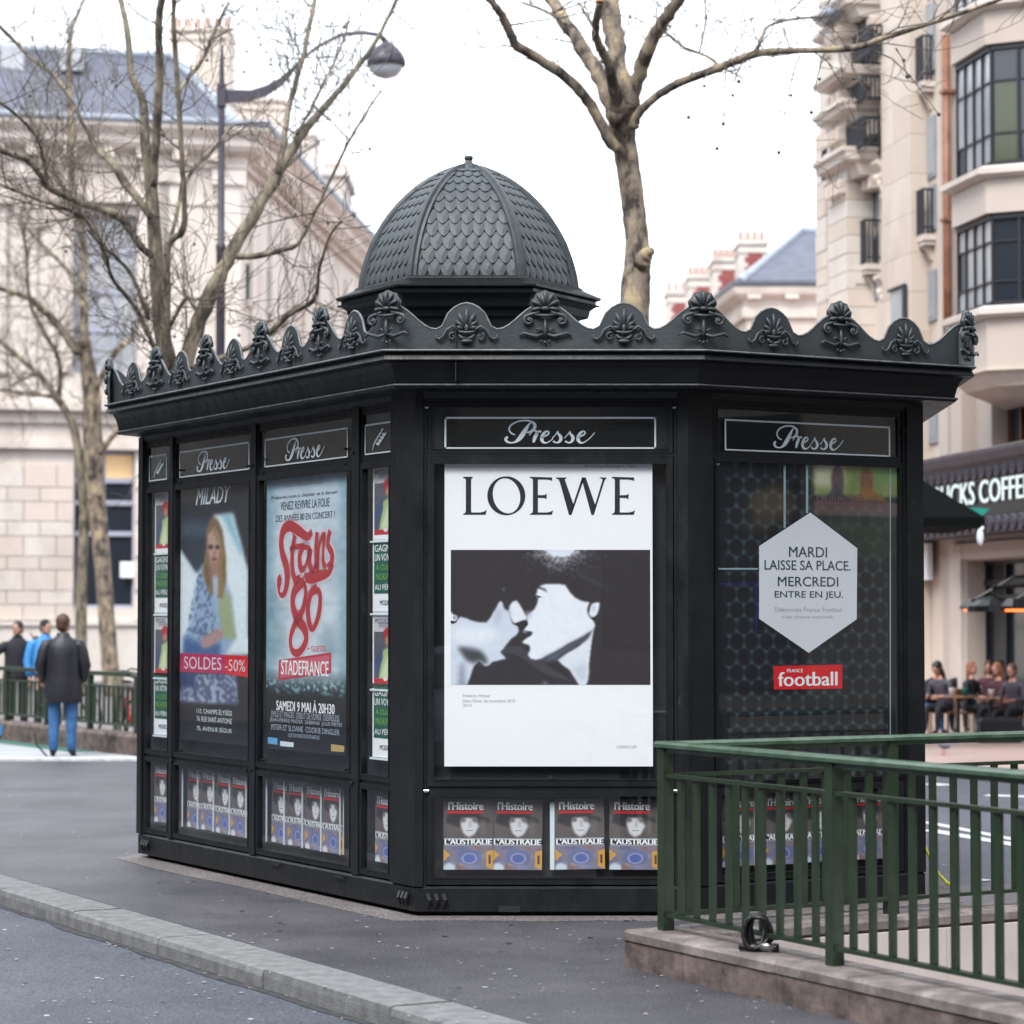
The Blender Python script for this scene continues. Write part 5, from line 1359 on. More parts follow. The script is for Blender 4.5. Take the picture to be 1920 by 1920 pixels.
tree('bare plane tree with many crooked limbs just left of the street lamp', 27, 330, T1, 230, 5, M['bark2'], (.45, 1.5), 60)
T2 = [('trunk', [(213, 1304, 42), (208, 1262, 34), (200, 1160, 31), (192, 1060, 32), (182, 950, 34), (174, 830, 38), (172, 740, 34), (165, 690, 30), (158, 640, 26)], .2),
      ('limb', [(160, 650, 18), (156, 560, 15), (155, 450, 15), (140, 380, 13), (134, 300, 12), (130, 200, 11), (130, 80, 9), (150, 15, 6), (160, -10, 5)], .8),
      ('limb', [(150, 665, 16), (110, 612, 15), (85, 585, 13), (60, 562, 12), (30, 550, 10), (-10, 538, 9)], -1),
      ('limb', [(180, 730, 12), (215, 660, 11), (240, 640, 9), (262, 600, 8), (300, 565, 6)], 1),
      ('branch', [(186, 850, 12), (215, 815, 10), (245, 785, 8), (262, 760, 6)], -.8),
      ('branch', [(155, 560, 8), (120, 500, 7), (60, 440, 6), (30, 400, 5)], 1.4),
      ('branch', [(140, 380, 7), (100, 330, 6), (70, 250, 5), (40, 200, 4)], -1.4)]
tree('bare plane tree with a mottled trunk standing behind the far left railing', 57, 205, T2, 140, 8, M['bark'], (.9, 2.5), 30, twig_r=.014)
T2b = [('trunk', [(153, 1304, 28), (153, 1262, 24), (152, 1160, 22), (154, 1060, 20), (158, 960, 20), (150, 870, 18), (138, 800, 16), (120, 765, 14), (105, 745, 14)], -.4),
       ('limb', [(106, 748, 12), (85, 715, 11), (60, 690, 10), (30, 665, 9), (0, 640, 9), (-25, 620, 8)], .6),
       ('limb', [(110, 752, 12), (113, 700, 9), (104, 660, 8), (70, 600, 8), (55, 560, 6), (50, 480, 6), (40, 420, 5)], -.6),
       ('branch', [(104, 744, 8), (50, 738, 6), (0, 730, 5)], .8)]
tree('slim bare tree leaning left beside the mottled trunk at far left', 57.5, 153, T2b, 80, 12, M['bark2'], (.9, 2.4), 0, twig_r=.014)
T3 = [('trunk', [(1198, 1490, 90), (1196, 1250, 76), (1194, 900, 70), (1192, 700, 64), (1190, 610, 58), (1190, 575, 60), (1192, 530, 58), (1195, 490, 52), (1194, 450, 47), (1190, 410, 46), (1184, 360, 46), (1177, 310, 47), (1170, 265, 48), (1166, 225, 54)], .2),
      ('knot', [(1198, 500, 36), (1211, 478, 28), (1222, 470, 14)], -.15),
      ('limb', [(1158, 280, 22), (1138, 255, 22), (1118, 215, 22), (1095, 180, 21), (1060, 145, 20), (1010, 110, 20), (972, 88, 19), (958, 65, 16), (945, 35, 16), (928, 10, 13), (900, -15, 11)], -.8),
      ('limb', [(1160, 225, 40), (1135, 165, 34), (1110, 120, 30), (1085, 80, 27), (1062, 45, 26), (1040, 10, 24), (1028, -15, 22)], .8),
      ('limb', [(1172, 215, 44), (1163, 150, 40), (1155, 90, 38), (1147, 40, 38), (1137, -15, 36)], .3),
      ('limb', [(1158, 215, 26), (1148, 150, 20), (1132, 100, 17), (1118, 70, 16), (1119, 35, 14), (1124, 5, 14)], -1.0),
      ('limb', [(1180, 200, 36), (1196, 150, 30), (1210, 110, 28), (1232, 60, 26), (1258, 20, 24), (1278, -15, 22)], -.5),
      ('limb', [(1188, 240, 22), (1198, 212, 18), (1222, 188, 16), (1255, 165, 16), (1290, 148, 16), (1350, 126, 16), (1420, 100, 14), (1500, 95, 12), (1600, 90, 12), (1660, 70, 10), (1740, 45, 9), (1830, 15, 7), (1890, -6, 5)], -1.4),
      ('branch', [(1417, 100, 8), (1428, 70, 7), (1442, 48, 6), (1480, 37, 6), (1540, 31, 4)], .5),
      ('branch', [(1350, 124, 7), (1325, 105, 6), (1285, 90, 6), (1262, 72, 6), (1240, 55, 6)], .6),
      ('branch', [(1062, 45, 8), (1040, 30, 7), (1010, 15, 6), (980, 5, 5)], .5),
      ('branch', [(1118, 60, 6), (1100, 30, 6), (1085, 5, 5)], .8),
      ('branch', [(1350, 124, 4), (1380, 140, 3), (1395, 150, 2.5)], .5)]
tree('tall bare plane tree with a mottled trunk rising directly behind the kiosk', 25, 1194, T3, 60, 21, M['bark'], (.5, 1.6), 7, twig_r=.009)
mb = MB()
t3 = [o for o in C.objects if o.name.startswith('plane_tree')][-1]
p = P(1124, 3, 24.0) - t3.location; mb.tube([p, p + Vector((0, 0, .02))], [.04, .035], 10); mb.build('cut_face', mat('fresh sawn wood', (.60, .26, .08), .7), t3)
# hanging thin shoots with seed balls in front of the white sky
for lb, pts in ((0, None),):
    rn = random.Random(4); mb = MB(); mb2 = MB()
    for _ in range(9):
        x = rn.uniform(1270, 1680); y_ = 118 - (x - 1350) * .08; q = P(x, y_, 23.8) - t3.location; L = rn.uniform(.25, 1.4); dx = rn.uniform(-.3, .7)
        pts = [q + Vector((dx * k, rn.uniform(-.05, .05), -L * k ** 1.4 * .8 + .12 * k)) for k in (0, .25, .5, .75, 1)]
        mb.tube(pts, [.009, .008, .007, .006, .005], 3, cap=False); mb2.ball(pts[-1], .02, 6, 4)
        if rn.random() < .6: mb2.ball(pts[2] + Vector((.02, 0, -.03)), .018, 6, 4)
    mb.build('hanging_shoots', M['twig'], t3, kind='stuff'); mb2.build('hanging_seed_balls', M['iron'], t3, kind='stuff')

# ---- street lamp
Y = 36; lb_ = Vector((P(411, 1160, Y).x, Y, 0)); lamp = thing('street_lamp', 'tall dark street lamp with a long curved arm behind the left trees', 'street lamp', lb_)
s_ = Y / F
def lp(px, py, dy=0): return P(px, py, Y + dy) - lb_
mb = MB(); top = lp(416, 84); 
zz = lambda py: P(411, py, Y).z
mb.lathe([(.17, 0), (.17, .9), (.12, 1.0), (.066, 1.1), (.064, zz(470)), (.072, zz(468)), (.072, zz(460)), (.05, zz(455)), (.047, zz(190)), (.03, zz(112)), (.018, zz(84))], 12); mb.build('pole', M['lamp_paint'], lamp, True)
xo = lp(416, 180).x
arm_t = [(424, 170), (470, 171), (500, 162), (530, 145), (568, 110), (600, 84), (640, 64), (680, 60), (712, 64)]
arm_b = [(424, 193), (465, 190), (500, 180), (530, 160), (568, 113), (600, 88), (640, 68), (680, 64), (712, 69)]
mb = MB(); vs = []; fs = []
for (a, b2) in zip(arm_t, arm_b):
    p, q = lp(*a), lp(*b2); vs += [p + Vector((0, -.03, 0)), p + Vector((0, .03, 0)), q + Vector((0, .03, 0)), q + Vector((0, -.03, 0))]
for i in range(len(arm_t) - 1):
    for k in range(4): fs.append((i * 4 + k, i * 4 + (k + 1) % 4, i * 4 + 4 + (k + 1) % 4, i * 4 + 4 + k))
mb.add(vs, fs); mb.tube([lp(*p) for p in arm_t], .022, 8); mb.box(tuple(lp(410, 200) + Vector((-.02, -.07, 0))), tuple(lp(424, 158) + Vector((0, .07, 0)))); mb.build('arm', M['lamp_paint'], lamp)
cx = lp(724, 100); mb = MB(); Rl = 37 * s_
prof = [(.0, zz(74)), (.04, zz(76)), (.05, zz(80)), (.10, zz(84)), (Rl * .62, zz(90)), (Rl * .86, zz(101)), (Rl * .93, zz(107)), (Rl, zz(114)), (Rl, zz(122)), (Rl * .96, zz(124)), (Rl * .9, zz(118)), (0, zz(112))]
mb.lathe(prof, 24, (cx.x, cx.y, 0), cap=False); mb.tube([lp(712, 66), lp(724, 78)], .04, 8); mb.build('lamp_shade', M['lamp_paint'], lamp, True)
mb = MB(); mb.lathe([(Rl * .86, zz(123)), (Rl * .80, zz(133)), (Rl * .55, zz(143)), (Rl * .2, zz(147)), (0, zz(148))], 24, (cx.x, cx.y, 0), cap=False); mb.build('glass_bowl', mat('milky bowl', (.55, .57, .62), .15), lamp, True)
# ================================================================== left: classical limestone building
LO = Vector((-7.97, 75, 0)); ld = Vector((1, .21, 0)).normalized(); ls = Vector((.0875, 1, 0)).normalized()
LPLAN = [LO - ld * 40, LO, LO + ls * 42, LO + ls * 42 - Vector((42, 0, 0))]
lb = thing('theatre_building', 'pale limestone building with deep cornice, slate roof and tall windows behind the bare left trees', 'building', LO)
fL, fS = Face(LPLAN[0], LPLAN[1], LO), Face(LPLAN[1], LPLAN[2], LO)
def zl_(py, px=400, f=None, y=0): return (f or fL).uz(px, py, y)[1]
def ul(px, y=0): return fL.u(px, y)
def lring(d, zz, pl=None): return [(p.x - LO.x, p.y - LO.y, zz) for p in offset_poly(pl or LPLAN, d)]
z_c0, z_c1 = zl_(318, 449), zl_(236, 449, None, -.9)
z_b0, z_b1 = zl_(792, 20), zl_(740, 20)
# openings in the front face: (px left, px right, py bottom, py top)
wins = [(137, 251, 1140, 846), (133, 253, 700, 402), (-93, 21 - 40, 1140, 846), (-97, -17, 700, 402)]
WL = []
for a, b, c, d in wins: WL.append((ul(a), ul(b), zl_(c, (a + b) / 2), zl_(d, (a + b) / 2)))
# wall built as horizontal bands with gaps at the windows
def wall_with_holes(f, u0, u1, z0, z1, holes, y0, y1, name, m, parent):
    mb = MB(f.T); zs = sorted({z0, z1} | {h[2] for h in holes if z0 < h[2] < z1} | {h[3] for h in holes if z0 < h[3] < z1})
    for a, b in zip(zs[:-1], zs[1:]):
        x = u0
        for h in sorted([h for h in holes if h[2] < (a + b) / 2 < h[3]]):
            if h[0] > x: mb.box((x, y0, a), (h[0], y1, b))
            x = max(x, h[1])
        if x < u1: mb.box((x, y0, a), (u1, y1, b))
    return mb.build(name, m, parent)
zbase = zl_(1165, 20)
wall_with_holes(fL, 0, fL.L, z_b1, z_c0, WL, 0, .6, 'upper_wall', M['stone'], lb)
wall_with_holes(fL, 0, fL.L, zbase, z_b0, WL, .06, .66, 'lower_wall', M['stone'], lb)
mb = MB(fL.T); mb.box((0, -.12, -.1), (fL.L, .6, zbase - .12)); mb.build('base_course', M['stone'], lb)
mb = MB(fL.T); mb.box((0, -.2, zbase - .12), (fL.L, .6, zbase - .002)); mb.build('base_moulding', M['stone'], lb)
mb = MB(fL.T); mb.box((0, -.10, z_b0 + .002), (fL.L, .6, z_b1 - .002)); mb.box((0, -.35, z_b0 + .35), (fL.L, -.1, z_b0 + .55)); mb.build('string_course', M['stone'], lb)
mb = MB(fL.T); mb.box((0, -.16, z_b0 - .75), (fL.L, .05, z_b0 - .55)); mb.build('lower_moulding', M['stone'], lb)
# side wall
sw = [(fS.u(a), fS.u(b), zl_(c, a, fS), zl_(d, a, fS)) for a, b, c, d in ((458, 470, 560, 490), (498, 510, 575, 505), (540, 550, 600, 530), (585, 594, 640, 575))]
wall_with_holes(fS, 0, fS.L, -.1, z_c0, sw, 0, .5, 'side_wall', M['stone'], lb)
for h in sw:
    mb = MB(fS.T); mb.box((h[0], .12, h[2]), (h[1], .16, h[3])); wv = mb.build('window', M['teal_frame'], lb)
    mb = MB(fS.T); mb.box((h[0] - .15, -.12, h[2] - .18), (h[1] + .15, .0, h[2] - .01)); mb.build('sill', M['stone'], wv)
# ashlar blocks of the ground floor, courses alternate tall and short
cy = [870, 913, 940, 977, 1005, 1043, 1068, 1107, 1133, 1163]
rnd = random.Random(2)
cols = [M['stone'], M['stone'], blotch_mat('limestone warm block', [(.50, .415, .36), (.61, .515, .45)], .8, .85, .15), blotch_mat('limestone grey block', [(.47, .40, .355), (.58, .505, .45)], .8, .85, .15)]
bm_cache = {}
for r_ in range(len(cy) - 1):
    z1, z0 = zl_(cy[r_], 60), zl_(cy[r_ + 1], 60); wd = .94; off = (r_ % 2) * wd / 2
    x = ul(-20) - off
    while x < ul(262):
        a, b = x + .012, x + wd - .012; x += wd
        for w in WL[:1] + WL[2:3]:
            if a < w[1] and b > w[0]:
                if a < w[0] - .25: b = min(b, w[0] - .01)
                elif b > w[1] + .25: a = max(a, w[1] + .01)
                else: a = b = None; break
        if a is None: continue
        mb = MB(fL.T); o_ = rnd.uniform(-.006, .006); mb.box((a, 0 + o_, z0 + .012), (b, .06, z1 - .012)); mb.build('stone', rnd.choice(cols), lb)
# window joinery
def big_window(f, h, rows, colsn, fm, parent, glass='winglass', depth=.35, t=.09, special={}):
    u0, u1, z0, z1 = h; mb = MB(f.T)
    for i in range(colsn + 1): x = u0 + (u1 - u0) * i / colsn; mb.box((x - t / 2 if i else u0, depth - .06, z0), (x + t / 2 if i < colsn else u1, depth, z1))
    for zz in rows: mb.box((u0, depth - .08, zz - t * .8), (u1, depth, zz + t * .8))
    mb.box((u0, depth - .07, z0), (u1, depth, z0 + t)); mb.box((u0, depth - .07, z1 - t), (u1, depth, z1))
    fr_ = mb.build('window', fm, parent); zs = [z0] + sorted(rows) + [z1]
    for i in range(colsn):
        for j in range(len(zs) - 1):
            mb = MB(f.T); mb.box((u0 + (u1 - u0) * i / colsn, depth, zs[j]), (u0 + (u1 - u0) * (i + 1) / colsn - .002, depth + .02, zs[j + 1] - .002)); mb.build('pane', M[special.get((i, j), glass)], fr_)
    return fr_
lav = mat('lavender window frame', (.34, .35, .42), .6)
w0 = WL[0]; big_window(fL, w0, [zl_(1000, 190), zl_(942, 190), zl_(900, 190)], 2, lav, lb, special={(1, 3): 'warm_light', (1, 1): 'curtain_tan', (0, 1): 'curtain_tan'} if 'curtain_tan' in M else {(1, 3): 'warm_light'})
mb = MB(fL.T); mb.box((ul(225), .1, zl_(1083, 238)), (ul(251), .13, zl_(1053, 238))); mb.build('notice', M['white'], lb)
for w in (WL[1], WL[3]): big_window(fL, w, [w[2] + (w[3] - w[2]) * k for k in (.28, .52, .78)], 3, lav, lb, 'winglass_pale')
big_window(fL, WL[2], [zl_(1000, 190), zl_(942, 190)], 2, lav, lb)
for w in WL[1:2] + WL[3:]:
    mb = MB(fL.T); mb.box((w[0] - .35, -.12, w[2]), (w[0] - .02, .1, w[3] + .3)); mb.build('window_surround', M['stone'], lb)
    mb = MB(fL.T); mb.box((w[1] + .02, -.12, w[2]), (w[1] + .35, .1, w[3] + .3)); mb.build('window_surround', M['stone'], lb)
    mb = MB(fL.T); mb.box((w[0] - .5, -.3, w[3] + .32), (w[1] + .5, .1, w[3] + .62)); mb.build('window_hood', M['stone'], lb)
# entablature and gutter
hc = z_c1 - z_c0
mb = MB(); mb.loft([lring(d, z_c0 + hc * k) for d, k in ((-.1, 0), (.18, .0), (.20, .10), (.12, .12), (.12, .30), (.5, .42), (.55, .50), (.62, .52), (.62, .70), (.85, .86), (.9, .92), (.9, .97), (-.2, 1.0))]); mb.build('cornice', M['stone'], lb)
mb = MB(); mb.loft([lring(d, z_c1 + k) for d, k in ((.2, .004), (.93, .004), (.97, .10), (.93, .20), (.4, .3), (-.3, .34))]); mb.build('gutter', M['zinc'], lb)
for i in range(int(fS.L / 1.05)):
    if i > 36: break
    mb = MB(fS.T); u = .5 + i * 1.05; mb.box((u, -.5, z_c0 + hc * .14), (u + .4, .0, z_c0 + hc * .40)); mb.build('modillion', M['stone2'], lb)
for i in range(26):
    mb = MB(fL.T); u = fL.L - .6 - i * 1.05; mb.box((u - .4, -.5, z_c0 + hc * .14), (u, .0, z_c0 + hc * .40)); mb.build('modillion', M['stone2'], lb)
# slate roof with hip
e0 = z_c1 + .3; zt = zl_(85, 200, fL, 3.4)
rt = [LPLAN[0] + Vector((0, 4, 0)), Vector((P(322, 100, 79).x, 79.3, 0)), Vector((P(322, 100, 79).x + 1.6, 110, 0)), LPLAN[3] + Vector((0, -3, 0))]
mb = MB(); mb.loft([[(p.x - LO.x, p.y - LO.y, e0) for p in offset_poly(LPLAN, -.2)], [(p.x - LO.x, p.y - LO.y, zt) for p in rt]], cap=True); rf = mb.build('roof', M['slate'], lb)
mb = MB(); pr = [Vector((p.x - LO.x, p.y - LO.y, zt + .05)) for p in rt]; mb.tube([pr[0], pr[1], pr[2]], .14, 6); mb.tube([pr[1], Vector((offset_poly(LPLAN, -.2)[1] - LO).to_tuple()) + Vector((0, 0, e0))], .14, 6); mb.build('ridge', M['zinc'], rf)
for px in (30, 140):
    q = P(px, 118, 77.6) - LO; mb = MB(); mb.box((q.x - .35, q.y - .6, q.z - .35), (q.x + .35, q.y + .5, q.z + .35)); mb.build('skylight', M['winglass_pale'], rf)
def chimney(px0, px1, pyt, pyb, Y, org, parent, m='stone2', pots=5, dep=1.2, brick=None):
    a, b = P(px0, pyt, Y) - org, P(px1, pyb, Y) - org
    mb = MB(); mb.box((a.x, a.y, b.z), (b.x, a.y + dep, a.z)); s = Y / F
    mb.box((a.x - 3 * s, a.y - .1, a.z), (b.x + 3 * s, a.y + dep + .1, a.z + 7 * s)); mb.box((a.x - 2 * s, a.y - .06, a.z - 16 * s), (b.x + 2 * s, a.y + dep + .06, a.z - 12 * s))
    c = mb.build('chimney', M[m], parent)
    for i in range(pots):
        x = a.x + (b.x - a.x) * (i + .5) / pots; mb = MB(); mb.lathe([(.14, a.z + 7 * s), (.11, a.z + 7 * s + .5), (.13, a.z + 7 * s + .52)], 8, (x, a.y + dep / 2, 0)); mb.build('chimney_pot', M['terracotta'], c)
    if brick:
        p, q = P(brick[0], brick[2], Y) - org, P(brick[1], brick[3], Y) - org
        mb = MB(); mb.box((p.x, a.y - .03, q.z), (q.x, a.y + .1, p.z)); n = 5
        for i in range(n):
            z0 = q.z + (p.z - q.z) * i / n
            if i % 2: mb.box((p.x - .14, a.y - .035, z0), (q.x + .14, a.y + .08, z0 + (p.z - q.z) / n))
        mb.build('brick_panel', M['brick'], c)
    return c
chimney(318, 428, 58, 235, 84, LO, rf, 'stone2', 6, 2.0)
chimney(432, 532, 190, 300, 92, LO, rf, 'stone2', 0, 2.0)
chimney(548, 590, 256, 420, 98, LO, rf, 'stone', 0, 2)
nb = thing('distant_building', 'narrow pale building with red chimney pots beyond the sloping cornice', 'building', Vector((P(620, 1160, 125).x, 125, 0)))
nbo = nb.location.copy(); a, b = P(592, 330, 125) - nbo, P(645, 500, 125) - nbo
mb = MB(); mb.box((a.x, 0, 0), (b.x, 6, a.z)); mb.build('wall', M['stone_pink'], nb); mb = MB(); mb.box((a.x - .2, -.2, a.z), (b.x + .2, 6.2, a.z + .4)); mb.build('cornice', M['stone'], nb)
for i in range(4):
    mb = MB(); mb.lathe([(.17, a.z + .4), (.13, a.z + 1.0)], 8, (a.x + .35 + i * .3, 2, 0)); mb.build('chimney_pot', M['terracotta'], nb)

# ================================================================== middle distance: slate roofed building with brick chimneys
Y = 95; MO = Vector((P(1402, 1160, Y).x, Y, 0)); mid = thing('mansion', 'distant pale building with slate hip roof and brick-panelled chimneys between tree and right facades', 'building', MO)
vp = Vector((569 - 960, 4800, 0)).normalized(); MP = [MO + vp * 34, MO, MO + Vector((26, 0, 0)), MO + Vector((26, 34, 0))]
def mring(d, zz): return [(p.x - MO.x, p.y - MO.y, zz) for p in offset_poly(MP, d)]
ze = P(1402, 536, Y).z; k_ = Y / F
mb = MB(); mb.loft([mring(0, -.1), mring(0, ze - 1.2)]); mb.build('wall', M['stone_pink'], mid)
mb = MB(); mb.loft([mring(-.1, ze - 1.2), mring(.15, ze - 1.2), mring(.2, ze - .85), mring(.1, ze - .8), mring(.1, ze - .55), mring(.5, ze - .35), mring(.6, ze - .1), mring(-.2, ze - .05)]); mb.build('cornice', M['stone'], mid)
mb = MB(); mb.loft([mring(0, ze - .04), mring(.62, ze - .04), mring(.62, ze + .12), mring(.2, ze + .16)]); mb.build('gutter', M['slate'], mid)
pk = P(1505, 432, Y + 6) - MO; pk2 = pk + Vector((24, 0, 0)); base = mring(.3, ze + .14)
far = Vector(base[0]) + Vector((2, 0, 5.2))
vs = [base[0], base[1], base[2], base[3], tuple(pk), tuple(pk2)]
mb = MB(); mb.add(vs, [(1, 2, 5, 4), (0, 1, 4), (0, 4, 5, 3), (2, 3, 5)]); rf2 = mb.build('roof', M['slate'], mid)
mb = MB(); mb.tube([base[1], pk, pk2], .16, 6); mb.build('ridge', M['zinc'], rf2)
for i in range(18):
    mb = MB(); u = i * 1.4; mb.box((u, -.5, ze - .52), (u + .5, 0, ze - .38)); mb.build('modillion', M['stone'], mid)
chimney(1386, 1440, 458, 600, 103, MO, rf2, 'stone', 4, 2, (1403, 1430, 472, 520))
chimney(1338, 1384, 490, 620, 109, MO, rf2, 'stone', 4, 2, (1353, 1382, 504, 560))
chimney(1291, 1336, 522, 640, 115, MO, rf2, 'stone', 4, 2, (1306, 1332, 534, 590))
chimney(1251, 1290, 552, 660, 121, MO, rf2, 'stone', 3, 2, (1264, 1286, 566, 610))
lw = thing('low_building', 'low reddish roof glimpsed between the plane tree trunk and the brick chimneys', 'building', Vector((P(1240, 1160, 110).x, 110, 0)))
a = P(1205, 590, 110) - lw.location; mb = MB(); mb.box((a.x, 0, 0), (a.x + 1.6, 8, a.z - .8)); mb.build('wall', M['stone_pink'], lw)
mb = MB(); mb.add([(a.x - .1, -.2, a.z - .8), (a.x + 1.7, -.2, a.z - .8), (a.x + 1.7, 4, a.z), (a.x - .1, 4, a.z), (a.x - .1, 8.2, a.z - .8), (a.x + 1.7, 8.2, a.z - .8)], [(0, 1, 2, 3), (3, 2, 5, 4), (0, 3, 4), (1, 5, 2)]); mb.build('roof', M['terracotta'], lw)

# ================================================================== right: three facades along the street
def fbld(name, label, t0):
    o = st(t0, 0); return thing(name, label, 'building', o), Face(st(90, 0), st(-14, 0), o)
# ---- A: building with the polygonal bay windows and the cafe
bA, fA = fbld('bay_window_building', 'pink stone building with wide glazed bay windows above the coffee shop', 3)
def ua(px, y=0): return fA.u(px, y)
def za(px, py, y=0): return fA.uz(px, py, y)[1]
zf = za(1920, 832, 0)                       # top of shop fascia level
uA0, uA1 = ua(1768), ua(2100)
ow, oz0, oz1 = (ua(1812), ua(2060)), 0, za(1920, 1046)
shopw = (ua(1813), ua(2060), .02, za(1900, 1046)); upw = (ua(1862), ua(1990), zf + .05, za(1900, 738)); sw2 = (ua(1737), ua(1761), za(1750, 1290), za(1750, 1096))
wall_with_holes(fA, uA0, uA1, .02, za(1855, 0) + 6, [shopw, upw], 0, .5, 'wall', M['stone_pink'], bA)
mb = MB(fA.T); mb.box((uA0, .5, .02), (uA1, 6, za(1855, 0) + 5.9)); mb.build('body', M['stone_pink'], bA)
E_o = .9
fu, nu = ua(1790, -E_o), ua(1855, -E_o)
near_wall = nu + .9 * (.88 * .1724 + .47 * .985) / .787
def oring(d, zz, sh=0):
    return [(fu - .75 - d * .5, .02, zz), (fu - d * .6, -E_o - d, zz), (nu + d * .45, -E_o - d, zz), (near_wall + d * .9, .02, zz)]
def zo(py): return za(1855, py, -E_o)
def oloft(profile, name, m, parent): mb = MB(fA.T); mb.loft([oring(d, q) for d, q in profile], cap=True); return mb.build(name, m, parent)
for (ptop, pbot, nm) in ((14, 78, 'a'), (332, 397, 'b'), (596, 690, 'c')):
    oloft([(0, zo(pbot)), (0, zo(ptop))], 'spandrel', M['stone_pink'], bA)
    oloft([(.03, zo(ptop) + .002), (.14, zo(ptop) + .05), (.14, zo(ptop) + .13), (.05, zo(ptop) + .17)], 'sill_moulding', M['stone'], bA)
oloft([(-.75, zo(748)), (-.45, zo(742)), (-.15, zo(722)), (-.02, zo(700)), (.04, zo(694)), (.04, zo(690) - .002)], 'corbel', M['stone2'], bA)
kx = Vector((near_wall - nu, E_o + .0, 0)).length
def oriel_glazing(pt, pb):
    z0, z1 = zo(pb) + .17, zo(pt)
    Ts = [(fA.T @ Matrix.Translation((fu, -E_o + .10, 0)), nu - fu, 4), (fA.T @ frame(Vector((nu - .02, -E_o + .10, 0)), Vector((near_wall - nu, E_o, 0))), kx, 3)]
    for si, (T, L, nc) in enumerate(Ts):
        mb = MB(T); t = .02
        for i in range(nc + 1): x = L * i / nc; mb.box((max(0, x - t), -.03, z0), (min(L, x + t), .03, z1))
        for k in (.27, .70): mb.box((0, -.018, z0 + (z1 - z0) * k - .014), (L, .018, z0 + (z1 - z0) * k + .014))
        mb.box((0, -.04, z0), (L, .04, z0 + .07)); mb.box((0, -.04, z1 - .08), (L, .04, z1)); w_ = mb.build('bay_window', M['iron'], bA)
        zs = [z0, z0 + (z1 - z0) * .27, z0 + (z1 - z0) * .70, z1]
        for i in range(nc):
            for j in range(3):
                rr_ = random.Random(i * 7 + j + si * 31 + int(pt)); gm = 'winglass_pale' if si == 0 and (i > 0 or rr_.random() < .5) else ('winglass_green' if si == 1 and i == 0 and pt == 78 and j < 2 else 'winglass')
                mb = MB(T); y_ = rr_.uniform(.0, .008); mb.add([(L * i / nc, y_, zs[j]), (L * (i + 1) / nc, .004, zs[j]), (L * (i + 1) / nc, .004, zs[j + 1]), (L * i / nc, y_, zs[j + 1])], [(0, 1, 2, 3)]); mb.build('pane', M[gm], w_)
M['winglass_green'] = mat('window with olive curtain', (.045, .055, .02), .1, spec=.8)
oriel_glazing(78, 332); oriel_glazing(397, 596); oriel_glazing(-160, 14)
mb = MB(fA.T); mb.tube([(ua(1781, -.12), -.12, zf + .05), (ua(1781, -.12), -.12, zo(-60))], .07, 10)
mb.build('downpipe', M['copper'], bA, True)
for py in (180, 420, 640, 760): mb = MB(fA.T); mb.box((ua(1781, -.12) - .09, -.20, za(1781, py)), (ua(1781, -.12) + .09, -.0, za(1781, py) + .05)); mb.build('pipe_bracket', M['copper'], bA)
for a, b in ((1789, 1806), (1812, 1832)): mb = MB(fA.T); mb.box((ua(a), -.22, zf), (ua(b), .0, za(a, 742))); mb.build('pilaster', M['stone_pink'], bA)
w_ = big_window(fA, upw, [upw[2] + .9], 5, M['wood'], bA, 'winglass', .3, .05, {(2, 0): 'wood', (3, 0): 'wood', (4, 0): 'wood'})
# shop front glazing
zt_s = shopw[3]
w_ = big_window(fA, shopw, [za(1900, 1120), za(1900, 1090)], 6, M['iron'], bA, 'winglass', .35, .06)
mb = MB(fA.T); mb.box((ua(1790), -.08, .02), (ua(1811), .0, zt_s + .25)); mb.build('door_jamb', M['stone'], bA)
mb = MB(fA.T); mb.box((ua(1790), -.07, zt_s + .02), (ua(2060), .0, zt_s + .25)); mb.build('lintel', M['stone_pink'], bA)
# fascia with the shop lettering
FY = -.55
fa0, fa1 = ua(1640, FY), ua(2080, FY)
def zfa(py): return za(1920, py, FY)
mb = MB(fA.T); mb.box((fa0, FY, zfa(958)), (fa1, -.02, zfa(886))); fasc = mb.build('fascia', M['fascia_black'], bA)
mb = MB(fA.T); mb.loft([[(x, y_, zz) for y_, zz in ((-.02, zfa(885)), (FY, zfa(885)), (FY - .03, zfa(858)), (FY - .10, zfa(852)), (FY - .14, zfa(838)), (FY - .14, zfa(831)), (-.02, zfa(829)))] for x in (fa0, fa1)], cap=True); mb.build('fascia_crown', M['fascia'], fasc)
mb = MB(fA.T); mb.box((fa0, FY, zfa(992)), (fa1, -.02, zfa(959))); mb.build('fascia_foot', M['fascia'], fasc)
n = int((fa1 - fa0) / .3)
rel_me = MB(); rel_me.lathe([(.11, 0), (.11, .03), (.08, .035), (.06, .02), (.03, .045), (0, .05)], 10); ros = rel_me.mesh('rosette', M['fascia'], True)
for i in range(n):
    for zz in (zfa(871), zfa(975)):
        o = obj('rosette', ros, fasc); o.matrix_local = fA.T @ Matrix.Translation((fa0 + .15 + i * .3, FY, zz)) @ Matrix.Rotation(R(90), 4, 'X')
mb = MB(fA.T); a, b = ua(1701, FY), ua(1938, FY); put_text(mb, 'STARBUCKS COFFEE', a, zfa(934), b - a, zfa(889) - zfa(934), FY - .03, bold=.06)
mb.build('lettering', mat('shop letter white', (.80, .95, .92), .4), fasc)
mb = MB(fA.T); mb.box((ua(1734), -.2, za(1747, 1088)), (ua(1763), -.12, za(1747, 1020))); mn = mb.build('menu_board', M['white'], bA)
mb = MB(fA.T); put_text(mb, '3', ua(1742), za(1747, 1060), ua(1752) - ua(1742), za(1747, 1040) - za(1747, 1060), -.205, bold=.05); mb.build('menu_sign', teal, mn)
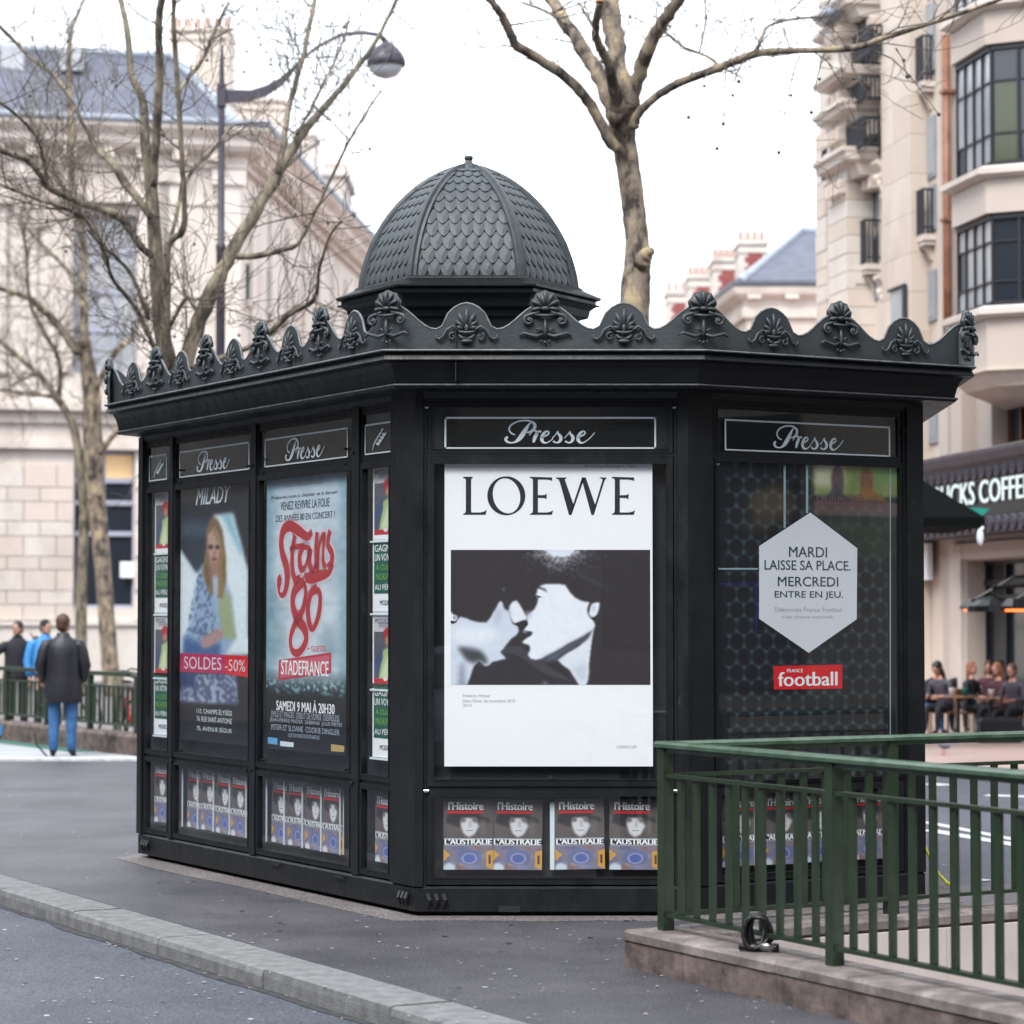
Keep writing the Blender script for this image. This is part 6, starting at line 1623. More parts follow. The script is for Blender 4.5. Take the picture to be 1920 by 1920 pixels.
# heaters
for i, px in enumerate((1825, 1903)):
    mb = MB(fA.T); u = ua(px, -.9); zz = za(px, 1142, -.9); mb.tube([(u, -.9, zz + .12), (u, -.3, zz + .45), (u, 0, zz + .45)], .025, 6); mb.loft([[(u + sx * .22 * k, -.9 + sy * .12 * k, zz + q) for sx, sy in ((-1, -1), (1, -1), (1, 1), (-1, 1))] for k, q in ((1, 0), (1, .04), (.5, .14))], cap=True)
    h = mb.build('heater', M['plastic_black'], bA); mb = MB(fA.T); mb.box((u - .17, -.97, zz - .03), (u + .17, -.83, zz - .003)); mb.build('heating_element', M['heater'], h)
mb = MB(fA.T); u = ua(1862, -1.0); zz = za(1862, 1136, -1.0); mb.loft([[(u + .36 * k * math.cos(t), -1.0 + .36 * k * math.sin(t), zz + q) for t in [2 * math.pi * j / 12 for j in range(12)]] for k, q in ((1, -.08), (.98, 0), (.6, .08), (.1, .14))], cap=True); mb.tube([(u, -1, zz + .1), (u, -1, zz + .25), (u, 0, zz + .3)], .025, 6); mb.build('canopy_lamp', M['plastic_black'], bA)

# ---- B: plain stone tower strip beside it
bB, fB = fbld('stone_tower', 'tall smooth pale stone tower with little side balconies left of the bay windows', 5)
f = fB; ub = lambda px, y=0: f.u(px, y); zb_ = lambda px, py, y=0: f.uz(px, py, y)[1]
ztop = zb_(1700, 0) + 8; pj = .30
u0, u1 = ub(1658, -pj), ub(1713, -pj); uw = ub(1768)
mb = MB(f.T); mb.box((u1 + .003, .0, .02), (uw - .003, .9, ztop)); mb.build('recessed_wall', M['stone2'], bB)
mb = MB(f.T); mb.box((u0, -pj + .03, .02), (u1 - .02, .9, ztop)); mb.build('core', M['stone2'], bB)
hgt = .62; nrow = int(ztop / hgt); rnd = random.Random(5)
bt = [M['stone2'], M['stone2'], blotch_mat('tower block pale', [(.51, .43, .36), (.63, .55, .475)], .6, .85, .1), blotch_mat('tower block rosy', [(.50, .415, .35), (.60, .51, .44)], .6, .85, .1)]
for r_ in range(6, nrow):
    xm = u0 + (u1 - u0) * (.4 if r_ % 2 else .62)
    for a, b in ((u0, xm), (xm, u1)):
        mb = MB(f.T); mb.box((a + .003, -pj, r_ * hgt + .003), (b - .003, -pj + .03 if b < u1 else .05, (r_ + 1) * hgt - .003)); mb.build('stone', rnd.choice(bt), bB)
mb = MB(f.T); mb.box((ub(1677, -pj - .0), -pj - .03, zb_(1690, 605, -pj)), (ub(1700, -pj), -pj - .012, zb_(1690, 541, -pj))); wv = mb.build('window', M['winglass_pale'], bB)
mb = MB(f.T); mb.box((ub(1674, -pj), -pj - .06, zb_(1690, 541, -pj)), (ub(1705, -pj), -pj - .01, zb_(1690, 536, -pj))); mb.build('lintel', M['iron'], wv)
mb = MB(f.T); mb.box((ub(1700, -pj) + .004, -pj - .05, zb_(1690, 605, -pj)), (ub(1706, -pj), -pj - .01, zb_(1690, 541, -pj))); mb.build('frame', M['iron'], wv)
def balcony(f, pxr, py_rail, py_slab, py_foot, parent, out=.2, length=.35, bt_=.018):
    b = f.u(pxr); a = b - length
    zr, zs, zf_ = (f.uz(pxr - 12, q, -out)[1] for q in (py_rail, py_slab, py_foot))
    mb = MB(f.T); mb.box((a, -out, zs - .10), (b, .0, zs)); mb.box((a + .03, -out + .02, zs - .17), (b - .03, .0, zs - .105)); s = mb.build('balcony', M['stone'], parent)
    mb = MB(f.T)
    for x in ((a + b) / 2 - .06,): mb.loft([[(x, -out * k, zz), (x + .12, -out * k, zz), (x + .12, 0, zz), (x, 0, zz)] for k, zz in ((.15, zf_), (.5, zf_ + (zs - zf_) * .4), (.95, zs - .18))], cap=True)
    mb.build('console', M['stone2'], s)
    mb = MB(f.T); mb.tube([(a, 0, zr), (a, -out, zr), (b, -out, zr), (b, 0, zr)], .022, 6); mb.tube([(a, 0, zs + .1), (a, -out, zs + .1), (b, -out, zs + .1), (b, 0, zs + .1)], .015, 5)
    n = max(3, int((b - a) / .07))
    for i in range(n + 1): x = a + (b - a) * i / n; mb.tube([(x, -out, zs), (x, -out, zr)], bt_, 4)
    for i in range(1, max(3, int(out / .06))):
        q_ = out * i / max(3, int(out / .06))
        for x in (a, b): mb.tube([(x, -q_, zs), (x, -q_, zr)], bt_, 4)
    mb.build('balcony_railing', M['iron'], s)
def window_slot(f, px0, px1, py0, py1, parent, m='winglass'):
    a, b = f.u(px0), f.u(px1); z0, z1 = f.uz((px0 + px1) / 2, py1)[1], f.uz((px0 + px1) / 2, py0)[1]
    mb = MB(f.T); mb.box((a, -.035, z0), (b, -.01, z1)); w_ = mb.build('window', M['zinc'], parent)
    mb = MB(f.T); c = (a + b) / 2; mb.box((a + .06, -.045, z0 + .06), (c - .03, -.037, z1 - .06)); mb.build('pane', M[m], w_); mb = MB(f.T); mb.box((c + .03, -.045, z0 + .06), (b - .06, -.037, z1 - .06)); mb.build('pane', M[m], w_)
for r, s, ft in ((54, 138, 190), (346, 430, 478), (-230, -146, -96)): balcony(f, 1760, r, s, ft, bB, .2, .36)
for a, b in ((0, 130), (215, 330), (345, 430), (505, 600), (700, 830)): window_slot(f, 1748, 1762, a, b, bB, 'winglass_pale')
# ---- C: ornate corner building
bC, fC = fbld('ornate_building', 'ornate pale stone apartment building with iron balconies at the left end of the right facades', 10)
f = fC; uc = lambda px, y=0: f.u(px, y); zc_ = lambda px, py, y=0: f.uz(px, py, y)[1]
u0, u1 = uc(1540), ub(1658, -pj) + fC.T.inverted()[0][3] * 0 
u1 = f.u(1657)
ztop = zc_(1560, 0) + 3
mb = MB(f.T); mb.box((u0, 0, .02), (u1, 7, ztop)); mb.build('wall', M['stone'], bC)
# corner pilaster strip in rusticated stones
rnd = random.Random(8); pa, pb2 = uc(1533, -.35), uc(1553, -.35); qa, qb = uc(1556, -.5), uc(1592, -.5)
hh = .30
for r_ in range(12, int(zc_(1560, 215, -.4) / hh)):
    for a, b, y_ in ((pa, pb2, -.35), (qa, qb, -.5)):
        mb = MB(f.T); mb.bbox((a, y_ + rnd.uniform(-.006, .006), r_ * hh + .005), (b, .0, (r_ + 1) * hh - .005), .008); mb.build('stone', rnd.choice(bt + [M['stone']] * 3), bC)
for py, o_, h_ in ((20, .75, .35), (60, .55, .25), (150, .85, .3), (212, .75, .35), (300, .75, .45), (560, .35, .2)):
    zz = zc_(1535, py, -o_); mb = MB(f.T); a_, b_ = (uc(1526, -o_), uc(1584, -o_)) if py < 500 else (pa, qb)
    mb.loft([[(a_ + .3 * (1 - k), -o_ * k, q), (b_ - .2 * (1 - k), -o_ * k, q), (b_ - .2 * (1 - k), 0, q), (a_ + .3 * (1 - k), 0, q)] for k, q in ((.55, zz - h_), (.65, zz - h_ * .6), (.9, zz - h_ * .45), (.92, zz - .1), (1, zz - .06), (1, zz))], cap=True); mb.build('cornice', M['stone'], bC)
    for j in range(5):
        x = a_ + .4 + (b_ - a_ - .6) * j / 4; mb = MB(f.T); mb.bbox((x, -o_ * (.85 if j < 3 else .35), zz - h_ - .22), (x + .16, 0, zz - h_), .03); mb.build('bracket', M['stone2'], bC)
for j, (px, py0, py1, r_) in enumerate(((1566, 60, 20, .35), (1572, 205, 60, .38), (1563, 300, 220, .33))):
    z0, z1 = zc_(px, py0, -.5), zc_(px, py1, -.5); u = uc(px, -.5); mb = MB(f.T); mb.lathe([(r_, z0), (r_, z0 + .1), (r_ * .75, z0 + .15), (r_ * .72, z1 - .3), (r_ * .95, z1 - .15), (r_, z1)], 14, (u, -.3, 0)); mb.build('column', M['stone'], bC, True)
mb = MB(f.T); mb.lathe([(.6, zc_(1590, 30, -.4)), (.5, zc_(1590, 15, -.4)), (.35, zc_(1590, -5, -.4)), (.1, zc_(1590, -60, -.4))], 10, (uc(1590, -.4), -.3, 0)); mb.build('turret_roof', M['zinc'], bC, True)
for pr_ in ((1638, 232, 292, 318, bC, .42, 1.4), (1655, 130, 206, 268, bC, .26, .5), (1655, 402, 484, 540, bC, .26, .5), (1655, -30, 52, 100, bC, .26, .5), (1637, 415, 462, 490, bC, .2, .4), (1612, 120, 172, 200, bC, .3, .5)): balcony(f, *pr_)
for a, b, c, d in ((1598, 1612, 60, 130), (1606, 1620, 170, 230), (1628, 1638, 170, 300), (1640, 1652, 330, 420), (1640, 1652, 440, 560), (1612, 1622, 520, 590), (1640, 1652, 0, 140), (1598, 1606, 330, 480)): window_slot(f, a, b, c, d, bC, 'winglass')
# arched niche
z0, z1 = zc_(1626, 400), zc_(1626, 345); a, b = uc(1618), uc(1636); mb = MB(f.T); arc = [(a, z0)] + [((a + b) / 2 - (b - a) / 2 * math.cos(R(18 * i)), z1 + (b - a) / 2 * math.sin(R(18 * i))) for i in range(11)] + [(b, z0)]
mb.plate(arc[::-1], -.02, -.06); mb.build('arched_window', M['wood'], bC)

# ---- across the road, behind the viewer: the facade the kiosk glass reflects
back_b = thing('opposite_building', 'long stone building with dark windows across the road, mirrored in the kiosk glass', 'building', Vector((-4, -16, 0)))
mb = MB(); mb.box((-34, -8, -.1), (34, 0, 17)); mb.build('wall', mat('sooty stone', (.14, .125, .11), .9, (.20, .18, .16), .5), back_b)
for i in range(14):
    for j in range(4):
        x, zz = -32 + i * 4.7, 1.2 + j * 4.0; mb = MB(); mb.box((x, .002, zz), (x + 2.1, .05, zz + 2.7)); mb.build('window', M['winglass'], back_b)
mb = MB(); mb.box((-34.3, -8.3, 17.002), (34.3, .7, 17.6)); mb.build('cornice', M['stone'], back_b)

# rows of houses that close the square on both sides, outside the picture
def row(name, label, p, q, h, m, dep=8):
    p, q = Vector(p), Vector(q); t = thing(name, label, 'building', p); f = Face(p, q, p); L = f.L
    mb = MB(f.T); mb.box((0, 0, -.1), (L, dep, h)); mb.build('wall', m, t)
    for i in range(int(L / 4.2)):
        for j in range(int(h / 4)):
            mb = MB(f.T); x = 1 + i * 4.2; mb.box((x, -.05, 1.0 + j * 4), (x + 1.9, -.002, 3.8 + j * 4)); mb.build('window', M['winglass'], t)
    mb = MB(f.T); mb.box((-.2, -.6, h + .002), (L + .2, dep, h + .5)); mb.build('cornice', M['stone'], t)
soot = mat('grimy stone', (.14, .125, .115), .9, (.26, .235, .215), .5)
row('left_row_building', 'long stone house row closing the square on the left, mirrored in the kiosk side', (-22, -14, 0), (-26, 58, 0), 15, soot)
row('right_row_building', 'stone house row continuing the cafe side of the street towards the viewer', tuple(st(-16, 0)), tuple(st(-46, 0)), 15, mat('house row stone', (.17, .15, .135), .9, (.30, .27, .245), .5))

for px in (-60, 40, 290, 315, 425):
    mb = MB(fL.T); u = ul(px); mb.box((u - .35, -.14, z_b1 + .02), (u + .35, -.002, z_c0 - .5)); mb.build('pilaster', M['stone'], lb)
    mb = MB(fL.T); mb.box((u - .5, -.24, z_c0 - .49), (u + .5, -.002, z_c0 - .05)); mb.build('capital', M['stone'], lb)
for i in range(13):
    mb = MB(fS.T); u = 1.2 + i * 3.1; mb.box((u, -.12, .4), (u + .5, -.002, z_c0 - .6)); mb.build('pilaster', M['stone'], lb)
mb = MB(fL.T); mb.box((0, -.06, z_c0 - 1.1), (fL.L, -.002, z_c0 - .98)); mb.build('frieze_band', M['stone'], lb)

# carved stonework and dark recesses between the ledges of the ornate building
rnd = random.Random(17)
for px, py0, py1 in ((1598, 66, 120), (1600, 160, 205), (1598, 222, 290), (1596, 318, 400), (1620, 310, 335), (1648, 210, 300), (1646, 60, 120), (1622, 60, 130), (1608, 430, 520)):
    a = uc(px, -.05); zt_, zb2 = zc_(px, py0, -.05), zc_(px, py1, -.05)
    mb = MB(f.T); mb.box((a - .05, -.10, zb2), (a + .75, -.01, zt_)); w_ = mb.build('window', M['stone2'], bC)
    mb = MB(f.T); mb.box((a + .06, -.14, zb2 + .05), (a + .62, -.105, zt_ - .1)); mb.build('pane', M['winglass'], w_)
for px, py in ((1588, 110), (1590, 190), (1586, 262), (1590, 330), (1584, 352), (1606, 210), (1640, 330), (1592, 384), (1606, 300), (1586, 470), (1588, 530), (1644, 545)):
    q = Vector((uc(px, -.3), -.3, zc_(px, py, -.3))); mb = MB(f.T); k = rnd.uniform(.8, 1.2)
    q.y = -.1; mb.loft([[(q.x + dx * w_, -.02 - d_, q.z + zz), (q.x + .25 + dx * w_ * .2, -.02 - d_, q.z + zz), (q.x + .25, 0, q.z + zz), (q.x - .02, 0, q.z + zz)] for dx, w_, d_, zz in ((0, 0, .05, -.45 * k), (-.04, 1, .16, -.3 * k), (-.02, 1, .10, -.2), (-.06, 1, .22, -.02), (-.03, 1, .18, .08), (-.08, 1, .28, .2), (-.08, 1, .28, .26))], cap=True)
    for j in range(3): mb.ball((q.x + .05 + .08 * j, -.24 + .03 * j, q.z - .02 - .1 * j), (.06, .06, .08), 6, 4)
    mb.build('carving', M['stone2'], bC)

for px, py0, py1 in ((1600, 160, 205), (1598, 236, 290), (1612, 66, 118)):
    a = uc(px, -.45); z1, z0 = zc_(px, py0, -.45), zc_(px, py1, -.45); mb = MB(f.T)
    for zz in (z0 + .05, z1): mb.tube([(a, -.02, zz), (a, -.5, zz), (a + .9, -.5, zz), (a + .9, -.02, zz)], .025, 5)
    for i in range(13): x = a + .9 * i / 12; mb.tube([(x, -.5, z0), (x, -.5, z1)], .016, 4)
    for i in range(7):
        for x in (a, a + .9): mb.tube([(x, -.5 * i / 7 - .03, z0), (x, -.5 * i / 7 - .03, z1)], .018, 4)
    mb.build('balcony_railing', M['iron'], bC)
# ================================================================== left: second metro surround, bicycles, people
LP0 = Vector((-4.72, 31.95, 0)); ldir = Vector((-.51, .86, 0)).normalized(); lT = frame(Vector((0, 0, 0)), -ldir)
lpar = thing('stone_parapet', 'weathered granite parapet with a rounded end behind the standing man at far left', 'parapet', LP0)
xs = [0, 1.4, 2.6, 3.9, 5.2, 6.6, 8, 10, 12.5]
for i in range(len(xs) - 1):
    mb = MB(lT); mb.bbox((-xs[i + 1] + .004, .0, -.02), (-xs[i] - .004, .36, .27), .03); mb.build('block', M['granite'], lpar)
for i, (a, c, m_) in enumerate(((5.35, 'orange', 'orange'), (5.0, 'blue', 'blue_jacket'))):
    mb = MB(lT); mb.box((-a, -.012, .08), (-a + .22, -.004, .22)); mb.build('sticker', M[m_], lpar)
mb = MB(frame(LP0, -ldir)); mb.box((-12, -.35, .0), (-1.2, -.03, .02)); mb.build('green_strip', M['green_line'], kind='structure')
lr = thing('railing', 'far green metro railing on the granite parapet at the left edge', 'railing', LP0 + Vector((0, 0, .27)))
mb = MB(lT); mb.box((-12.4, .13, .71), (-.5, .23, .765)); mb.build('handrail', M['railgreen_pale'] if 'railgreen_pale' in M else M['railgreen'], lr)
mb = MB(lT); mb.tube([(-.5, .18, .735), (-.32, .18, .71), (-.28, .18, .6)], .035, 6); mb.build('rail_end', M['railgreen'], lr)
for zz, nm in ((.56, 'mid_rail'), (.08, 'bottom_rail')):
    mb = MB(lT); mb.box((-12.4, .16, zz), (-.3, .20, zz + .03)); mb.build(nm, M['railgreen'], lr)
mbb = MB(); mbb.box((-.022, -.012, .10), (.022, .012, .56)); bme = mbb.mesh('baluster', M['railgreen'])
mbb = MB(); mbb.box((-.035, -.035, 0), (.035, .035, .71)); pme = mbb.mesh('post', M['railgreen'])
for i in range(75):
    x = -.3 - i * .16
    o = obj('post' if i % 10 == 0 else 'baluster', pme if i % 10 == 0 else bme, lr); o.matrix_local = lT @ Matrix.Translation((x, .18, 0))

# ---- bicycles leaning behind the parapet
def bicycle(label, loc, rz, col, sc=1.0):
    t = thing('bicycle', label, 'bicycle', loc, rz, 'bicycles parked behind the far railing')
    cm = M[col]
    for x in (-.52, .52):
        mb = MB(); n = 20; mb.tube([(x + .33 * math.cos(2 * math.pi * i / n), 0, .34 + .33 * math.sin(2 * math.pi * i / n)) for i in range(n + 1)], .018, 5, cap=False); w_ = mb.build('wheel', M['plastic_black'], t, True)
        mb = MB()
        for i in range(10): a = 2 * math.pi * i / 10; mb.tube([(x, 0, .34), (x + .31 * math.cos(a), 0, .34 + .31 * math.sin(a))], .003, 3)
        mb.tube([(x, -.04, .34), (x, .04, .34)], .02, 6); mb.build('spokes', M['steel'], w_)
    mb = MB()
    for a, b in (((-.52, 0, .34), (-.08, 0, .30)), ((-.08, 0, .30), (-.20, 0, .82)), ((-.52, 0, .34), (-.18, 0, .74)), ((-.08, 0, .30), (.34, 0, .78)), ((-.18, 0, .74), (.33, 0, .84)), ((.33, 0, .90), (.52, 0, .34))): mb.tube([a, b], .017, 6)
    mb.build('frame', cm, t)
    mb = MB(); mb.tube([(.32, 0, .88), (.30, 0, .98)], .014, 6); mb.tube([(.20, -.27, 1.0), (.33, -.2, 1.02), (.30, 0, .98), (.33, .2, 1.02), (.20, .27, 1.0)], .014, 6); mb.build('handlebar', M['plastic_black'], t)
    mb = MB(); mb.loft([[(-.34, -.07, .84), (-.34, .07, .84), (-.34, .05, .88), (-.34, -.05, .88)], [(-.22, -.06, .85), (-.22, .06, .85), (-.22, .05, .885), (-.22, -.05, .885)], [(-.06, -.02, .85), (-.06, .02, .85), (-.06, .015, .875), (-.06, -.015, .875)]], cap=True); mb.build('saddle', M['plastic_black'], t)
    mb = MB(); mb.tube([(-.08, .05, .30), (-.02, .07, .16)], .012, 5); mb.tube([(-.08, -.05, .30), (-.14, -.07, .44)], .012, 5); mb.lathe([(.09, -.01), (.09, .01)], 14, (-.08, 0, .30)); mb.build('pedals', M['steel'], t)
    return t
bl = lambda a, b: LP0 + ldir * a + Vector((.86, .51, 0)) * b
bicycle('green bicycle parked behind the far railing, nearest the kiosk', bl(1.2, .8), math.atan2(ldir.y, ldir.x) + .1, 'railgreen')
bicycle('red-framed bicycle parked behind the far railing, next to the standing man', bl(2.5, 1.0), math.atan2(ldir.y, ldir.x) + 3.0, 'red')
bicycle('black bicycle parked behind the far railing left of the standing man', bl(4.6, .9), math.atan2(ldir.y, ldir.x) + .2, 'plastic_black')
bicycle('black bicycle close behind the green one at the end of the far railing', bl(1.9, 1.7), math.atan2(ldir.y, ldir.x) + .4, 'plastic_black')
bicycle('blue bicycle in the middle of the row behind the far railing', bl(3.3, 1.6), math.atan2(ldir.y, ldir.x) - .2, 'blue_jacket')
olive = M['bark2']
q = G(220, 1383); pp = thing('bollard', 'olive weathered post with a swollen middle at the end of the far railing', 'post', q)
mb = MB(); mb.lathe([(.07, 0), (.06, .25), (.05, .45), (.085, .6), (.11, .72), (.09, .86), (.05, .95), (0, .97)], 10); mb.build('post', olive, pp, True)

# ---- people: one continuous skinned body each
def skin(name, nodes, edges, m, parent, root, sub=2, mats=None, split=None):
    me = bpy.data.meshes.new(name); ks = list(nodes); ix = {k: i for i, k in enumerate(ks)}
    me.from_pydata([nodes[k][:3] for k in ks], [(ix[a], ix[b]) for a, b in edges], [])
    o = bpy.data.objects.new(name, me); C.objects.link(o)
    md = o.modifiers.new('s', 'SKIN'); md.use_smooth_shade = True
    lay = me.skin_vertices[0].data if me.skin_vertices else None
    if lay is None:
        bm = bmesh.new(); bm.from_mesh(me); bm.verts.layers.skin.verify(); bm.to_mesh(me); bm.free(); lay = me.skin_vertices[0].data
    for k in ks:
        r = nodes[k][3]; lay[ix[k]].radius = r if hasattr(r, '__len__') else (r, r); lay[ix[k]].use_root = (k == root)
    sb = o.modifiers.new('u', 'SUBSURF'); sb.levels = sub; sb.render_levels = sub
    ev = o.evaluated_get(bpy.context.evaluated_depsgraph_get()); me2 = bpy.data.meshes.new_from_object(ev)
    bpy.data.objects.remove(o); bpy.data.meshes.remove(me)
    me2.materials.clear()
    for x in (mats or [m]): me2.materials.append(x)
    if split:
        for p in me2.polygons: p.material_index = split(p.center)
    for p in me2.polygons: p.use_smooth = True
    me2.name = name
    return obj(name, me2, parent)
def hand_nodes(N, E, key, wrist, d, side, k=1.0):
    """palm, four fingers and a thumb hanging from the wrist node along d"""
    w_ = Vector(wrist); d = Vector(d).normalized(); s = Vector(side).normalized()
    pm = w_ + d * .045 * k; N[key + 'p'] = (*pm, (.026 * k, .016 * k)); E.append((key, key + 'p'))
    for i in range(4):
        o_ = s * (-.027 + .018 * i) * k; b = w_ + d * .085 * k + o_; L = (.055, .066, .062, .048)[i] * k; curl = d.cross(s) * .018 * k
        N[key + 'a%d' % i] = (*b, .0085 * k); N[key + 'b%d' % i] = (*(b + d * L * .6 + curl * .5), .0078 * k); N[key + 'c%d' % i] = (*(b + d * L + curl * 1.6), .0065 * k)
        E += [(key + 'p', key + 'a%d' % i), (key + 'a%d' % i, key + 'b%d' % i), (key + 'b%d' % i, key + 'c%d' % i)]
    b = w_ + d * .03 * k - s * .034 * k; N[key + 't'] = (*b, .010 * k); N[key + 'u'] = (*(b + d * .04 * k - s * .014 * k), .008 * k); E += [(key + 'p', key + 't'), (key + 't', key + 'u')]
def head_parts(t, c, r, hair_m, yaw=0, long=0, tilt=0):
    """face, ears and hair on the head centred at c (face towards local -y turned by yaw)"""
    q = Matrix.Translation(c) @ Matrix.Rotation(yaw, 4, 'Z') @ Matrix.Rotation(tilt, 4, 'X')
    mb = MB(q); mb.ball((0, 0, 0), (r * .80, r * .98, r * 1.22), 14, 10); mb.ball((0, -r * .55, -r * .62), (r * .5, r * .42, r * .45), 10, 6)
    mb.loft([[(-r * .10, -r * .9, r * .12), (r * .10, -r * .9, r * .12), (0, -r * .98, r * .12)], [(-r * .2, -r * .85, -r * .22), (r * .2, -r * .85, -r * .22), (0, -r * 1.24, -r * .2)]], cap=True)
    for s in (-1, 1): mb.ball((s * r * .82, r * .05, 0), (r * .10, r * .2, r * .3), 6, 5)
    h = mb.build('head', M['skin'], t, True)
    mb = MB(q)
    for s in (-1, 1): mb.ball((s * r * .32, -r * .90, r * .12), (r * .12, r * .06, r * .07), 6, 4)
    mb.build('eyes', M['shoe'], h)
    mb = MB(q); mb.ball((0, -r * .93, -r * .52), (r * .24, r * .07, r * .05), 6, 4); mb.build('mouth', M['cloth_maroon'], h)
    mb = MB(q); vs = []; 
    mb.ball((0, r * .12, r * .22), (r * .90, r * 1.02, r * 1.12), 14, 8)
    mb.ball((0, r * .45, -r * .25), (r * .74, r * .66, r * .8), 12, 6)
    if long:
        mb.loft([[(r * w_ * math.cos(a), r * .5 + r * .45 * math.sin(a), zz) for a in [2 * math.pi * j / 10 for j in range(10)]] for w_, zz in ((.85, r * .4), (.98, -r * .6), (1.05, -r * 1.6), (.8, -r * (1.6 + long)), (.3, -r * (2 + long)))], cap=True)
    mb.build('hair', hair_m, t, True)
def standing(label, loc, rz, s, jacket, legs, hairm, yaw=0, arms=None, hem=.82, name='person'):
    t = thing(name, label, 'person', loc, rz); t.scale = (s, s, s)
    N = {'pel': (0, 0, .95, (.16, .115)), 'bel': (0, 0, 1.1, (.15, .11)), 'che': (0, -.01, 1.3, (.175, .12)), 'nek': (0, 0, 1.47, (.07, .06)), 'hd': (0, -.01, 1.57, .05)}
    E = [('pel', 'bel'), ('bel', 'che'), ('che', 'nek'), ('nek', 'hd')]
    A = arms or {1: [(.205, .0, 1.40), (.27, .02, 1.12), (.25, -.05, .88)], -1: [(-.205, 0, 1.40), (-.27, .02, 1.12), (-.25, -.05, .88)]}
    for sd in (-1, 1):
        k = 'L' if sd < 0 else 'R'
        N['hip' + k] = (sd * .10, 0, .88, .095); N['kne' + k] = (sd * .105, -.015, .49, .078); N['ank' + k] = (sd * .11, .0, .10, .062); N['foo' + k] = (sd * .125, -.10, .045, (.045, .038)); N['toe' + k] = (sd * .135, -.2, .035, (.038, .028))
        E += [('pel', 'hip' + k), ('hip' + k, 'kne' + k), ('kne' + k, 'ank' + k), ('ank' + k, 'foo' + k), ('foo' + k, 'toe' + k)]
        sh, el, wr = A[sd]
        N['sh' + k] = (*sh, .062); N['el' + k] = (*el, .045); N['wr' + k] = (*wr, .03)
        E += [('che', 'sh' + k), ('sh' + k, 'el' + k), ('el' + k, 'wr' + k)]
        d = Vector(wr) - Vector(el); hand_nodes(N, E, 'wr' + k, wr, d, (0, -1, 0) if abs(d.z) > .1 else (0, 0, 1))
    WR = [Vector(N['wrL'][:3]), Vector(N['wrR'][:3])]; EL = [Vector(N['elL'][:3]), Vector(N['elR'][:3])]
    far = lambda c: any((c - w_).dot((w_ - e_).normalized()) > -.01 and (c - w_).length < .22 for w_, e_ in zip(WR, EL))
    skin('body', N, E, None, t, 'pel', 1, [M['skin'], legs, M['shoe'], jacket], lambda c: 0 if far(c) else (2 if c.z < .085 else (1 if c.z < .98 and abs(c.x) < .22 else (3 if c.z < 1.475 else 0))))
    # jacket: a loose folded shell over trunk and arms
    rj = random.Random(label); ph = [rj.uniform(0, 6.28) for _ in range(6)]
    prof = [(hem, .225, .15), (hem + .06, .235, .158), (.92, .225, .155), (1.02, .212, .15), (1.14, .208, .148), (1.26, .212, .145), (1.34, .212, .138), (1.40, .196, .125), (1.445, .155, .105), (1.48, .115, .088), (1.505, .085, .074), (1.545, .076, .070)]
    rings = []
    for zz, rx, ry in prof:
        k = max(0, min(1, (1.42 - zz) / .3)); r_ = []
        for q in range(24):
            a = 2 * math.pi * q / 24; w_ = 1 + k * (.025 * math.sin(5 * a + ph[0] + zz * 3) + .02 * math.sin(9 * a + ph[1] - zz * 7) + .012 * math.sin(zz * 42 + ph[2] + 2 * a)); r_.append((rx * w_ * math.cos(a), .01 + ry * w_ * math.sin(a), zz))
        rings.append(r_)
    mb = MB(); mb.loft(rings, cap=True)
    for sd in (-1, 1):
        sh, el, wr = (Vector(q) for q in A[sd]); w2 = el.lerp(wr, .92); pts = [Vector((sh.x * .62, .005, sh.z - .005)), sh + Vector((0, 0, -.015)), sh.lerp(el, .35), sh.lerp(el, .7), el, el.lerp(w2, .5), w2]
        mb.tube(pts, [.075, .084, .080, .070 + .004 * math.sin(ph[3]), .072, .062, .058], 12)
    mb.build('jacket', jacket, t, True)
    head_parts(t, Vector((0, -.02, 1.655)), .098, hairm, yaw)
    return t
q = G(117, 1420)
man = standing('man seen from behind in a loose black jacket and blue jeans, standing before the parapet', q, math.pi + .1, 1.0, M['jacket'], M['jeans'], M['hair'], yaw=-.5, hem=.68,
      arms={1: [(.205, 0, 1.40), (.28, .03, 1.14), (.24, -.04, .93)], -1: [(-.205, 0, 1.40), (-.275, .02, 1.13), (-.22, -.1, .93)]})
mb = MB(); mb.tube([(.24, .02, 0), (.10, .0, .16), (.07, .02, .30)], .012, 5); st_ = mb.build('cane', M['plastic_black']); tag(st_, 'thin black stick leaning by the left shoe of the standing man', 'stick')
st_.location = q + Vector((-.42, -.02, 0))
q = P(85, 1240, 38.5); q.z = 0.0
standing('person in a bright blue jacket and dark cap behind the far railing', q, .3, .96, M['blue_jacket'], M['cloth_dark'], M['cloth_dark'], yaw=.6, hem=.9)
q = P(33, 1240, 38.8); q.z = 0.0
standing('person in black with raised elbows behind the far railing at the left edge', q, .2, .95, M['cloth_dark'], M['cloth_dark'], M['shoe'], yaw=-.6, arms={1: [(.2, 0, 1.38), (.40, -.06, 1.36), (.26, -.22, 1.50)], -1: [(-.2, 0, 1.38), (-.42, .0, 1.22), (-.56, -.08, 1.02)]})

